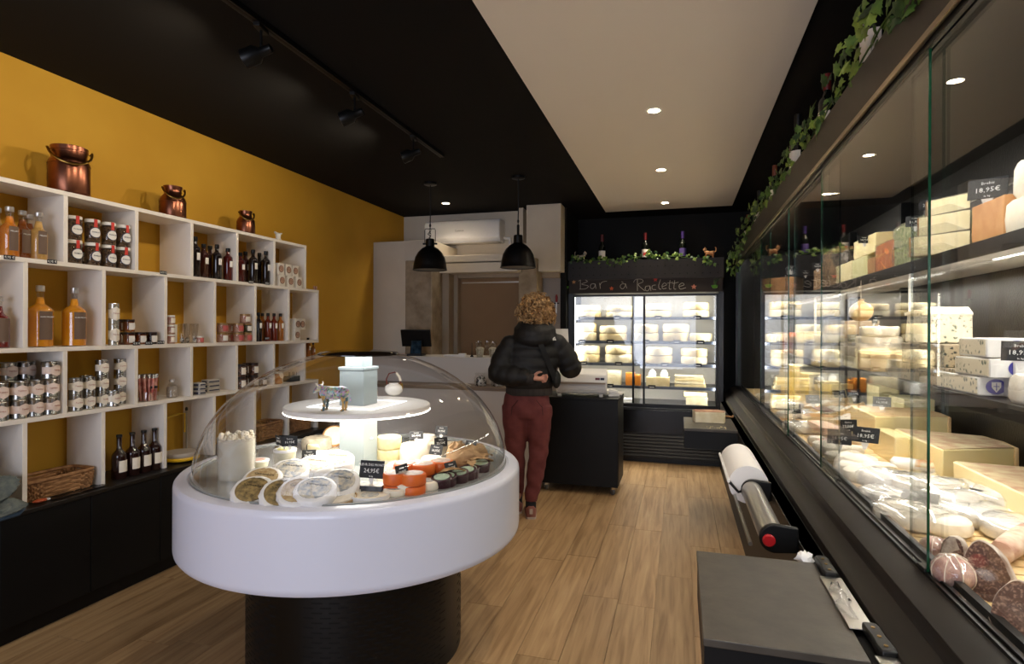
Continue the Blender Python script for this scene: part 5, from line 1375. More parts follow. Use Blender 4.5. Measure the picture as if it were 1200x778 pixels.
for n, (u, z, k, lab) in enumerate([(995, .13, 'c', 'white lumpy cheese on the ivory block'), (981, .148, 'b', 'wrapped white cheese heaped on the chunky block'), (1010, .095, 'c', 'white soft cheese on the tan block')]):
    KS[k].put((1.04, at(u, 400, X=1.0).y, MIDZ + z), n, lab + ', middle shelf', 'soft cheeses on the middle shelf')
for n, (u, z, lab) in enumerate([(972, .28, 'dark price tag over the tan cube'), (1000, .13, 'dark price tag at the middle of the shelf'), (945, .20, 'small price tag over the white rinded block'), (921, .22, 'small price tag over the orange block')]):
    put_tag((.97, at(u, 400, X=.97).y, MIDZ + z), .3, lab + ', middle shelf', n, .9, 'price tags on the shelves')

# ---- upper shelf
GU = 'cheeses on the upper shelf'
def ub(label, u0, u1, lv, h, m, dep=.2, seed=0, film=False, x=1.02, **k): return mb_(label, u0, u1, lv, h, m, dep, seed, film, x, name='cheese_block', zb=UPZ, grp=GU, **k)
yy = at(1192, 240, X=1.04).y
t = rough('white_rind_wheel', 'whitish round cheese at the right end of the upper shelf, lower one', (1.11, yy - .02, UPZ), .10, .115, M_white_ch, 51, GU)
rough('white_rind_wheel', 'whitish round cheese stacked on top at the right end of the upper shelf', (1.12, yy - .03, UPZ + .12), .095, .115, M_white_ch, 52, GU)
ub('caramel brown cheese block behind the large price tag', 1138, 1176, 0, .145, M_brownch, .18, 61)
put_tag((1.03, at(1157, 230, X=1.03).y, UPZ + .125), -.62, 'large translucent grey price tag on the caramel block', 1, 1.5, 'price tags on the shelves')
for n, (lv, h) in enumerate(((0, .080), (.082, .078), (.162, .062))):
    wedge('nut_studded_wedge', f"beige wedge with ochre rind, {('bottom', 'middle', 'top')[n]} of the stack on the upper shelf", 'cheese', (1.06, at(1137, 260, X=1.06).y, UPZ + lv), PI / 2 + .35 - n * .1, .22 - n * .02, .8, h, M_paste, M_rindbrn, GU, wrap=True)
for n, lv in enumerate((0, .100)):
    ub(f"green herb speckled cheese block, {'upper' if n else 'lower'} one", 1047, 1089, lv, .098, M_herb, .17, 70 + n, film=True)
put_tag((1.01, at(1073, 260, X=1.01).y, UPZ + .14), -.4, 'grey price tag in front of the herb blocks', 2, 1.0, 'price tags on the shelves')
put_tag((1.05, at(1090, 240, X=1.05).y, UPZ + .20), -.4, 'pale price tag between herb blocks and beige wedges', 3, 1.1, 'price tags on the shelves')
ub('bright orange cheese block on the upper shelf', 1026, 1047, 0, .15, M_orangetxt, .16, 75, film=True)
ub('reddish brown cheese block between the orange and the yellow ones', 1016, 1026, 0, .10, M_rindbrn, .17, 76)
ub('pale green yellow cheese block, lower of the yellow pair', 998, 1016, 0, .125, mat('greenish_paste', '#d9d4a0', .5, c2='#cfc88e', ns=14), .18, 77)
ub('ivory cheese block stacked on the greenish one', 1000, 1026, .127, .105, M_paste2, .18, 78)
put_tag((1.0, at(1013, 270, X=1.0).y, UPZ + .17), .2, 'small price tag on the yellow pair of the upper shelf', 0, .9, 'price tags on the shelves')
ub('light cream cheese block on the upper shelf left of the yellow pair', 979, 998, 0, .13, M_paleyel, .18, 79)
ub('nut crusted loaf cheese, front of the nutty group', 962, 979, 0, .20, M_nutty, .18, 80)
ub('taller nut crusted loaf cheese on the left of the nutty group', 953, 962, 0, .17, M_nutty, .2, 81)
ub('nut crusted loaf cheese lying on the front one', 964, 979, .202, .07, M_nutty, .14, 83)
t = thing('dark_film_pack', 'dark glossy wrapped pack on the cream block of the upper shelf', 'pack', (1.08, at(988, 290, X=1.05).y, UPZ + .13), .3)
block(.12, .16, .09, 5, .012).build('wrapper', mat('dark_film', '#3a3430', .2, coat=.5, c2='#8b8378', ns=30), t)
wedge('tall_pale_wedge', 'tall pale wedge with brown rind standing near the far end of the upper shelf', 'cheese', (1.14, at(918, 330, X=1.1).y, UPZ), PI / 2 + 2.4, .30, .9, .26, M_paste, M_rindbrn, GU)
wedge('tall_pale_wedge', 'darker wedge with a card near the far end of the upper shelf', 'cheese', (1.14, at(936, 330, X=1.1).y, UPZ), PI / 2 + 2.2, .26, .9, .20, M_rindtan, M_rindbrn, GU)
ub('small tan block at the far end of the upper shelf, near the wall', 899, 906, 0, .10, M_rindtan, .18, 84)
ub('brown edged block beside the tall pale wedge', 908, 913, 0, .08, M_rindbrn, .18, 86)
t = thing('cow_figurine', 'small black and white cow figurine standing on the tall pale wedge', 'figurine', (1.06, at(925, 315, X=1.06).y, UPZ + .261), 1.2)
MB().ball(.06, .03, .034, T(0, 0, .06), seg=12, rings=8).build('torso', mat('cow_patches', '#111111', .4, c2='#eeeae4', ns=12, ramp=(.48, .52)), t)
MB().ball(.024, .018, .022, T(.068, 0, .085), seg=10, rings=7).build('head', M_blkmetal, t)
for x in (-.035, .035):
    for y in (-.015, .015): MB().tube([(x, y, .05), (x, y, 0)], [.009, .007], 7).build('leg', M_label, t)
for n, (u, z, rz) in enumerate([(944, .13, .5), (958, .14, .1)]): put_tag((1.0, at(u, 320, X=1.0).y, UPZ + z), rz, f'dark price tag near the nut crusted loaves, {ORD[n]} from the far end', n, 1.0, 'price tags on the shelves')
# price rail wires above the upper shelf
for n, (ya, yb) in enumerate([(1.05, 1.9), (2.0, 2.7), (2.85, 3.6)]):
    t = thing('wire_rail', f'thin steel wire rail above the upper shelf cheeses, {ORD[n]} from the camera', 'rail', (1.22, ya, UPZ))
    MB().tube([(0, 0, 0), (0, 0, .26), (0, yb - ya, .26), (0, yb - ya, 0)], .003, 6).build('wire', M_steel, t)
# hanging pear shaped cheese
py_ = at(1009, 330, X=.955).y
t = thing('hanging_pear_cheese', 'golden pear shaped cheese hanging by a string from the upper shelf edge', 'cheese', (.955, py_, UPZ - .05))
MB().tube([(0, 0, .02), (0, 0, -.10)], .002, 6).build('string', M_net, t)
MB().tube([(0, 0, -.02), (0, .03, -.012), (0, .06, -.02), (0, .065, -.034), (0, .04, -.034), (0, 0, -.028)], .004, 6).build('string_bow', M_net, t)
MB().lathe([(0, -.205), (.03, -.20), (.052, -.18), (.06, -.155), (.056, -.13), (.04, -.11), (.02, -.10), (.012, -.09), (.018, -.082), (0, -.08)], 20).jitter(.002, 4).build('cheese', mat('golden_smoked', '#d69a4a', .4, c2='#ecd29a', ns=9, coat=.4), t)

# ---- on top of the case: wine bottles and ivy
WTOP = 2.37
def wine(glassc, cap, lab):
    return bottle_maker('wine_bottle', 'bottle', .31, .038, .0145, mat('dark_wine_glass' + glassc, glassc, .1, coat=.5), cap, lab, .58, None, labz=(.12, .4), half=1.2, capz=.16)
M_capred = mat('red_capsule', '#5c1414', .35); M_capcop = mat('copper_capsule', '#7a3c24', .35); M_capvio = mat('violet_capsule', '#3a2560', .35)
kw = [Kind(wine('#0d120c', M_capred, M_paper)), Kind(wine('#0d120c', M_capcop, M_label)), Kind(wine('#10100e', M_dkcap, M_label))]
for n, (u, k, s, lab) in enumerate([(1025, 2, 1.25, 'big dark bottle nearest the camera on top of the case'), (969, 0, 1.0, 'wine bottle with a red capsule second from the camera on the case'), (935, 2, 1.2, 'wide dark bottle with yellow label third from the camera on the case'),
                    (908, 1, 1.0, 'wine bottle with copper capsule fourth from the camera on the case'), (890, 2, 1.05, 'black capped wine bottle fifth from the camera on the case'), (877, 1, .9, 'small copper capped bottle farthest from the camera on the case')]):
    x = .672
    y = at(u, 180, X=x).y; kw[k].put((x, y, WTOP), PI + .5, lab, 'wine bottles on top of the wall case', scale=s)
def ivy_leaf_mesh(m, r):
    pts = [(0, -.45), (.28, -.62), (.42, -.30), (.78, -.22), (.50, .08), (.46, .42), (.20, .40), (0, 1.0), (-.20, .40), (-.46, .42), (-.50, .08), (-.78, -.22), (-.42, -.30), (-.28, -.62)]
    b = MB(); vs = [(0, 0, .12)] + [(x, y, -.10 * (x * x + y * y)) for x, y in pts]
    vs = [(x * r, y * r, z * r) for x, y, z in vs]
    n = len(pts); b.add(vs, [(0, 1 + i, 1 + (i + 1) % n) for i in range(n)])
    vs2 = [(x, y, z - .03 * r) for x, y, z in vs]; b.add(vs2, [(0, 1 + (i + 1) % n, 1 + i) for i in range(n)])
    return b.mesh('leaf', m, 60)
M_ivy = [mat('ivy_green', '#54702c', .45, c2='#3c5a20', ns=30), mat('ivy_dark', '#1f3818', .45, c2='#2c4a20', ns=30), mat('ivy_lime', '#7d9440', .45, c2='#66802f', ns=30)]
IVY = [[ivy_leaf_mesh(m, r) for r in (.022, .032, .044)] for m in M_ivy]
def garland(label, pts, nleaf, spread, group, seed, sizes=(0, 1, 1, 2), face=(-1, -.4, -.1), drop=.6):
    R = random.Random(seed)
    pts = [Vector(p) for p in pts]
    t = thing('ivy_garland', label, 'garland', tuple(pts[0]), 0, group)
    sm = []
    for i in range(len(pts) - 1):
        for k in range(6): sm.append(pts[i].lerp(pts[i + 1], k / 6) - pts[0] + Vector((0, 0, R.uniform(-.01, .01))))
    sm.append(pts[-1] - pts[0])
    MB().tube(sm, .0035, 5).build('stem', M_ivy[0], t)
    L_ = len(sm) - 1
    for k in range(nleaf):
        q = R.random() * L_; i = min(int(q), L_ - 1); p = sm[i].lerp(sm[i + 1], q - i)
        off = Vector((R.uniform(-1, .35) * spread, R.uniform(-1, 1) * spread, R.uniform(-drop, .7) * spread))
        me = IVY[R.choice((0, 0, 1, 2))][R.choice(sizes)]
        o = bpy.data.objects.new('leaf', me); COL.objects.link(o); o.parent = t
        n = Vector((face[0] + R.uniform(-.5, .5), face[1] + R.uniform(-.6, .6), face[2] + R.uniform(-.4, .6))).normalized()
        o.rotation_mode = 'QUATERNION'
        o.rotation_quaternion = n.to_track_quat('Z', 'Y') @ Matrix.Rotation(R.uniform(1.6, 4.6), 3, 'Z').to_quaternion()
        o.location = p + off
    return t
gi = 'ivy garlands on top of the wall case'
xe = .615; ze = 2.385
garland('ivy trailing off the case nearest the camera, large lime leaves', [(xe + .01, 1.30, ze + .08), (xe - .02, 1.50, ze + .03), (xe - .015, 1.68, ze - .02), (xe - .02, 1.80, ze - .06)], 22, .06, gi, 1, (1, 2, 2))
garland('ivy garland over the case between the first and second bottle', [(xe, 1.80, ze + .03), (xe - .01, 2.1, ze + .02), (xe, 2.45, ze + .01)], 52, .085, gi, 2, (1, 1, 2))
garland('ivy garland over the case around the third bottle', [(xe, 2.55, ze + .03), (xe - .01, 2.9, ze + .01), (xe, 3.3, ze + .01)], 52, .07, gi, 3)
garland('ivy garland over the case before the copper capped bottles', [(xe, 3.4, ze + .0), (xe, 3.9, ze + .03), (xe, 4.4, ze)], 55, .075, gi, 4)
garland('ivy garland over the case near its far end', [(xe, 4.4, ze + .0), (xe, 4.9, ze + .03), (xe, 5.4, ze)], 60, .08, gi, 5)
garland('ivy bunch hanging down at the far end of the case', [(xe, 5.4, ze + .02), (xe - .04, 5.8, ze - .05), (xe - .07, 6.2, ze - .22), (xe - .08, 6.35, ze - .38)], 85, .09, gi, 6)
# ------------------------------------------------------------------ tall fridge at the back
FX0, FX1, FY, FT = -1.22, .44, 6.50, 2.22
fr = thing('upright_fridge', 'tall black glass door fridge full of raclette cheese wheels at the back wall', 'fridge', (-.39, FY, 0))
FM = T(.39, -FY, 0)
def fp(name, x0, x1, y0, y1, z0, z1, m, bevel=0): return MB().box(x0, x1, y0, y1, z0, z1).build(name, m, fr, bevel=bevel, M=FM)
M_fin = mat('fridge_lining', '#c9c4b8', .5)
M_fblk = mat('fridge_black', '#100f0e', .4)
for x0, x1 in ((FX0, FX0 + .05), (FX1 - .05, FX1)): fp('side_panel', x0, x1, FY, 7.12, .08, FT, M_fblk)
fp('top_panel', FX0, FX1, FY, 7.12, 1.86, FT - .01, M_fblk)
fp('bottom_body', FX0, FX1, FY, 7.12, .05, .60, M_fblk, .004)
fp('plinth', FX0 + .03, FX1 - .03, FY + .05, 7.1, 0, .06, M_fblk)
fp('back_lining', FX0 + .05, FX1 - .05, 7.09, 7.11, .60, 1.86, M_fin)
fp('floor_lining', FX0 + .05, FX1 - .05, FY + .06, 7.1, .60, .635, mat('dark_tray', '#2a2a2a', .35, .5))
pb = fp('pegboard', FX0, FX1, FY - .03, FY, 2.01, FT, mat('dark_pegboard', '#1d1813', .6))
hb = MB()
for j in range(2):
    for i in range(21): hb.lathe([(.006, 0), (.006, .001), (0, .001)], 8, T(FX0 + .06 + i * .077, FY - .0305, 2.06 + j * .085) @ RX(PI / 2))
tag(hb.build('peg_holes', mat('hole_black', '#030303', .9), fr, M=FM), kind='stuff')
sg = fp('chalk_sign', FX0 + .01, FX1 - .01, FY - .018, FY, 1.862, 2.008, mat('chalkboard_brown', '#2e2620', .7, c2='#2a221c', ns=6))
M_chalk2 = mat('dusty_chalk', '#b9b3a8', .95)
def zp(x, y): p = at(640 + x / 4.8625, 240 + y / 4.8625, Y=FY - .0185); return (p.x, p.y - .001, p.z)
strokes = [[(195, 430), (195, 480)], [(185, 434), (212, 425), (235, 437), (202, 452), (240, 462), (225, 478), (190, 480)], [(277, 450), (257, 452), (252, 470), (264, 478), (277, 465), (279, 450), (284, 478)],
           [(305, 445), (309, 478)], [(307, 457), (320, 440), (346, 435)], [(450, 450), (430, 452), (422, 468), (435, 479), (449, 465), (452, 449), (459, 476)], [(430, 438), (440, 444)],
           [(520, 425), (520, 490)], [(498, 442), (512, 425), (545, 425), (550, 440), (525, 455), (562, 490)], [(587, 462), (568, 466), (565, 484), (579, 490), (590, 475), (591, 461), (597, 490)], [(624, 457), (606, 461), (605, 480), (627, 483)],
           [(652, 425), (641, 460), (646, 480), (656, 479)], [(663, 466), (686, 456), (675, 445), (661, 458), (665, 478), (686, 475)], [(706, 430), (701, 476), (713, 480)], [(690, 447), (724, 441)], [(733, 430), (728, 476), (741, 480)], [(718, 449), (755, 441)],
           [(759, 466), (786, 456), (775, 445), (757, 460), (765, 480), (796, 472)]]
for s_ in strokes:
    pts = [Vector(zp(*q)) for q in s_]
    out = []
    for i in range(len(pts) - 1):
        p0, p1, p2, p3 = pts[max(i - 1, 0)], pts[i], pts[i + 1], pts[min(i + 2, len(pts) - 1)]
        for k in range(5):
            t_ = k / 5; out.append(.5 * ((2 * p1) + (p2 - p0) * t_ + (2 * p0 - 5 * p1 + 4 * p2 - p3) * t_ ** 2 + (3 * p1 - p0 - 3 * p2 + p3) * t_ ** 3))
    out.append(pts[-1])
    MB().tube([tuple(q) for q in out], .0024, 5, ratio=1).build('chalk_stroke', M_chalk2, fr, M=FM)
for (x, y, c, r, nm) in ((158, 440, '#c08a5a', 13, 'tan'), (373, 477, '#c4562c', 14, 'orange'), (623, 426, '#b8382c', 14, 'red'), (842, 467, '#c87a62', 16, 'pink and tan')):
    p = zp(x, y)
    t = thing('paper_leaf', f'{nm} paper maple leaf stuck on the chalk sign', 'decoration', (p[0], FY - .0205, p[2]), 0, 'paper leaves on the chalk sign')
    pts = []
    for i in range(10):
        a = 2 * PI * i / 10 + .3; q = r / 4.8625 * 6.3 / F * (1 if i % 2 == 0 else .45); pts.append((q * math.cos(a), q * math.sin(a)))
    MB().prism(pts, 0, .0015, M=RX(PI / 2)).build('blade', mat('leaf_paper_' + nm.replace(' ', '_'), c, .7), t)
    MB().box(-.001, .001, -.0015, 0, -.035, 0).build('stalk', M_brown, t)
for (x, y, s_) in ((117, 473, 1), (960, 468, 1.25)):
    p = zp(x, y)
    t = thing('green_magnet_pot', f"small bright green half round pot at the {'left' if x < 500 else 'right'} end of the chalk sign", 'decoration', (p[0], FY - .034, p[2] + .01), 0, 'green magnet pots')
    MB().lathe([(.004, -.022), (.018, -.018), (.026, -.004), (.027, .006), (.024, .006), (0, .004)], 16, S(s_)).build('pot', mat('bright_green', '#4f8a2c', .35), t)
    if x > 500:
        for k in range(5): MB().tube([(0, 0, .0), (-.01 + k * .008, 0, .05), (.0 + k * .016, -.005, .085)], [.004, .003, .001], 5).build('blade', M_ivy[1], t)
# grille
fp('service_panel', FX0 + .02, FX1 - .02, FY - .012, FY, .33, .58, mat('gloss_black', '#0c0b0b', .22), .002)
for k in range(7):
    z = .07 + k * .036
    MB().box(FX0 + .02, FX1 - .02, -.010, .004, 0, .022, M=T(0, FY - .006, z) @ RX(-.5)).build('grille_slat', M_fblk, fr, M=FM)
# shelves, doors, lamps
SZ = [1.593, 1.326, 1.077, .829]
for z in SZ:
    fp('shelf', FX0 + .05, FX1 - .05, FY + .09, 7.08, z - .012, z, mat('grey_wire_shelf', '#55565a', .4, .6))
    fp('price_rail', FX0 + .05, FX1 - .05, FY + .078, FY + .09, z - .028, z + .002, mat('blue_grey_rail', '#4a5160', .35))
def fdoor(x0, x1, y, label):
    t = thing('fridge_glass_door', label, 'glass door', ((x0 + x1) / 2, y, .62), 0, 'sliding fridge doors')
    w_ = (x1 - x0) / 2; h = 1.225
    for a, b in ((-w_, -w_ + .022), (w_ - .022, w_)): MB().box(a, b, -.01, .01, 0, h).build('stile', M_fblk, t, bevel=.002)
    for a, b in ((0, .022), (h - .022, h)): MB().box(-w_ + .022, w_ - .022, -.01, .01, a, b).build('rail', M_fblk, t, bevel=.002)
    MB().box(-w_ + .022, w_ - .022, -.002, .002, .022, h - .022).build('pane', M_glass, t)
    return t
xa = at(756, 400, Y=FY + .03).x; xb = at(741, 400, Y=FY + .05).x
fdoor(FX0 + .05, xa, FY + .02, 'left sliding glass door of the raclette fridge'); fdoor(xb, FX1 - .05, FY + .048, 'right sliding glass door of the raclette fridge')
for x in (FX0 + .062, FX1 - .062):
    fp('led_tube', x - .006, x + .006, FY + .066, FY + .076, .66, 1.82, M_ledstrip)
for x, a in ((FX0 + .08, -.9), (FX1 - .08, .9)):
    l = bpy.data.lights.new('fridge_led', 'AREA'); l.shape = 'RECTANGLE'; l.size = .03; l.size_y = 1.15; l.energy = 4; l.color = (1, .96, .86)
    o = bpy.data.objects.new('fridge_led', l); COL.objects.link(o); o.parent = fr; o.matrix_local = FM @ T(x, FY + .075, 1.24) @ RZ(a) @ RX(PI / 2)
l = bpy.data.lights.new('fridge_led', 'AREA'); l.shape = 'RECTANGLE'; l.size = 1.4; l.size_y = .03; l.energy = 10; l.color = (1, .96, .86)
o = bpy.data.objects.new('fridge_led', l); COL.objects.link(o); o.parent = fr; o.matrix_local = FM @ T(-.39, FY + .09, 1.85) @ RX(.25)
for z in SZ:  # added fill lights below the shelves, evening out the brightness inside
    l = bpy.data.lights.new('fridge_shelf_fill', 'AREA'); l.shape = 'RECTANGLE'; l.size = 1.45; l.size_y = .02; l.energy = 5; l.color = (1, .96, .86)
    o = bpy.data.objects.new('fridge_shelf_fill', l); COL.objects.link(o); o.parent = fr; o.matrix_local = FM @ T(-.39, FY + .10, z - .03) @ RX(.3)
# cheese wheels
def fw(label, u0, u1, z, h, m, seed, dep=.14, kind='wheel', off=0):
    a, b = at(u0, 400, Y=FY + .24).x, at(u1, 400, Y=FY + .24).x
    r = (b - a) / 2
    t = thing('raclette_cheese', label, 'cheese', ((a + b) / 2, FY + .11 + dep, z), seed * .3, 'raclette wheels in the fridge')
    sy = dep / r
    b_ = MB().lathe([(r - .012, 0), (r - .003, .006), (r, h * .3), (r, h * .7), (r - .004, h - .006), (r - .014, h), (0, h)], 26, S(1, sy, 1)).jitter(.0018, seed)
    b_.build('rind', m, t)
    return t
FWm = [mat('raclette_rind', '#d9c79c', .7, c2='#c9b384', ns=12, bump=.4), mat('raclette_rind_pale', '#e6dbbd', .7, c2='#d6c79f', ns=12, bump=.4)]
rows = [(0, [(671, 704, 2, .07), (710, 743, 2, .065), (757, 786, 2, .075), (800, 831, 2, .08)], 'top'), (1, [(671, 699, 2, .10), (702, 735, 2, .085), (739, 774, 2, .092), (776, 808, 2, .095), (811, 832, 1, .09)], 'second'),
        (2, [(673, 703, 2, .095), (709, 742, 2, .098), (755, 790, 2, .09), (795, 832, 2, .085)], 'third')]
for ri, cols, nm in rows:
    for ci, (u0, u1, n, h) in enumerate(cols):
        for lv in range(n):
            fw(f"{'upper' if lv else 'lower'} raclette wheel, {ORD[ci]} stack from the left on the {nm} fridge shelf", u0, u1, SZ[ri] + lv * (h + .001), h, FWm[(ri + ci + lv) % 2], ri * 10 + ci * 2 + lv)
def fb(name, label, u0, u1, z, h, m, d=.16, cat='cheese', seed=0):
    a, b = at(u0, 400, Y=FY + .2).x, at(u1, 400, Y=FY + .2).x
    return brick(name, label, (a + b) / 2, FY + .12 + d / 2, z, b - a, d, h, m, 0, seed, 'cheeses on the lowest fridge shelf')
for lv in range(3): fb('flat_cheese_pack', f"flat white cheese pack, {('bottom', 'middle', 'top')[lv]} of the stack at the left of the lowest fridge shelf", 670, 695, SZ[3] + lv * .037, .035, M_wrap, seed=lv)
fb('raclette_quarter', 'tall raclette quarter with a chipped corner, second on the lowest fridge shelf', 705, 728, SZ[3], .16, FWm[1], seed=5)
fb('orange_cheese_block', 'orange cheese block on the lowest fridge shelf', 734, 744, SZ[3], .14, mat('mimolette', '#d98a2e', .5, c2='#c9761e', ns=8), seed=6); fb('orange_cheese_block', 'slimmer orange cheese block touching the first one', 745, 751, SZ[3], .12, MATS['mimolette'], seed=7)
fb('raclette_block', 'pale raclette block under two white wrapped pieces', 758, 785, SZ[3], .10, FWm[0], seed=8)
for u0, u1, nm in ((760, 769, 'left'), (773, 784, 'right')):
    a = at((u0 + u1) / 2, 440, Y=FY + .2)
    t = thing('wrapped_cone_cheese', f'white wrapped peaked piece on the raclette block, {nm} one', 'cheese', (a.x, FY + .2, SZ[3] + .102), 0, 'wrapped peaked pieces'); MB().lathe([(.04, 0), (.045, .02), (.036, .05), (.018, .075), (0, .08)], 12).jitter(.003, u0).build('wrapper', M_wrap, t)
for lv in range(4): fb('cheese_slab', f'thin raclette slab, {ORD[lv]} from bottom of the right stack, lowest fridge shelf', 791, 827 - lv, SZ[3] + lv * .032, .030, FWm[lv % 2], seed=20 + lv)
fb('half_raclette', 'half raclette piece on the fridge floor, lower one at the right', 804, 829, .636, .085, FWm[1], seed=30); fb('half_raclette', 'half raclette piece on the fridge floor, upper one at the right', 802, 828, .722, .05, FWm[0], seed=31)
for n, (u0, u1) in enumerate(((716, 730), (731, 742))): fb('white_pack', f"small white pack on the fridge floor, {('left', 'right')[n]} one", u0, u1, .636, .06 - n * .02, M_wrap, seed=40 + n)
for ri, us in enumerate(([682, 723, 771, 817], [682, 715, 757, 793, 821], [684, 725, 779, 818], [715, 764])):
    for n, u in enumerate(us):
        a = at(u, 400, Y=FY + .07)
        t = thing('rail_price_tag', f'small dark price tag, {ORD[n]} from the left on the {ORD[ri]} fridge rail', 'price tag', (a.x, FY + .0765, SZ[ri] - .01), 0, 'price tags on the fridge rails')
        MB().box(-.04, .04, -.002, 0, -.012, .026).build('card', M_tagblk, t); MB().box(-.025, .025, -.0026, -.002, -.002, .006).build('chalk_line', M_chalk, t)
# on top of the fridge
for n, (u, k, lab) in enumerate([(705.5, 0, 'wine bottle with red capsule at the left on top of the fridge'), (756, 0, 'wine bottle with red capsule and red banded label, middle of the fridge top'), (800, 3, 'wine bottle with violet capsule at the right on top of the fridge')]):
    if k == 3: kw.append(Kind(wine('#0d120c', M_capvio, mat('violet_label', '#4a3a70', .6))))
    a = at(u, 300, Y=FY + .10); b = kw[k].put((a.x, FY + .10, FT), -PI / 2 + .1, lab, 'wine bottles on the fridge')
    if n == 1: MB().lathe([(.0396, .055), (.0402, .055), (.0402, .09), (.0396, .09)], 8, RZ(-.6), a0=0, a1=1.2).build('red_band', M_redtape, b)
def cat(m):
    def f():
        t = thing('cat_figurine', 'x', 'figurine')
        MB().loft([[(x, w_ * math.cos(2 * PI * k / 12), z + h * math.sin(2 * PI * k / 12)) for k in range(12)] for x, z, w_, h in ((-.045, .055, .01, .012), (-.038, .056, .022, .024), (0, .052, .022, .022), (.03, .058, .022, .026), (.045, .065, .012, .016))]).build('torso', m, t)
        MB().ball(.02, .02, .018, T(.052, 0, .095), seg=12, rings=8).tube([(.04, 0, .065), (.05, 0, .085)], [.016, .012], 8).build('head', m, t)
        for s in (-1, 1): MB().lathe([(.007, 0), (0, .014)], 6, T(.05, s * .012, .109)).build('ear', m, t)
        for x in (-.034, .034):
            for s in (-1, 1): MB().tube([(x, s * .013, .05), (x + .004, s * .013, .025), (x, s * .013, 0)], [.010, .007, .008], 8).build('leg', m, t)
        MB().tube([(-.045, 0, .06), (-.062, 0, .075), (-.062, 0, .105), (-.052, 0, .115)], [.006, .005, .005, .004], 7).build('tail', m, t)
        return t
    return f
a = at(680, 300, Y=FY + .02); Kind(cat(mat('white_fur_paint', '#c9bfae', .5, c2='#8d8272', ns=30))).put((a.x, FY + .03, FT), .2, 'white cat figurine at the left end of the fridge top', 'cat figurines')
a = at(832, 300, Y=FY + .02); Kind(cat(mat('ginger_paint', '#a8683a', .5, c2='#c9a070', ns=30))).put((a.x, FY + .03, FT), PI - .2, 'ginger cat figurine at the right end of the fridge top', 'cat figurines')
gf = 'ivy garlands on the fridge'
ff = (-.2, -1, .1)
def gx(u): return at(u, 300, Y=FY).x
yf = FY - .015
garland('ivy garland on the fridge top between the white cat and the middle bottle', [(gx(672), yf, FT + .02), (gx(690), yf, FT + .015), (gx(722), yf, FT - .02), (gx(752), yf, FT + .03)], 80, .06, gf, 11, (0, 0, 1, 1), ff)
garland('ivy garland on the fridge top right of the middle bottle', [(gx(758), yf + .06, FT + .08), (gx(775), yf, FT + .03), (gx(800), yf, FT + .02), (gx(830), yf, FT - .03), (gx(835), yf, FT - .06)], 95, .06, gf, 12, (0, 0, 1, 1), ff)

# ------------------------------------------------------------------ till counter
ct = thing('sales_counter', 'white sales counter with a raised back tier and a pale wooden ledge', 'counter', (-2.2, 5.0, 0))
CTM = T(2.2, -5.0, 0)
M_ctr = mat('counter_white', '#d6cfc6', .5)
MB().box(-3.2, -1.26, 5.3, 5.75, 0, 1.165).build('upper_tier', M_ctr, ct, bevel=.003, M=CTM)
MB().box(-3.2, -1.26, 5.0, 5.3, 0, .895).build('lower_front', M_ctr, ct, bevel=.003, M=CTM)
MB().box(-3.2, -1.25, 4.975, 5.3, .895, .925).build('wood_ledge', mat('greige_wood', '#8d7863', .5, c2='#7d6956', ns=12, stretch=(.3, 1, 1)), ct, bevel=.003, M=CTM)
MB().box(-3.2, -1.25, 5.28, 5.77, 1.165, 1.18).build('tier_top', M_ctr, ct, bevel=.003, M=CTM)
def ctr(u, y=5.4, z=1.18): a = at(u, 400, Y=y); return Vector((a.x, y, z))
# till
p = ctr(488, 5.45)
t = thing('till_terminal', 'black touch screen till with a second small screen on the counter', 'till', tuple(p), .15)
MB().box(-.08, .08, -.08, .08, 0, .02).build('foot', M_blkmetal, t, bevel=.004)
MB().prism([(-.05, 0), (.05, 0), (.02, .13), (-.02, .13)], -.03, .03, M=RX(PI / 2)).build('stand', M_blkmetal, t)
MB().box(-.155, .155, -.012, .012, 0, .18, M=T(0, .02, .095) @ RX(.35)).build('screen', M_blkmetal, t, bevel=.004)
s_ = MB().box(-.06, .06, -.006, .006, 0, .155, M=T(.01, -.06, .01) @ RX(-.25)).build('customer_screen', M_blkmetal, t, bevel=.004)
MB().box(-.05, .05, -.0075, -.006, .012, .143, M=T(.01, -.06, .01) @ RX(-.25)).build('display', mat('dim_screen', '#10202c', .15, c2='#2c4658', ns=20), s_)
# cups of popcorn style sweets, glasses
M_pop = mat('pop_white', '#cfc6b0', .8, c2='#a8a088', ns=60, bump=.8)
def cup():
    t = thing('snack_cup', 'x', 'cup')
    MB().lathe([(.028, .003), (.040, .082), (.03, .095), (0, .10)], 16).jitter(.002, 3).build('snacks', M_pop, t)
    MB().lathe([(.030, 0), (.042, .088), (.0435, .09), (.041, .088), (.029, .003)], 18).build('cup', M_jarglass, t)
    return t
K = Kind(cup)
K.put(tuple(ctr(562.5, 5.34)), 0, 'clear cup filled with white snacks, left one on the counter', 'snack cups'); K.put(tuple(ctr(577.5, 5.34)), 0, 'clear cup filled with white snacks, right one beside the customer', 'snack cups')
def wglass():
    t = thing('stemmed_glass', 'x', 'glass')
    MB().lathe([(.03, 0), (.03, .002), (.004, .006), (.003, .07), (.02, .085), (.033, .115), (.031, .155), (.030, .155), (.032, .115), (.018, .088)], 18).build('bowl', M_jarglass, t)
    return t
K = Kind(wglass)
for n, (u, y) in enumerate(((561, 5.56), (571, 5.60), (578, 5.52))): K.put(tuple(ctr(u, y)), 0, f'stemmed glass standing behind the snack cups, {ORD[n]} from the left', 'stemmed glasses')
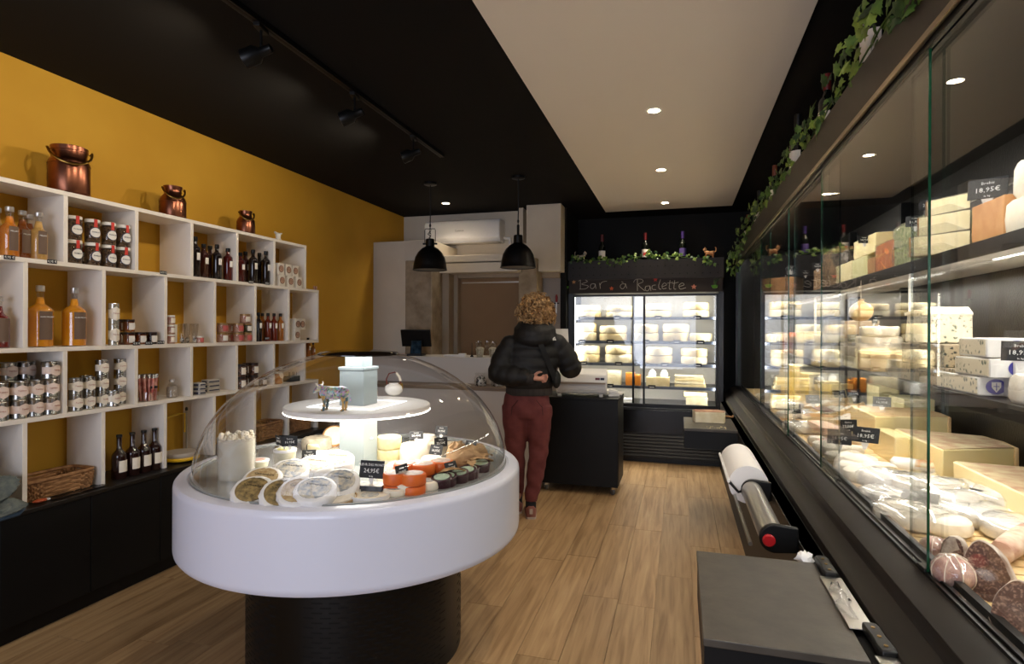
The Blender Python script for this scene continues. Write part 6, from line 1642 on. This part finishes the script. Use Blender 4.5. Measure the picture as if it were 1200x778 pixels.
t = thing('white_tray', 'low white tray on the counter beside the till', 'tray', tuple(ctr(532, 5.42)), .05); MB().box(-.09, .09, -.06, .06, 0, .018).build('tray', M_whitepl, t, bevel=.005)
t = thing('soap_block', 'small translucent white block on the counter left of the snack cups', 'block', tuple(ctr(542, 5.34)), .05); MB().box(-.035, .035, -.025, .025, 0, .035).build('block', M_wrap, t, bevel=.005)
t = thing('pen_stand', 'thin black pen upright in a little black stand on the counter', 'pen', tuple(ctr(553, 5.36))); MB().lathe([(.016, 0), (.018, .006), (.006, .02), (0, .022)], 12).build('base', M_blkmetal, t); MB().tube([(0, 0, .02), (.002, 0, .14)], .0035, 6).build('pen', M_blkmetal, t)
p = ctr(563, 5.12, .925)
t = thing('sweets_bag', 'low clear bag of dark and white wrapped sweets on the ledge', 'bag', tuple(p))
M_sweet = mat('dark_white_sweets', '#2c2622', .5, c2='#cfc9c0', ns=45, ramp=(.46, .54), bump=.8, bs=60)
MB().lathe([(.045, 0), (.055, .02), (.052, .06), (.03, .085), (0, .09)], 16).jitter(.006, 6).build('sweets', M_sweet, t); MB().lathe([(.05, 0), (.062, .02), (.06, .07), (.045, .105), (.05, .12)], 14).jitter(.004, 7).build('bag', M_jarglass, t)
p = ctr(583, 5.12, .925)
t = thing('sweets_jar', 'tall clear jar of dark and white sweets on the ledge beside the customer', 'jar', tuple(p))
MB().lathe([(.05, .003), (.055, .02), (.055, .14), (0, .15)], 18).jitter(.003, 6).build('sweets', M_sweet, t); MB().lathe([(.056, 0), (.059, .01), (.059, .165), (.056, .165), (.056, .01)], 20).build('jar', M_jarglass, t)
t = thing('folded_leaflet', 'small folded cream leaflet on the ledge left of the sweets', 'leaflet', tuple(ctr(546, 5.1, .925)), .2); MB().prism([(-.05, 0), (0, .022), (.05, 0), (0, .019)], -.03, .03, M=RX(PI / 2)).build('sheet', M_paper, t)
# left part of the counter: board with leaf, two bottles
p = ctr(397, 5.4)
t = thing('terracotta_board', 'red brown round board stacked with a smaller one on the left of the counter', 'board', tuple(p)); MB().lathe([(.14, 0), (.15, .008), (.15, .018), (0, .018)], 24).build('board', mat('terracotta', '#7d3520', .6), t); MB().box(-.02, .12, -.05, .05, .0185, .036).build('slab', MATS['terracotta'], t, bevel=.003)
t = thing('black_leaf_ornament', 'small black leaf ornament standing on the red brown board', 'ornament', (p.x + .0, p.y, p.z + .0365)); MB().tube([(0, 0, 0), (0, 0, .04)], .003, 5).build('stem', M_blkmetal, t); MB().ball(.022, .005, .028, T(0, 0, .055) @ RY(.5), seg=10, rings=6).build('blade', M_blkmetal, t)
for n, (u, s, lab) in enumerate(((361, 1.0, 'small amber bottle with black cap right beside the shelf end'), (367, .78, 'shorter amber bottle beside the first at the shelf end'))):
    a = at(u, 400, X=-3.05); ka['a'].put((-3.05, a.y, 1.18), 0, lab, 'two amber bottles beyond the shelf end', scale=s * .9)
# red handled tool hanging on the wall
a = at(652, 350, Y=6.38)
t = thing('red_handled_sharpener', 'red handled sharpening steel hanging on the wall behind the customer', 'tool', (a.x, 6.385, a.z))
MB().lathe([(.006, -.04), (.012, -.03), (.014, .02), (.008, .045), (0, .05)], 12).build('handle', mat('red_handle', '#7d1a18', .3), t); MB().tube([(0, 0, -.04), (0, 0, -.16)], .005, 6).build('rod', M_steel, t); MB().box(-.03, .03, .002, .014, -.055, -.045).build('holder', M_blkmetal, t)

# ------------------------------------------------------------------ black trolley with vacuum sealer
TX0, TX1, TY0, TY1 = -1.215, -.515, 5.10, 5.60
tr_ = thing('black_trolley', 'matt black work trolley on chrome casters beside the customer', 'trolley', ((TX0 + TX1) / 2, TY0, 0))
TM = T(-(TX0 + TX1) / 2, -TY0, 0)
MB().box(TX0, TX1, TY0, TY0 + .02, .075, .83).build('front_panel', M_blk, tr_, bevel=.002, M=TM)
MB().box(TX0, TX0 + .02, TY0 + .02, TY1, .075, .83).build('side_panel', M_blk, tr_, M=TM)
MB().box(TX1 - .02, TX1, TY0 + .02, TY1, .46, .83).box(TX1 - .02, TX1, TY0 + .06, TY1, .075, .46).build('side_panel', M_blk, tr_, M=TM)
MB().box(TX0 + .02, TX1 - .02, TY0 + .02, TY1, .075, .095).build('bottom_panel', M_blk, tr_, M=TM)
MB().box(TX0 - .003, TX1 + .003, TY0 - .003, TY1 + .003, .83, .848).build('worktop', M_blk, tr_, bevel=.002, M=TM)
for x in (TX0 + .05, TX1 - .05):
    for y in (TY0 + .05, TY1 - .05):
        c = MB().box(-.018, .018, -.018, .018, .05, .075).tube([(-.012, 0, .06), (-.012, 0, .028)], .004, 6).tube([(.012, 0, .06), (.012, 0, .028)], .004, 6).build('caster', M_chrome, tr_, M=TM @ T(x, y, 0) @ RZ(.6))
        MB().tube([(-.011, 0, .027), (.011, 0, .027)], .027, 18).build('wheel', mat('grey_wheel', '#5a5856', .5), c)
a0, a1 = at(652, 440, Y=5.28).x, at(712, 440, Y=5.28).x
t = thing('vacuum_sealer', 'white plastic vacuum sealing machine on the black trolley', 'machine', ((a0 + a1) / 2, 5.30, .848), .10)
W2 = (a1 - a0) / 2 - .01
XZ = Matrix(((0, 0, 1, 0), (1, 0, 0, 0), (0, 1, 0, 0), (0, 0, 0, 1)))
MB().prism([(-.13, .03), (-.14, .07), (-.13, .125), (.14, .125), (.14, .03)], -W2, W2, M=XZ).build('lower_body', mat('grey_white_plastic', '#c4bfba', .4), t, bevel=.01)
lid = MB().prism([(-.145, .128), (-.12, .205), (.06, .245), (.14, .235), (.14, .128)], -W2 - .004, W2 + .004, M=XZ).build('lid', M_whitepl, t, bevel=.012)
MB().box(-W2 + .01, W2 - .01, -.149, -.13, .118, .132).build('seam', mat('brown_seam', '#8d7b68', .5), t)
for x in (-W2 + .03, W2 - .05):
    for y in (-.1, .1): MB().cbox(.035, .04, .035, M=T(x, y, 0)).build('foot', MATS['grey_white_plastic'], t, bevel=.006)
MB().box(W2 - .10, W2 - .06, -.1380, -.1325, .155, .175, M=RX(0)).build('red_badge', mat('plum_badge', '#6b2430', .4), t)
MB().box(W2 - .055, W2 - .02, -.1380, -.1325, .155, .175).build('badge', M_navy, t)
for n, (u, z, rz) in enumerate(((722, .849, .2), (727, .866, -.1), (719, .884, .35))):
    a = at(u, 455, Y=5.33)
    t = thing('paper_pack', f"small pack of white sealing bags on the trolley, {('lowest', 'middle', 'topmost')[n]} of the pile", 'pack', (a.x - .03, 5.38, z), rz, 'sealing bags on the trolley'); MB().box(-.05, .05, -.07, .07, 0, .016).jitter(.002, n).build('pack', M_wrap, t)

# ------------------------------------------------------------------ fold-down boards on the case front
M_board = mat('dark_slate_board', '#4a443c', .38, c2='#3f3a33', ns=20, nd=6, bump=.12, bs=40)
def board(y0, y1, z, label, x0=.055, x1=.408):
    t = thing('cutting_board_shelf', label, 'work board', (x0, y0, 0), 0, 'dark board shelves on the case front')
    MB().box(0, x1 - x0, 0, y1 - y0, z - .02, z).build('top', M_board, t, bevel=.0025)
    MB().box(.003, x1 - x0, .003, .018, z - .15, z - .02).build('front_panel', M_blk, t)
    MB().box(.003, .018, .018, y1 - y0 - .003, z - .15, z - .02).build('side_panel', M_blk, t)
    MB().box(.003, x1 - x0, y1 - y0 - .018, y1 - y0 - .003, z - .15, z - .02).build('rear_panel', M_blk, t)
    return t
board(1.45, 2.02, .72, 'large dark slate board shelf nearest the camera on the case front')
board(4.52, 5.10, .72, 'dark slate board shelf in front of the fridge, with a cheese on it', .03)
a = at(831, 494, Z=.72)
t = thing('cut_raclette', 'cut block of raclette with reddish rind on the far board shelf', 'cheese', (a.x, a.y, .72), .15)
MB().prism([(-.12, -.07), (.10, -.09), (.125, .0), (.08, .08), (-.12, .06)], 0, .085).jitter(.002, 2).build('paste', FWm[1], t, bevel=.004)
MB().prism([(-.118, -.068), (.098, -.088), (.123, .0), (.078, .078), (-.118, .058)], .085, .088).build('rind', mat('reddish_rind', '#b08a6a', .7, c2='#8d5c48', ns=16), t)
a = at(853, 490, Z=.72)
t = thing('cheese_rind_scrap', 'curled rind scrap beside the cut raclette on the far board', 'scrap', (a.x - .01, a.y, .72), .3); MB().tube([(-.05, 0, .008), (0, .01, .014), (.05, -.01, .01), (.06, .02, .02)], .007, 6).build('rind', M_rindbrn, t)
cr = MB(); R = random.Random(2)
for k in range(14): cr.ball(R.uniform(.002, .005), seg=5, rings=3, M=T(R.uniform(-.08, .08), R.uniform(-.05, .05), .003))
a = at(838, 501, Z=.72); o = tag(cr.build('cheese_crumbs', M_paste, loc=(a.x, a.y, .72)), 'scattered cheese crumbs in front of the cut raclette on the far board', 'crumbs', kind='stuff')
a = at(936, 662, Z=.72)
t = thing('crumpled_tissue', 'crumpled white tissue behind the near board shelf', 'tissue', (.385, 2.045, .70)); MB().ball(.028, .022, .022, T(0, 0, .022), seg=10, rings=7).jitter(.005, 3).build('tissue', M_wrap, t)

# paper and film dispenser
ds = thing('wrap_dispenser', 'black double dispenser with a white paper roll and a steel bar on the case front', 'dispenser', (.33, 2.45, .70))
def dY(y): return y - 2.45
for n, y in enumerate((2.28, 2.93)):
    MB().prism([(-.052 * math.cos(q) , .052 * math.sin(q)) for q in [-PI / 2 + PI * i / 10 for i in range(11)]] + [(.079, .045), (.079, -.045)], dY(y) - .012, dY(y) + .012, M=Matrix(((1, 0, 0, 0), (0, 0, 1, 0), (0, 1, 0, 0), (0, 0, 0, 1)))).build('end_bracket', M_blkmetal, ds, bevel=.005)
MB().lathe([(0, 0), (.022, 0), (.022, .008), (.018, .012), (0, .012)], 18, T(-.02, dY(2.268), -.005) @ RX(PI / 2)).build('red_button', mat('red_plastic', '#b01c22', .3), ds)
MB().tube([(-.005, dY(2.29), 0), (-.005, dY(2.92), 0)], .045, 24).build('film_roll', mat('satin_steel_film', '#a09c94', .3, .7), ds)
MB().tube([(-.08, dY(2.28), -.03), (-.08, dY(2.93), -.03)], .008, 8).build('cutter_bar', M_steel, ds)
r_ = MB().tube([(-.012, dY(2.98), .012), (-.012, dY(3.55), .012)], .09, 36).build('paper_roll', mat('white_roll_paper', '#e6e2df', .6), ds)
MB().tube([(0, dY(2.978), .012), (0, dY(2.99), .012)], .02, 16).build('roll_core', mat('card_core', '#8d7458', .8), r_)
MB().tube([(-.105, dY(2.95), .03), (-.105, dY(3.6), .03)], .007, 8).build('cutter_bar', M_whitepl, ds)
for y in (2.96, 3.585): MB().tube([(-.105, dY(y), .03), (-.06, dY(y), -.02), (0, dY(y), -.0), (.079, dY(y), 0)], .007, 6).build('wire_arm', M_blkmetal, ds)

# knives in the rack between board and case
rk = thing('knife_rack', 'narrow black rack along the case front holding two broad knives', 'rack', (.44, 1.10, .70)); MB().box(-.028, .026, 0, 1.0, 0, .012).build('tray', M_blkmetal, rk, bevel=.002)
def knife():
    t = thing('cheese_knife', 'x', 'knife')
    h = MB().loft([[(x * w_, y, z * .013 + .012) for x, z in ((-1, -.7), (1, -.7), (1, .7), (-1, .7))] for y, w_ in ((0, .014), (.02, .017), (.06, .014), (.10, .016), (.115, .012))]).build('handle', M_blkmetal, t, bevel=.004)
    for y in (.02, .055, .09): MB().lathe([(.004, 0), (.004, .002), (0, .002)], 10, T(0, y, .0205)).build('rivet', M_brass, h)
    MB().box(-.026, .022, -.26, .0, .008, .011).build('blade', M_steel, t, bevel=.001)
    return t
K = Kind(knife)
a = at(968, 660, Z=.73); K.put((.430, 1.90, .714), .0, 'broad cheese knife with black riveted handle, farther from the camera', 'riveted cheese knives', scale=1.2)
K.put((.450, 1.47, .714), .03, 'broad cheese knife with black riveted handle, nearest the camera', 'riveted cheese knives', scale=1.2)
t = thing('crumpled_film', 'crumpled clear cling film lying along the knife rack beside the near board', 'film', (.422, 1.64, .728))
b = MB(); R = random.Random(8); pts = [(0, 0, 0), (-.012, .05, .006), (.006, .1, .01), (-.008, .15, .004), (.004, .2, .006)]
b.tube(pts, [.006, .016, .012, .018, .006], 9).jitter(.006, 9).build('film', M_film, t)
# ------------------------------------------------------------------ customer seen from behind
def remeshed(b, name, m, parent, vox, smooth=2, lap=.5, fn=None):
    o = b.build(name, m, None, smooth=None)
    md = o.modifiers.new('r', 'REMESH'); md.mode = 'VOXEL'; md.voxel_size = vox
    if smooth:
        s = o.modifiers.new('s', 'SMOOTH'); s.factor = lap; s.iterations = smooth
    dg = bpy.context.evaluated_depsgraph_get()
    me = bpy.data.meshes.new_from_object(o.evaluated_get(dg))
    if fn:
        for v in me.vertices: v.co = fn(v.co.copy(), v.normal)
    bpy.data.objects.remove(o)
    me.polygons.foreach_set('use_smooth', [True] * len(me.polygons))
    me.materials.clear(); me.materials.append(m)
    o = bpy.data.objects.new(name, me); COL.objects.link(o); o.parent = parent
    return o
def ell(cx, cy, z, rx, ry, n=28): return [(cx + rx * math.cos(2 * PI * k / n), cy + ry * math.sin(2 * PI * k / n), z) for k in range(n)]
person = thing('person', 'person with curly blond hair, black puffer jacket and maroon trousers, seen from behind', 'person', (-1.111, 4.363, 0), YAW)
M_skin = mat('skin', '#c4907a', .55, c2='#b8806a', ns=12)
LS, LE, LW = Vector((-.16, 0, 1.335)), Vector((-.235, -.06, 1.12)), Vector((.01, -.185, 1.085))
RS, RE, RW = Vector((.20, .0, 1.345)), Vector((.305, .06, 1.165)), Vector((.27, .27, 1.30))
b = MB()
b.loft([ell(-.03, .02, .86, .145, .10), ell(-.028, .02, .95, .145, .10), ell(-.01, .02, 1.08, .135, .09), ell(.01, .02, 1.22, .155, .10), ell(.02, .02, 1.34, .17, .095), ell(.025, .03, 1.41, .10, .07), ell(.03, .04, 1.44, .058, .058), ell(.035, .045, 1.52, .055, .058)])
# head: cranium, jaw, nose, ears, brow
hc = Vector((.04, .055, 1.605))
b.ball(.078, .095, .108, T(*hc) @ RZ(-.35), seg=24, rings=16)
HR = T(*hc) @ RZ(-.35)
b.ball(.055, .06, .055, HR @ T(0, .03, -.065), seg=16, rings=10)
b.tube([(0, .085, .01), (0, .108, -.022), (0, .100, -.034)], [.008, .014, .012], 8, M=HR)
for s in (-1, 1):
    b.ball(.010, .018, .030, HR @ T(s * .078, -.005, -.01), seg=10, rings=8)
    b.ball(.016, .012, .010, HR @ T(s * .03, .083, .012), seg=8, rings=6)
b.ball(.024, .010, .007, HR @ T(0, .088, -.052), seg=10, rings=6)
def limb(pts, rs): b.tube([tuple(p) for p in pts], rs, 16)
limb([LS, LS.lerp(LE, .5), LE, LE.lerp(LW, .4), LW], [.055, .048, .042, .04, .027])
limb([RS, RS.lerp(RE, .5), RE, RE.lerp(RW, .4), RW], [.055, .048, .042, .04, .027])
def hand(w, d, palmn, curl, sgn):
    """palm and five unequal curled fingers; d points along the hand, palmn out of the palm"""
    d = d.normalized(); palmn = (palmn - d * palmn.dot(d)).normalized(); sd = d.cross(palmn) * sgn
    P = lambda a, s_, n_: tuple(w + (d * a + sd * s_ + palmn * n_) * .88)
    b.tube([P(-.01, 0, 0), P(.03, 0, 0), P(.075, 0, 0), P(.085, 0, 0)], [.022, .028, .029, .022], 12, ratio=.6)
    for k, (s_, L_) in enumerate(((-.028, .058), (-.010, .070), (.009, .066), (.027, .052))):
        c = curl * (1 + .1 * k)
        q = [(.078, s_, 0)]; ang = 0
        for j, seg in enumerate((.45, .32, .25)):
            ang += c * (.6, .9, .7)[j]
            q.append((q[-1][0] + L_ * seg * math.cos(ang), s_ * (1 + .05 * j), q[-1][2] + L_ * seg * math.sin(ang)))
        b.tube([P(*x) for x in q], [.0085, .008, .0072, .006], 8)
    q = [(.015, -.030, .004), (.04, -.050, .014), (.062, -.054, .024), (.078, -.050, .032)]
    b.tube([P(*x) for x in q], [.013, .0115, .010, .0075], 8)
hand(LW, Vector((.95, -.03, .02)), Vector((0, -1, .15)), .55, 1)
hand(RW, Vector((-.1, .75, .6)), Vector((-1, .2, 0)), .8, 1)
HL, HRt = Vector((-.115, .02, .88)), Vector((.06, .01, .88))
KL, KR = Vector((-.115, .05, .50)), Vector((.065, .02, .51))
AL, AR = Vector((-.10, .13, .09)), Vector((.005, -.0, .09))
for h, k, a_ in ((HL, KL, AL), (HRt, KR, AR)):
    limb([h, h.lerp(k, .5), k, k.lerp(a_, .35), a_, a_ + Vector((0, .02, -.045))], [.078, .075, .056, .056, .036, .034])
    b.tube([tuple(a_ + Vector(v)) for v in ((0, -.035, -.055), (0, .04, -.055), (.006, .12, -.063), (.008, .17, -.068))], [.028, .036, .040, .022], 12, ratio=.75)
body = remeshed(b, 'body', M_skin, person, .007, 1)

# jacket
b = MB()
rings = []
N_ = 60
for i in range(N_ + 1):
    t_ = i / N_; z = .985 + t_ * .44
    puff = abs(math.sin(PI * (z - .985) / .083)) ** .55
    # silhouette widths
    ks = [(0, .178, .128, -.012), (.15, .205, .150, -.012), (.4, .215, .160, .0), (.65, .228, .155, .012), (.82, .215, .14, .02), (.93, .15, .115, .028), (1, .09, .09, .03)]
    for q in range(len(ks) - 1):
        if ks[q][0] <= t_ <= ks[q + 1][0]:
            f = (t_ - ks[q][0]) / (ks[q + 1][0] - ks[q][0]); rx = ks[q][1] * (1 - f) + ks[q + 1][1] * f; ry = ks[q][2] * (1 - f) + ks[q + 1][2] * f; cx = ks[q][3] * (1 - f) + ks[q + 1][3] * f; break
    k = .011 * puff
    rings.append(ell(cx, .02, z, rx - .012 + k, ry - .012 + k))
b.loft(rings)
def sleeve(pts, rs, per=.078):
    pts = [Vector(p) for p in pts]; out = []; rr = []; s = 0
    for i in range(len(pts) - 1):
        L_ = (pts[i + 1] - pts[i]).length; n = max(2, int(L_ / .009))
        for k in range(n):
            f = k / n; out.append(pts[i].lerp(pts[i + 1], f)); r0 = rs[i] * (1 - f) + rs[i + 1] * f
            rr.append(r0 - .006 + .009 * abs(math.sin(PI * (s + L_ * f) / per)) ** .55)
        s += L_
    out.append(pts[-1]); rr.append(rs[-1] * .8)
    b.tube([tuple(p) for p in out], rr, 22)
sleeve([LS + Vector((.04, 0, .01)), LS, LS.lerp(LE, .5) + Vector((-.02, 0, 0)), LE + Vector((-.012, -.0, -.005)), LE.lerp(LW, .35) + Vector((0, -.015, -.01)), LE.lerp(LW, .72), LW - Vector((.02, 0, 0))], [.060, .074, .084, .086, .076, .060, .045])
sleeve([RS + Vector((-.04, 0, .01)), RS, RS.lerp(RE, .5) + Vector((.015, 0, 0)), RE + Vector((.008, 0, -.01)), RE.lerp(RW, .4), RW - Vector((0, .01, .01))], [.060, .074, .086, .088, .072, .05])
# hood and collar
for k, (rx, ry, z, r) in enumerate(((.115, .10, 1.40, .055), (.118, .105, 1.445, .046), (.105, .095, 1.48, .035))):
    b.tube([(.03 + rx * math.cos(a), -.0 + ry * math.sin(a) * 1.0 - .01, z + .022 * math.sin(a)) for a in [2 * PI * i / 24 for i in range(24)]], r, 12, closed=True)
jk = remeshed(b, 'puffer_jacket', mat('black_nylon', '#0e0d0c', .62, bump=.35, bs=35, c2='#191716', ns=8), person, .0085, 3)
# knitted hem band under the jacket, ribbed cuff
MB().loft([ell(-.012, .02, z, .178 + dx, .126 + dx, 40) for z, dx in ((.945, .0), (.955, .004), (.985, .004), (1.005, .0))]).build('hem_band', mat('charcoal_rib', '#2c2724', .9, c2='#38322e', ns=80, stretch=(1, 1, .05)), person)
MB().tube([tuple(LW + Vector((-.045, .02, 0))), tuple(LW + Vector((-.03, .014, 0))), tuple(LW + Vector((.012, -.004, 0)))], [.046, .044, .034], 18).build('cuff', MATS['charcoal_rib'], person)
MB().tube([tuple(RW + Vector((0, -.035, -.02))), tuple(RW + Vector((0, .0, 0)))], [.046, .034], 18).build('cuff', MATS['charcoal_rib'], person)
# trousers
b = MB()
b.loft([ell(-.030, .02, z, rx, ry, 30) for z, rx, ry in ((.99, .160, .110), (.94, .172, .118), (.88, .182, .128), (.82, .178, .128), (.77, .15, .11))])
for h, k, a_ in ((HL, KL, AL), (HRt, KR, AR)):
    o_ = Vector((-.0, 0, 0))
    b.tube([tuple(v) for v in (h + Vector((0, 0, -.02)), h.lerp(k, .25), h.lerp(k, .6), k, k.lerp(a_, .3), k.lerp(a_, .65), a_ + Vector((0, 0, .06)), a_ + Vector((0, 0, .035)))], [.108, .108, .092, .074, .071, .060, .050, .047], 24)
import math as _m
def folds(co, n):
    s = .0035 * _m.sin(co.z * 46 + co.x * 30) * _m.sin(co.x * 24 + co.y * 18 + co.z * 9) * (1.4 if co.z < .62 else .8)
    return co + n * s
tr2 = remeshed(b, 'trousers', mat('maroon_cotton', '#733a38', .85, c2='#65302f', ns=14, bump=.2, bs=120), person, .009, 3, .5, folds)
for s_ in (-1, 1):
    MB().tube([(-.03 + s_ * .07, -.108 + .001, .915), (-.03 + s_ * .115, -.098, .86), (-.03 + s_ * .12, -.094, .80)], .0025, 5).build('pocket_seam', mat('dark_maroon', '#3a1a18', .9), person)
for nm, a_ in (('left', AL), ('right', AR)):
    MB().tube([tuple(a_ + Vector((0, 0, .045))), tuple(a_ + Vector((0, 0, -.02)))], [.042, .040], 16).build('sock', mat('dark_sock', '#232327', .9), person)
    s = MB().loft([[tuple(a_ + Vector((x * w_, y, z))) for x, z in ((-1, -.082), (1, -.082), (1.02, -.06), (.95, -.03 + up), (.5, -.008 + up), (-.5, -.008 + up), (-.95, -.03 + up), (-1.02, -.06))] for y, w_, up in ((-.062, .026, .0), (-.05, .036, .012), (0, .040, .014), (.06, .046, -.006), (.13, .048, -.022), (.17, .040, -.03), (.19, .022, -.038))])
    sh_ = s.build('shoe', mat('rust_shoe_leather', '#7a4238', .6, c2='#8d5a4c', ns=20), person, smooth=60)
    MB().loft([[tuple(a_ + Vector((x * w_, y, z))) for x, z in ((-1, -.090), (1, -.090), (1.02, -.074), (-1.02, -.074))] for y, w_ in ((-.066, .026), (-.052, .039), (0, .042), (.06, .048), (.13, .050), (.175, .042), (.196, .022))]).build('sole', mat('cream_sole', '#b9a898', .6), sh_)
    MB().box(-.012, .012, -.066, -.060, -.05, -.012, M=T(*a_)).build('heel_tab', MATS['cream_sole'], sh_)
# hair: dense curls
R = random.Random(21); b = MB()
b.ball(.100, .11, .110, T(hc.x, hc.y - .02, hc.z - .005), seg=20, rings=14)
for k in range(620):
    th = R.uniform(0, 2 * PI); ph = R.uniform(-1.1, 1.4)
    n = Vector((math.cos(ph) * math.cos(th), math.cos(ph) * math.sin(th), math.sin(ph)))
    if n.y > .55 and n.z < .35: continue
    p0 = hc + Vector((n.x * .105, n.y * .108 - .02, n.z * .108 - .01))
    L_ = R.uniform(.04, .085); dn = (n * .5 + Vector((R.uniform(-.3, .45), R.uniform(-.3, .1), -.75 + .5 * max(0, n.z)))).normalized()
    u_ = dn.orthogonal().normalized(); v_ = dn.cross(u_); rad = R.uniform(.010, .017); tw = R.uniform(2.4, 3.6) * R.choice((-1, 1)); pz_ = R.uniform(0, 6)
    m_ = 14
    pts = [p0 + dn * (L_ * i / m_) - Vector((0, 0, .03 * (i / m_) ** 2)) + (u_ * math.cos(pz_ + tw * i / m_ * 2 * PI / 1.6) + v_ * math.sin(pz_ + tw * i / m_ * 2 * PI / 1.6)) * rad * min(1, i / 2) for i in range(m_ + 1)]
    b.tube([tuple(q) for q in pts], [.0048] * m_ + [.002], 4)
tag(b.build('hair', mat('blond_curls', '#7d5830', .6, c2='#d0a872', ns=22, nd=4, ramp=(.35, .7)), person), kind='stuff')
# strap, bag, chest logo
def back_y(x, z):   # approximate back surface of the jacket
    rx, ry = .222, .158
    return .02 - ry * math.sqrt(max(.05, 1 - ((x - .0) / rx) ** 2)) - .012
pts = [(x, back_y(x, z) + (.02 if z > 1.33 else 0), z) for x, z in ((.045, 1.40), (.075, 1.33), (.105, 1.26), (.135, 1.19), (.165, 1.12), (.185, 1.06))]
sb = MB(); vs = []
for x, y, z in pts: vs += [(x - .019, y - .004, z - .006), (x + .017, y - .0, z + .008), (x + .017, y + .008, z + .008), (x - .019, y + .004, z - .006)]
fs = []
for i in range(len(pts) - 1):
    for k in range(4): fs.append((i * 4 + k, i * 4 + (k + 1) % 4, i * 4 + 4 + (k + 1) % 4, i * 4 + 4 + k))
sb.add(vs, fs).build('bag_strap', mat('strap_webbing', '#0a0a0a', .7), person)
MB().ball(.035, .045, .07, T(.195, -.05, 1.07), seg=14, rings=9).build('belt_bag', mat('olive_black_bag', '#14140f', .6), person)
lx, lz = .172, 1.405
lg = MB(); 
for r0, r1 in ((.010, .014), (.017, .021), (.024, .030)):
    n = 8
    vs = []; 
    for i in range(n + 1):
        a = PI / 2 * i / n
        for r in (r0, r1): vs.append((.015 - r * math.cos(a), 0, -.015 + r * math.sin(a)))
    lg.add(vs, [(2 * i, 2 * i + 1, 2 * i + 3, 2 * i + 2) for i in range(n)])
lg.add([(.004, 0, -.015), (.015, 0, -.015), (.015, 0, -.004), (.007, 0, -.008)], [(0, 1, 2, 3)])
lg.build('jacket_logo', mat('white_embroidery', '#d8d4cc', .8), person, M=T(lx, -.098, lz - .022) @ RZ(.55) @ RX(-.55))
# sheet held in the right hand
a = Vector(person.location) 
t = thing('paper_sheet', 'white paper sheet held up by the customer in the right hand', 'paper', M=person.matrix_basis @ T(.27, .36, 1.36) @ RZ(.2) @ RX(-.2))
MB().box(-.05, .06, -.0015, .0015, -.02, .10).build('sheet', M_wrap, t)
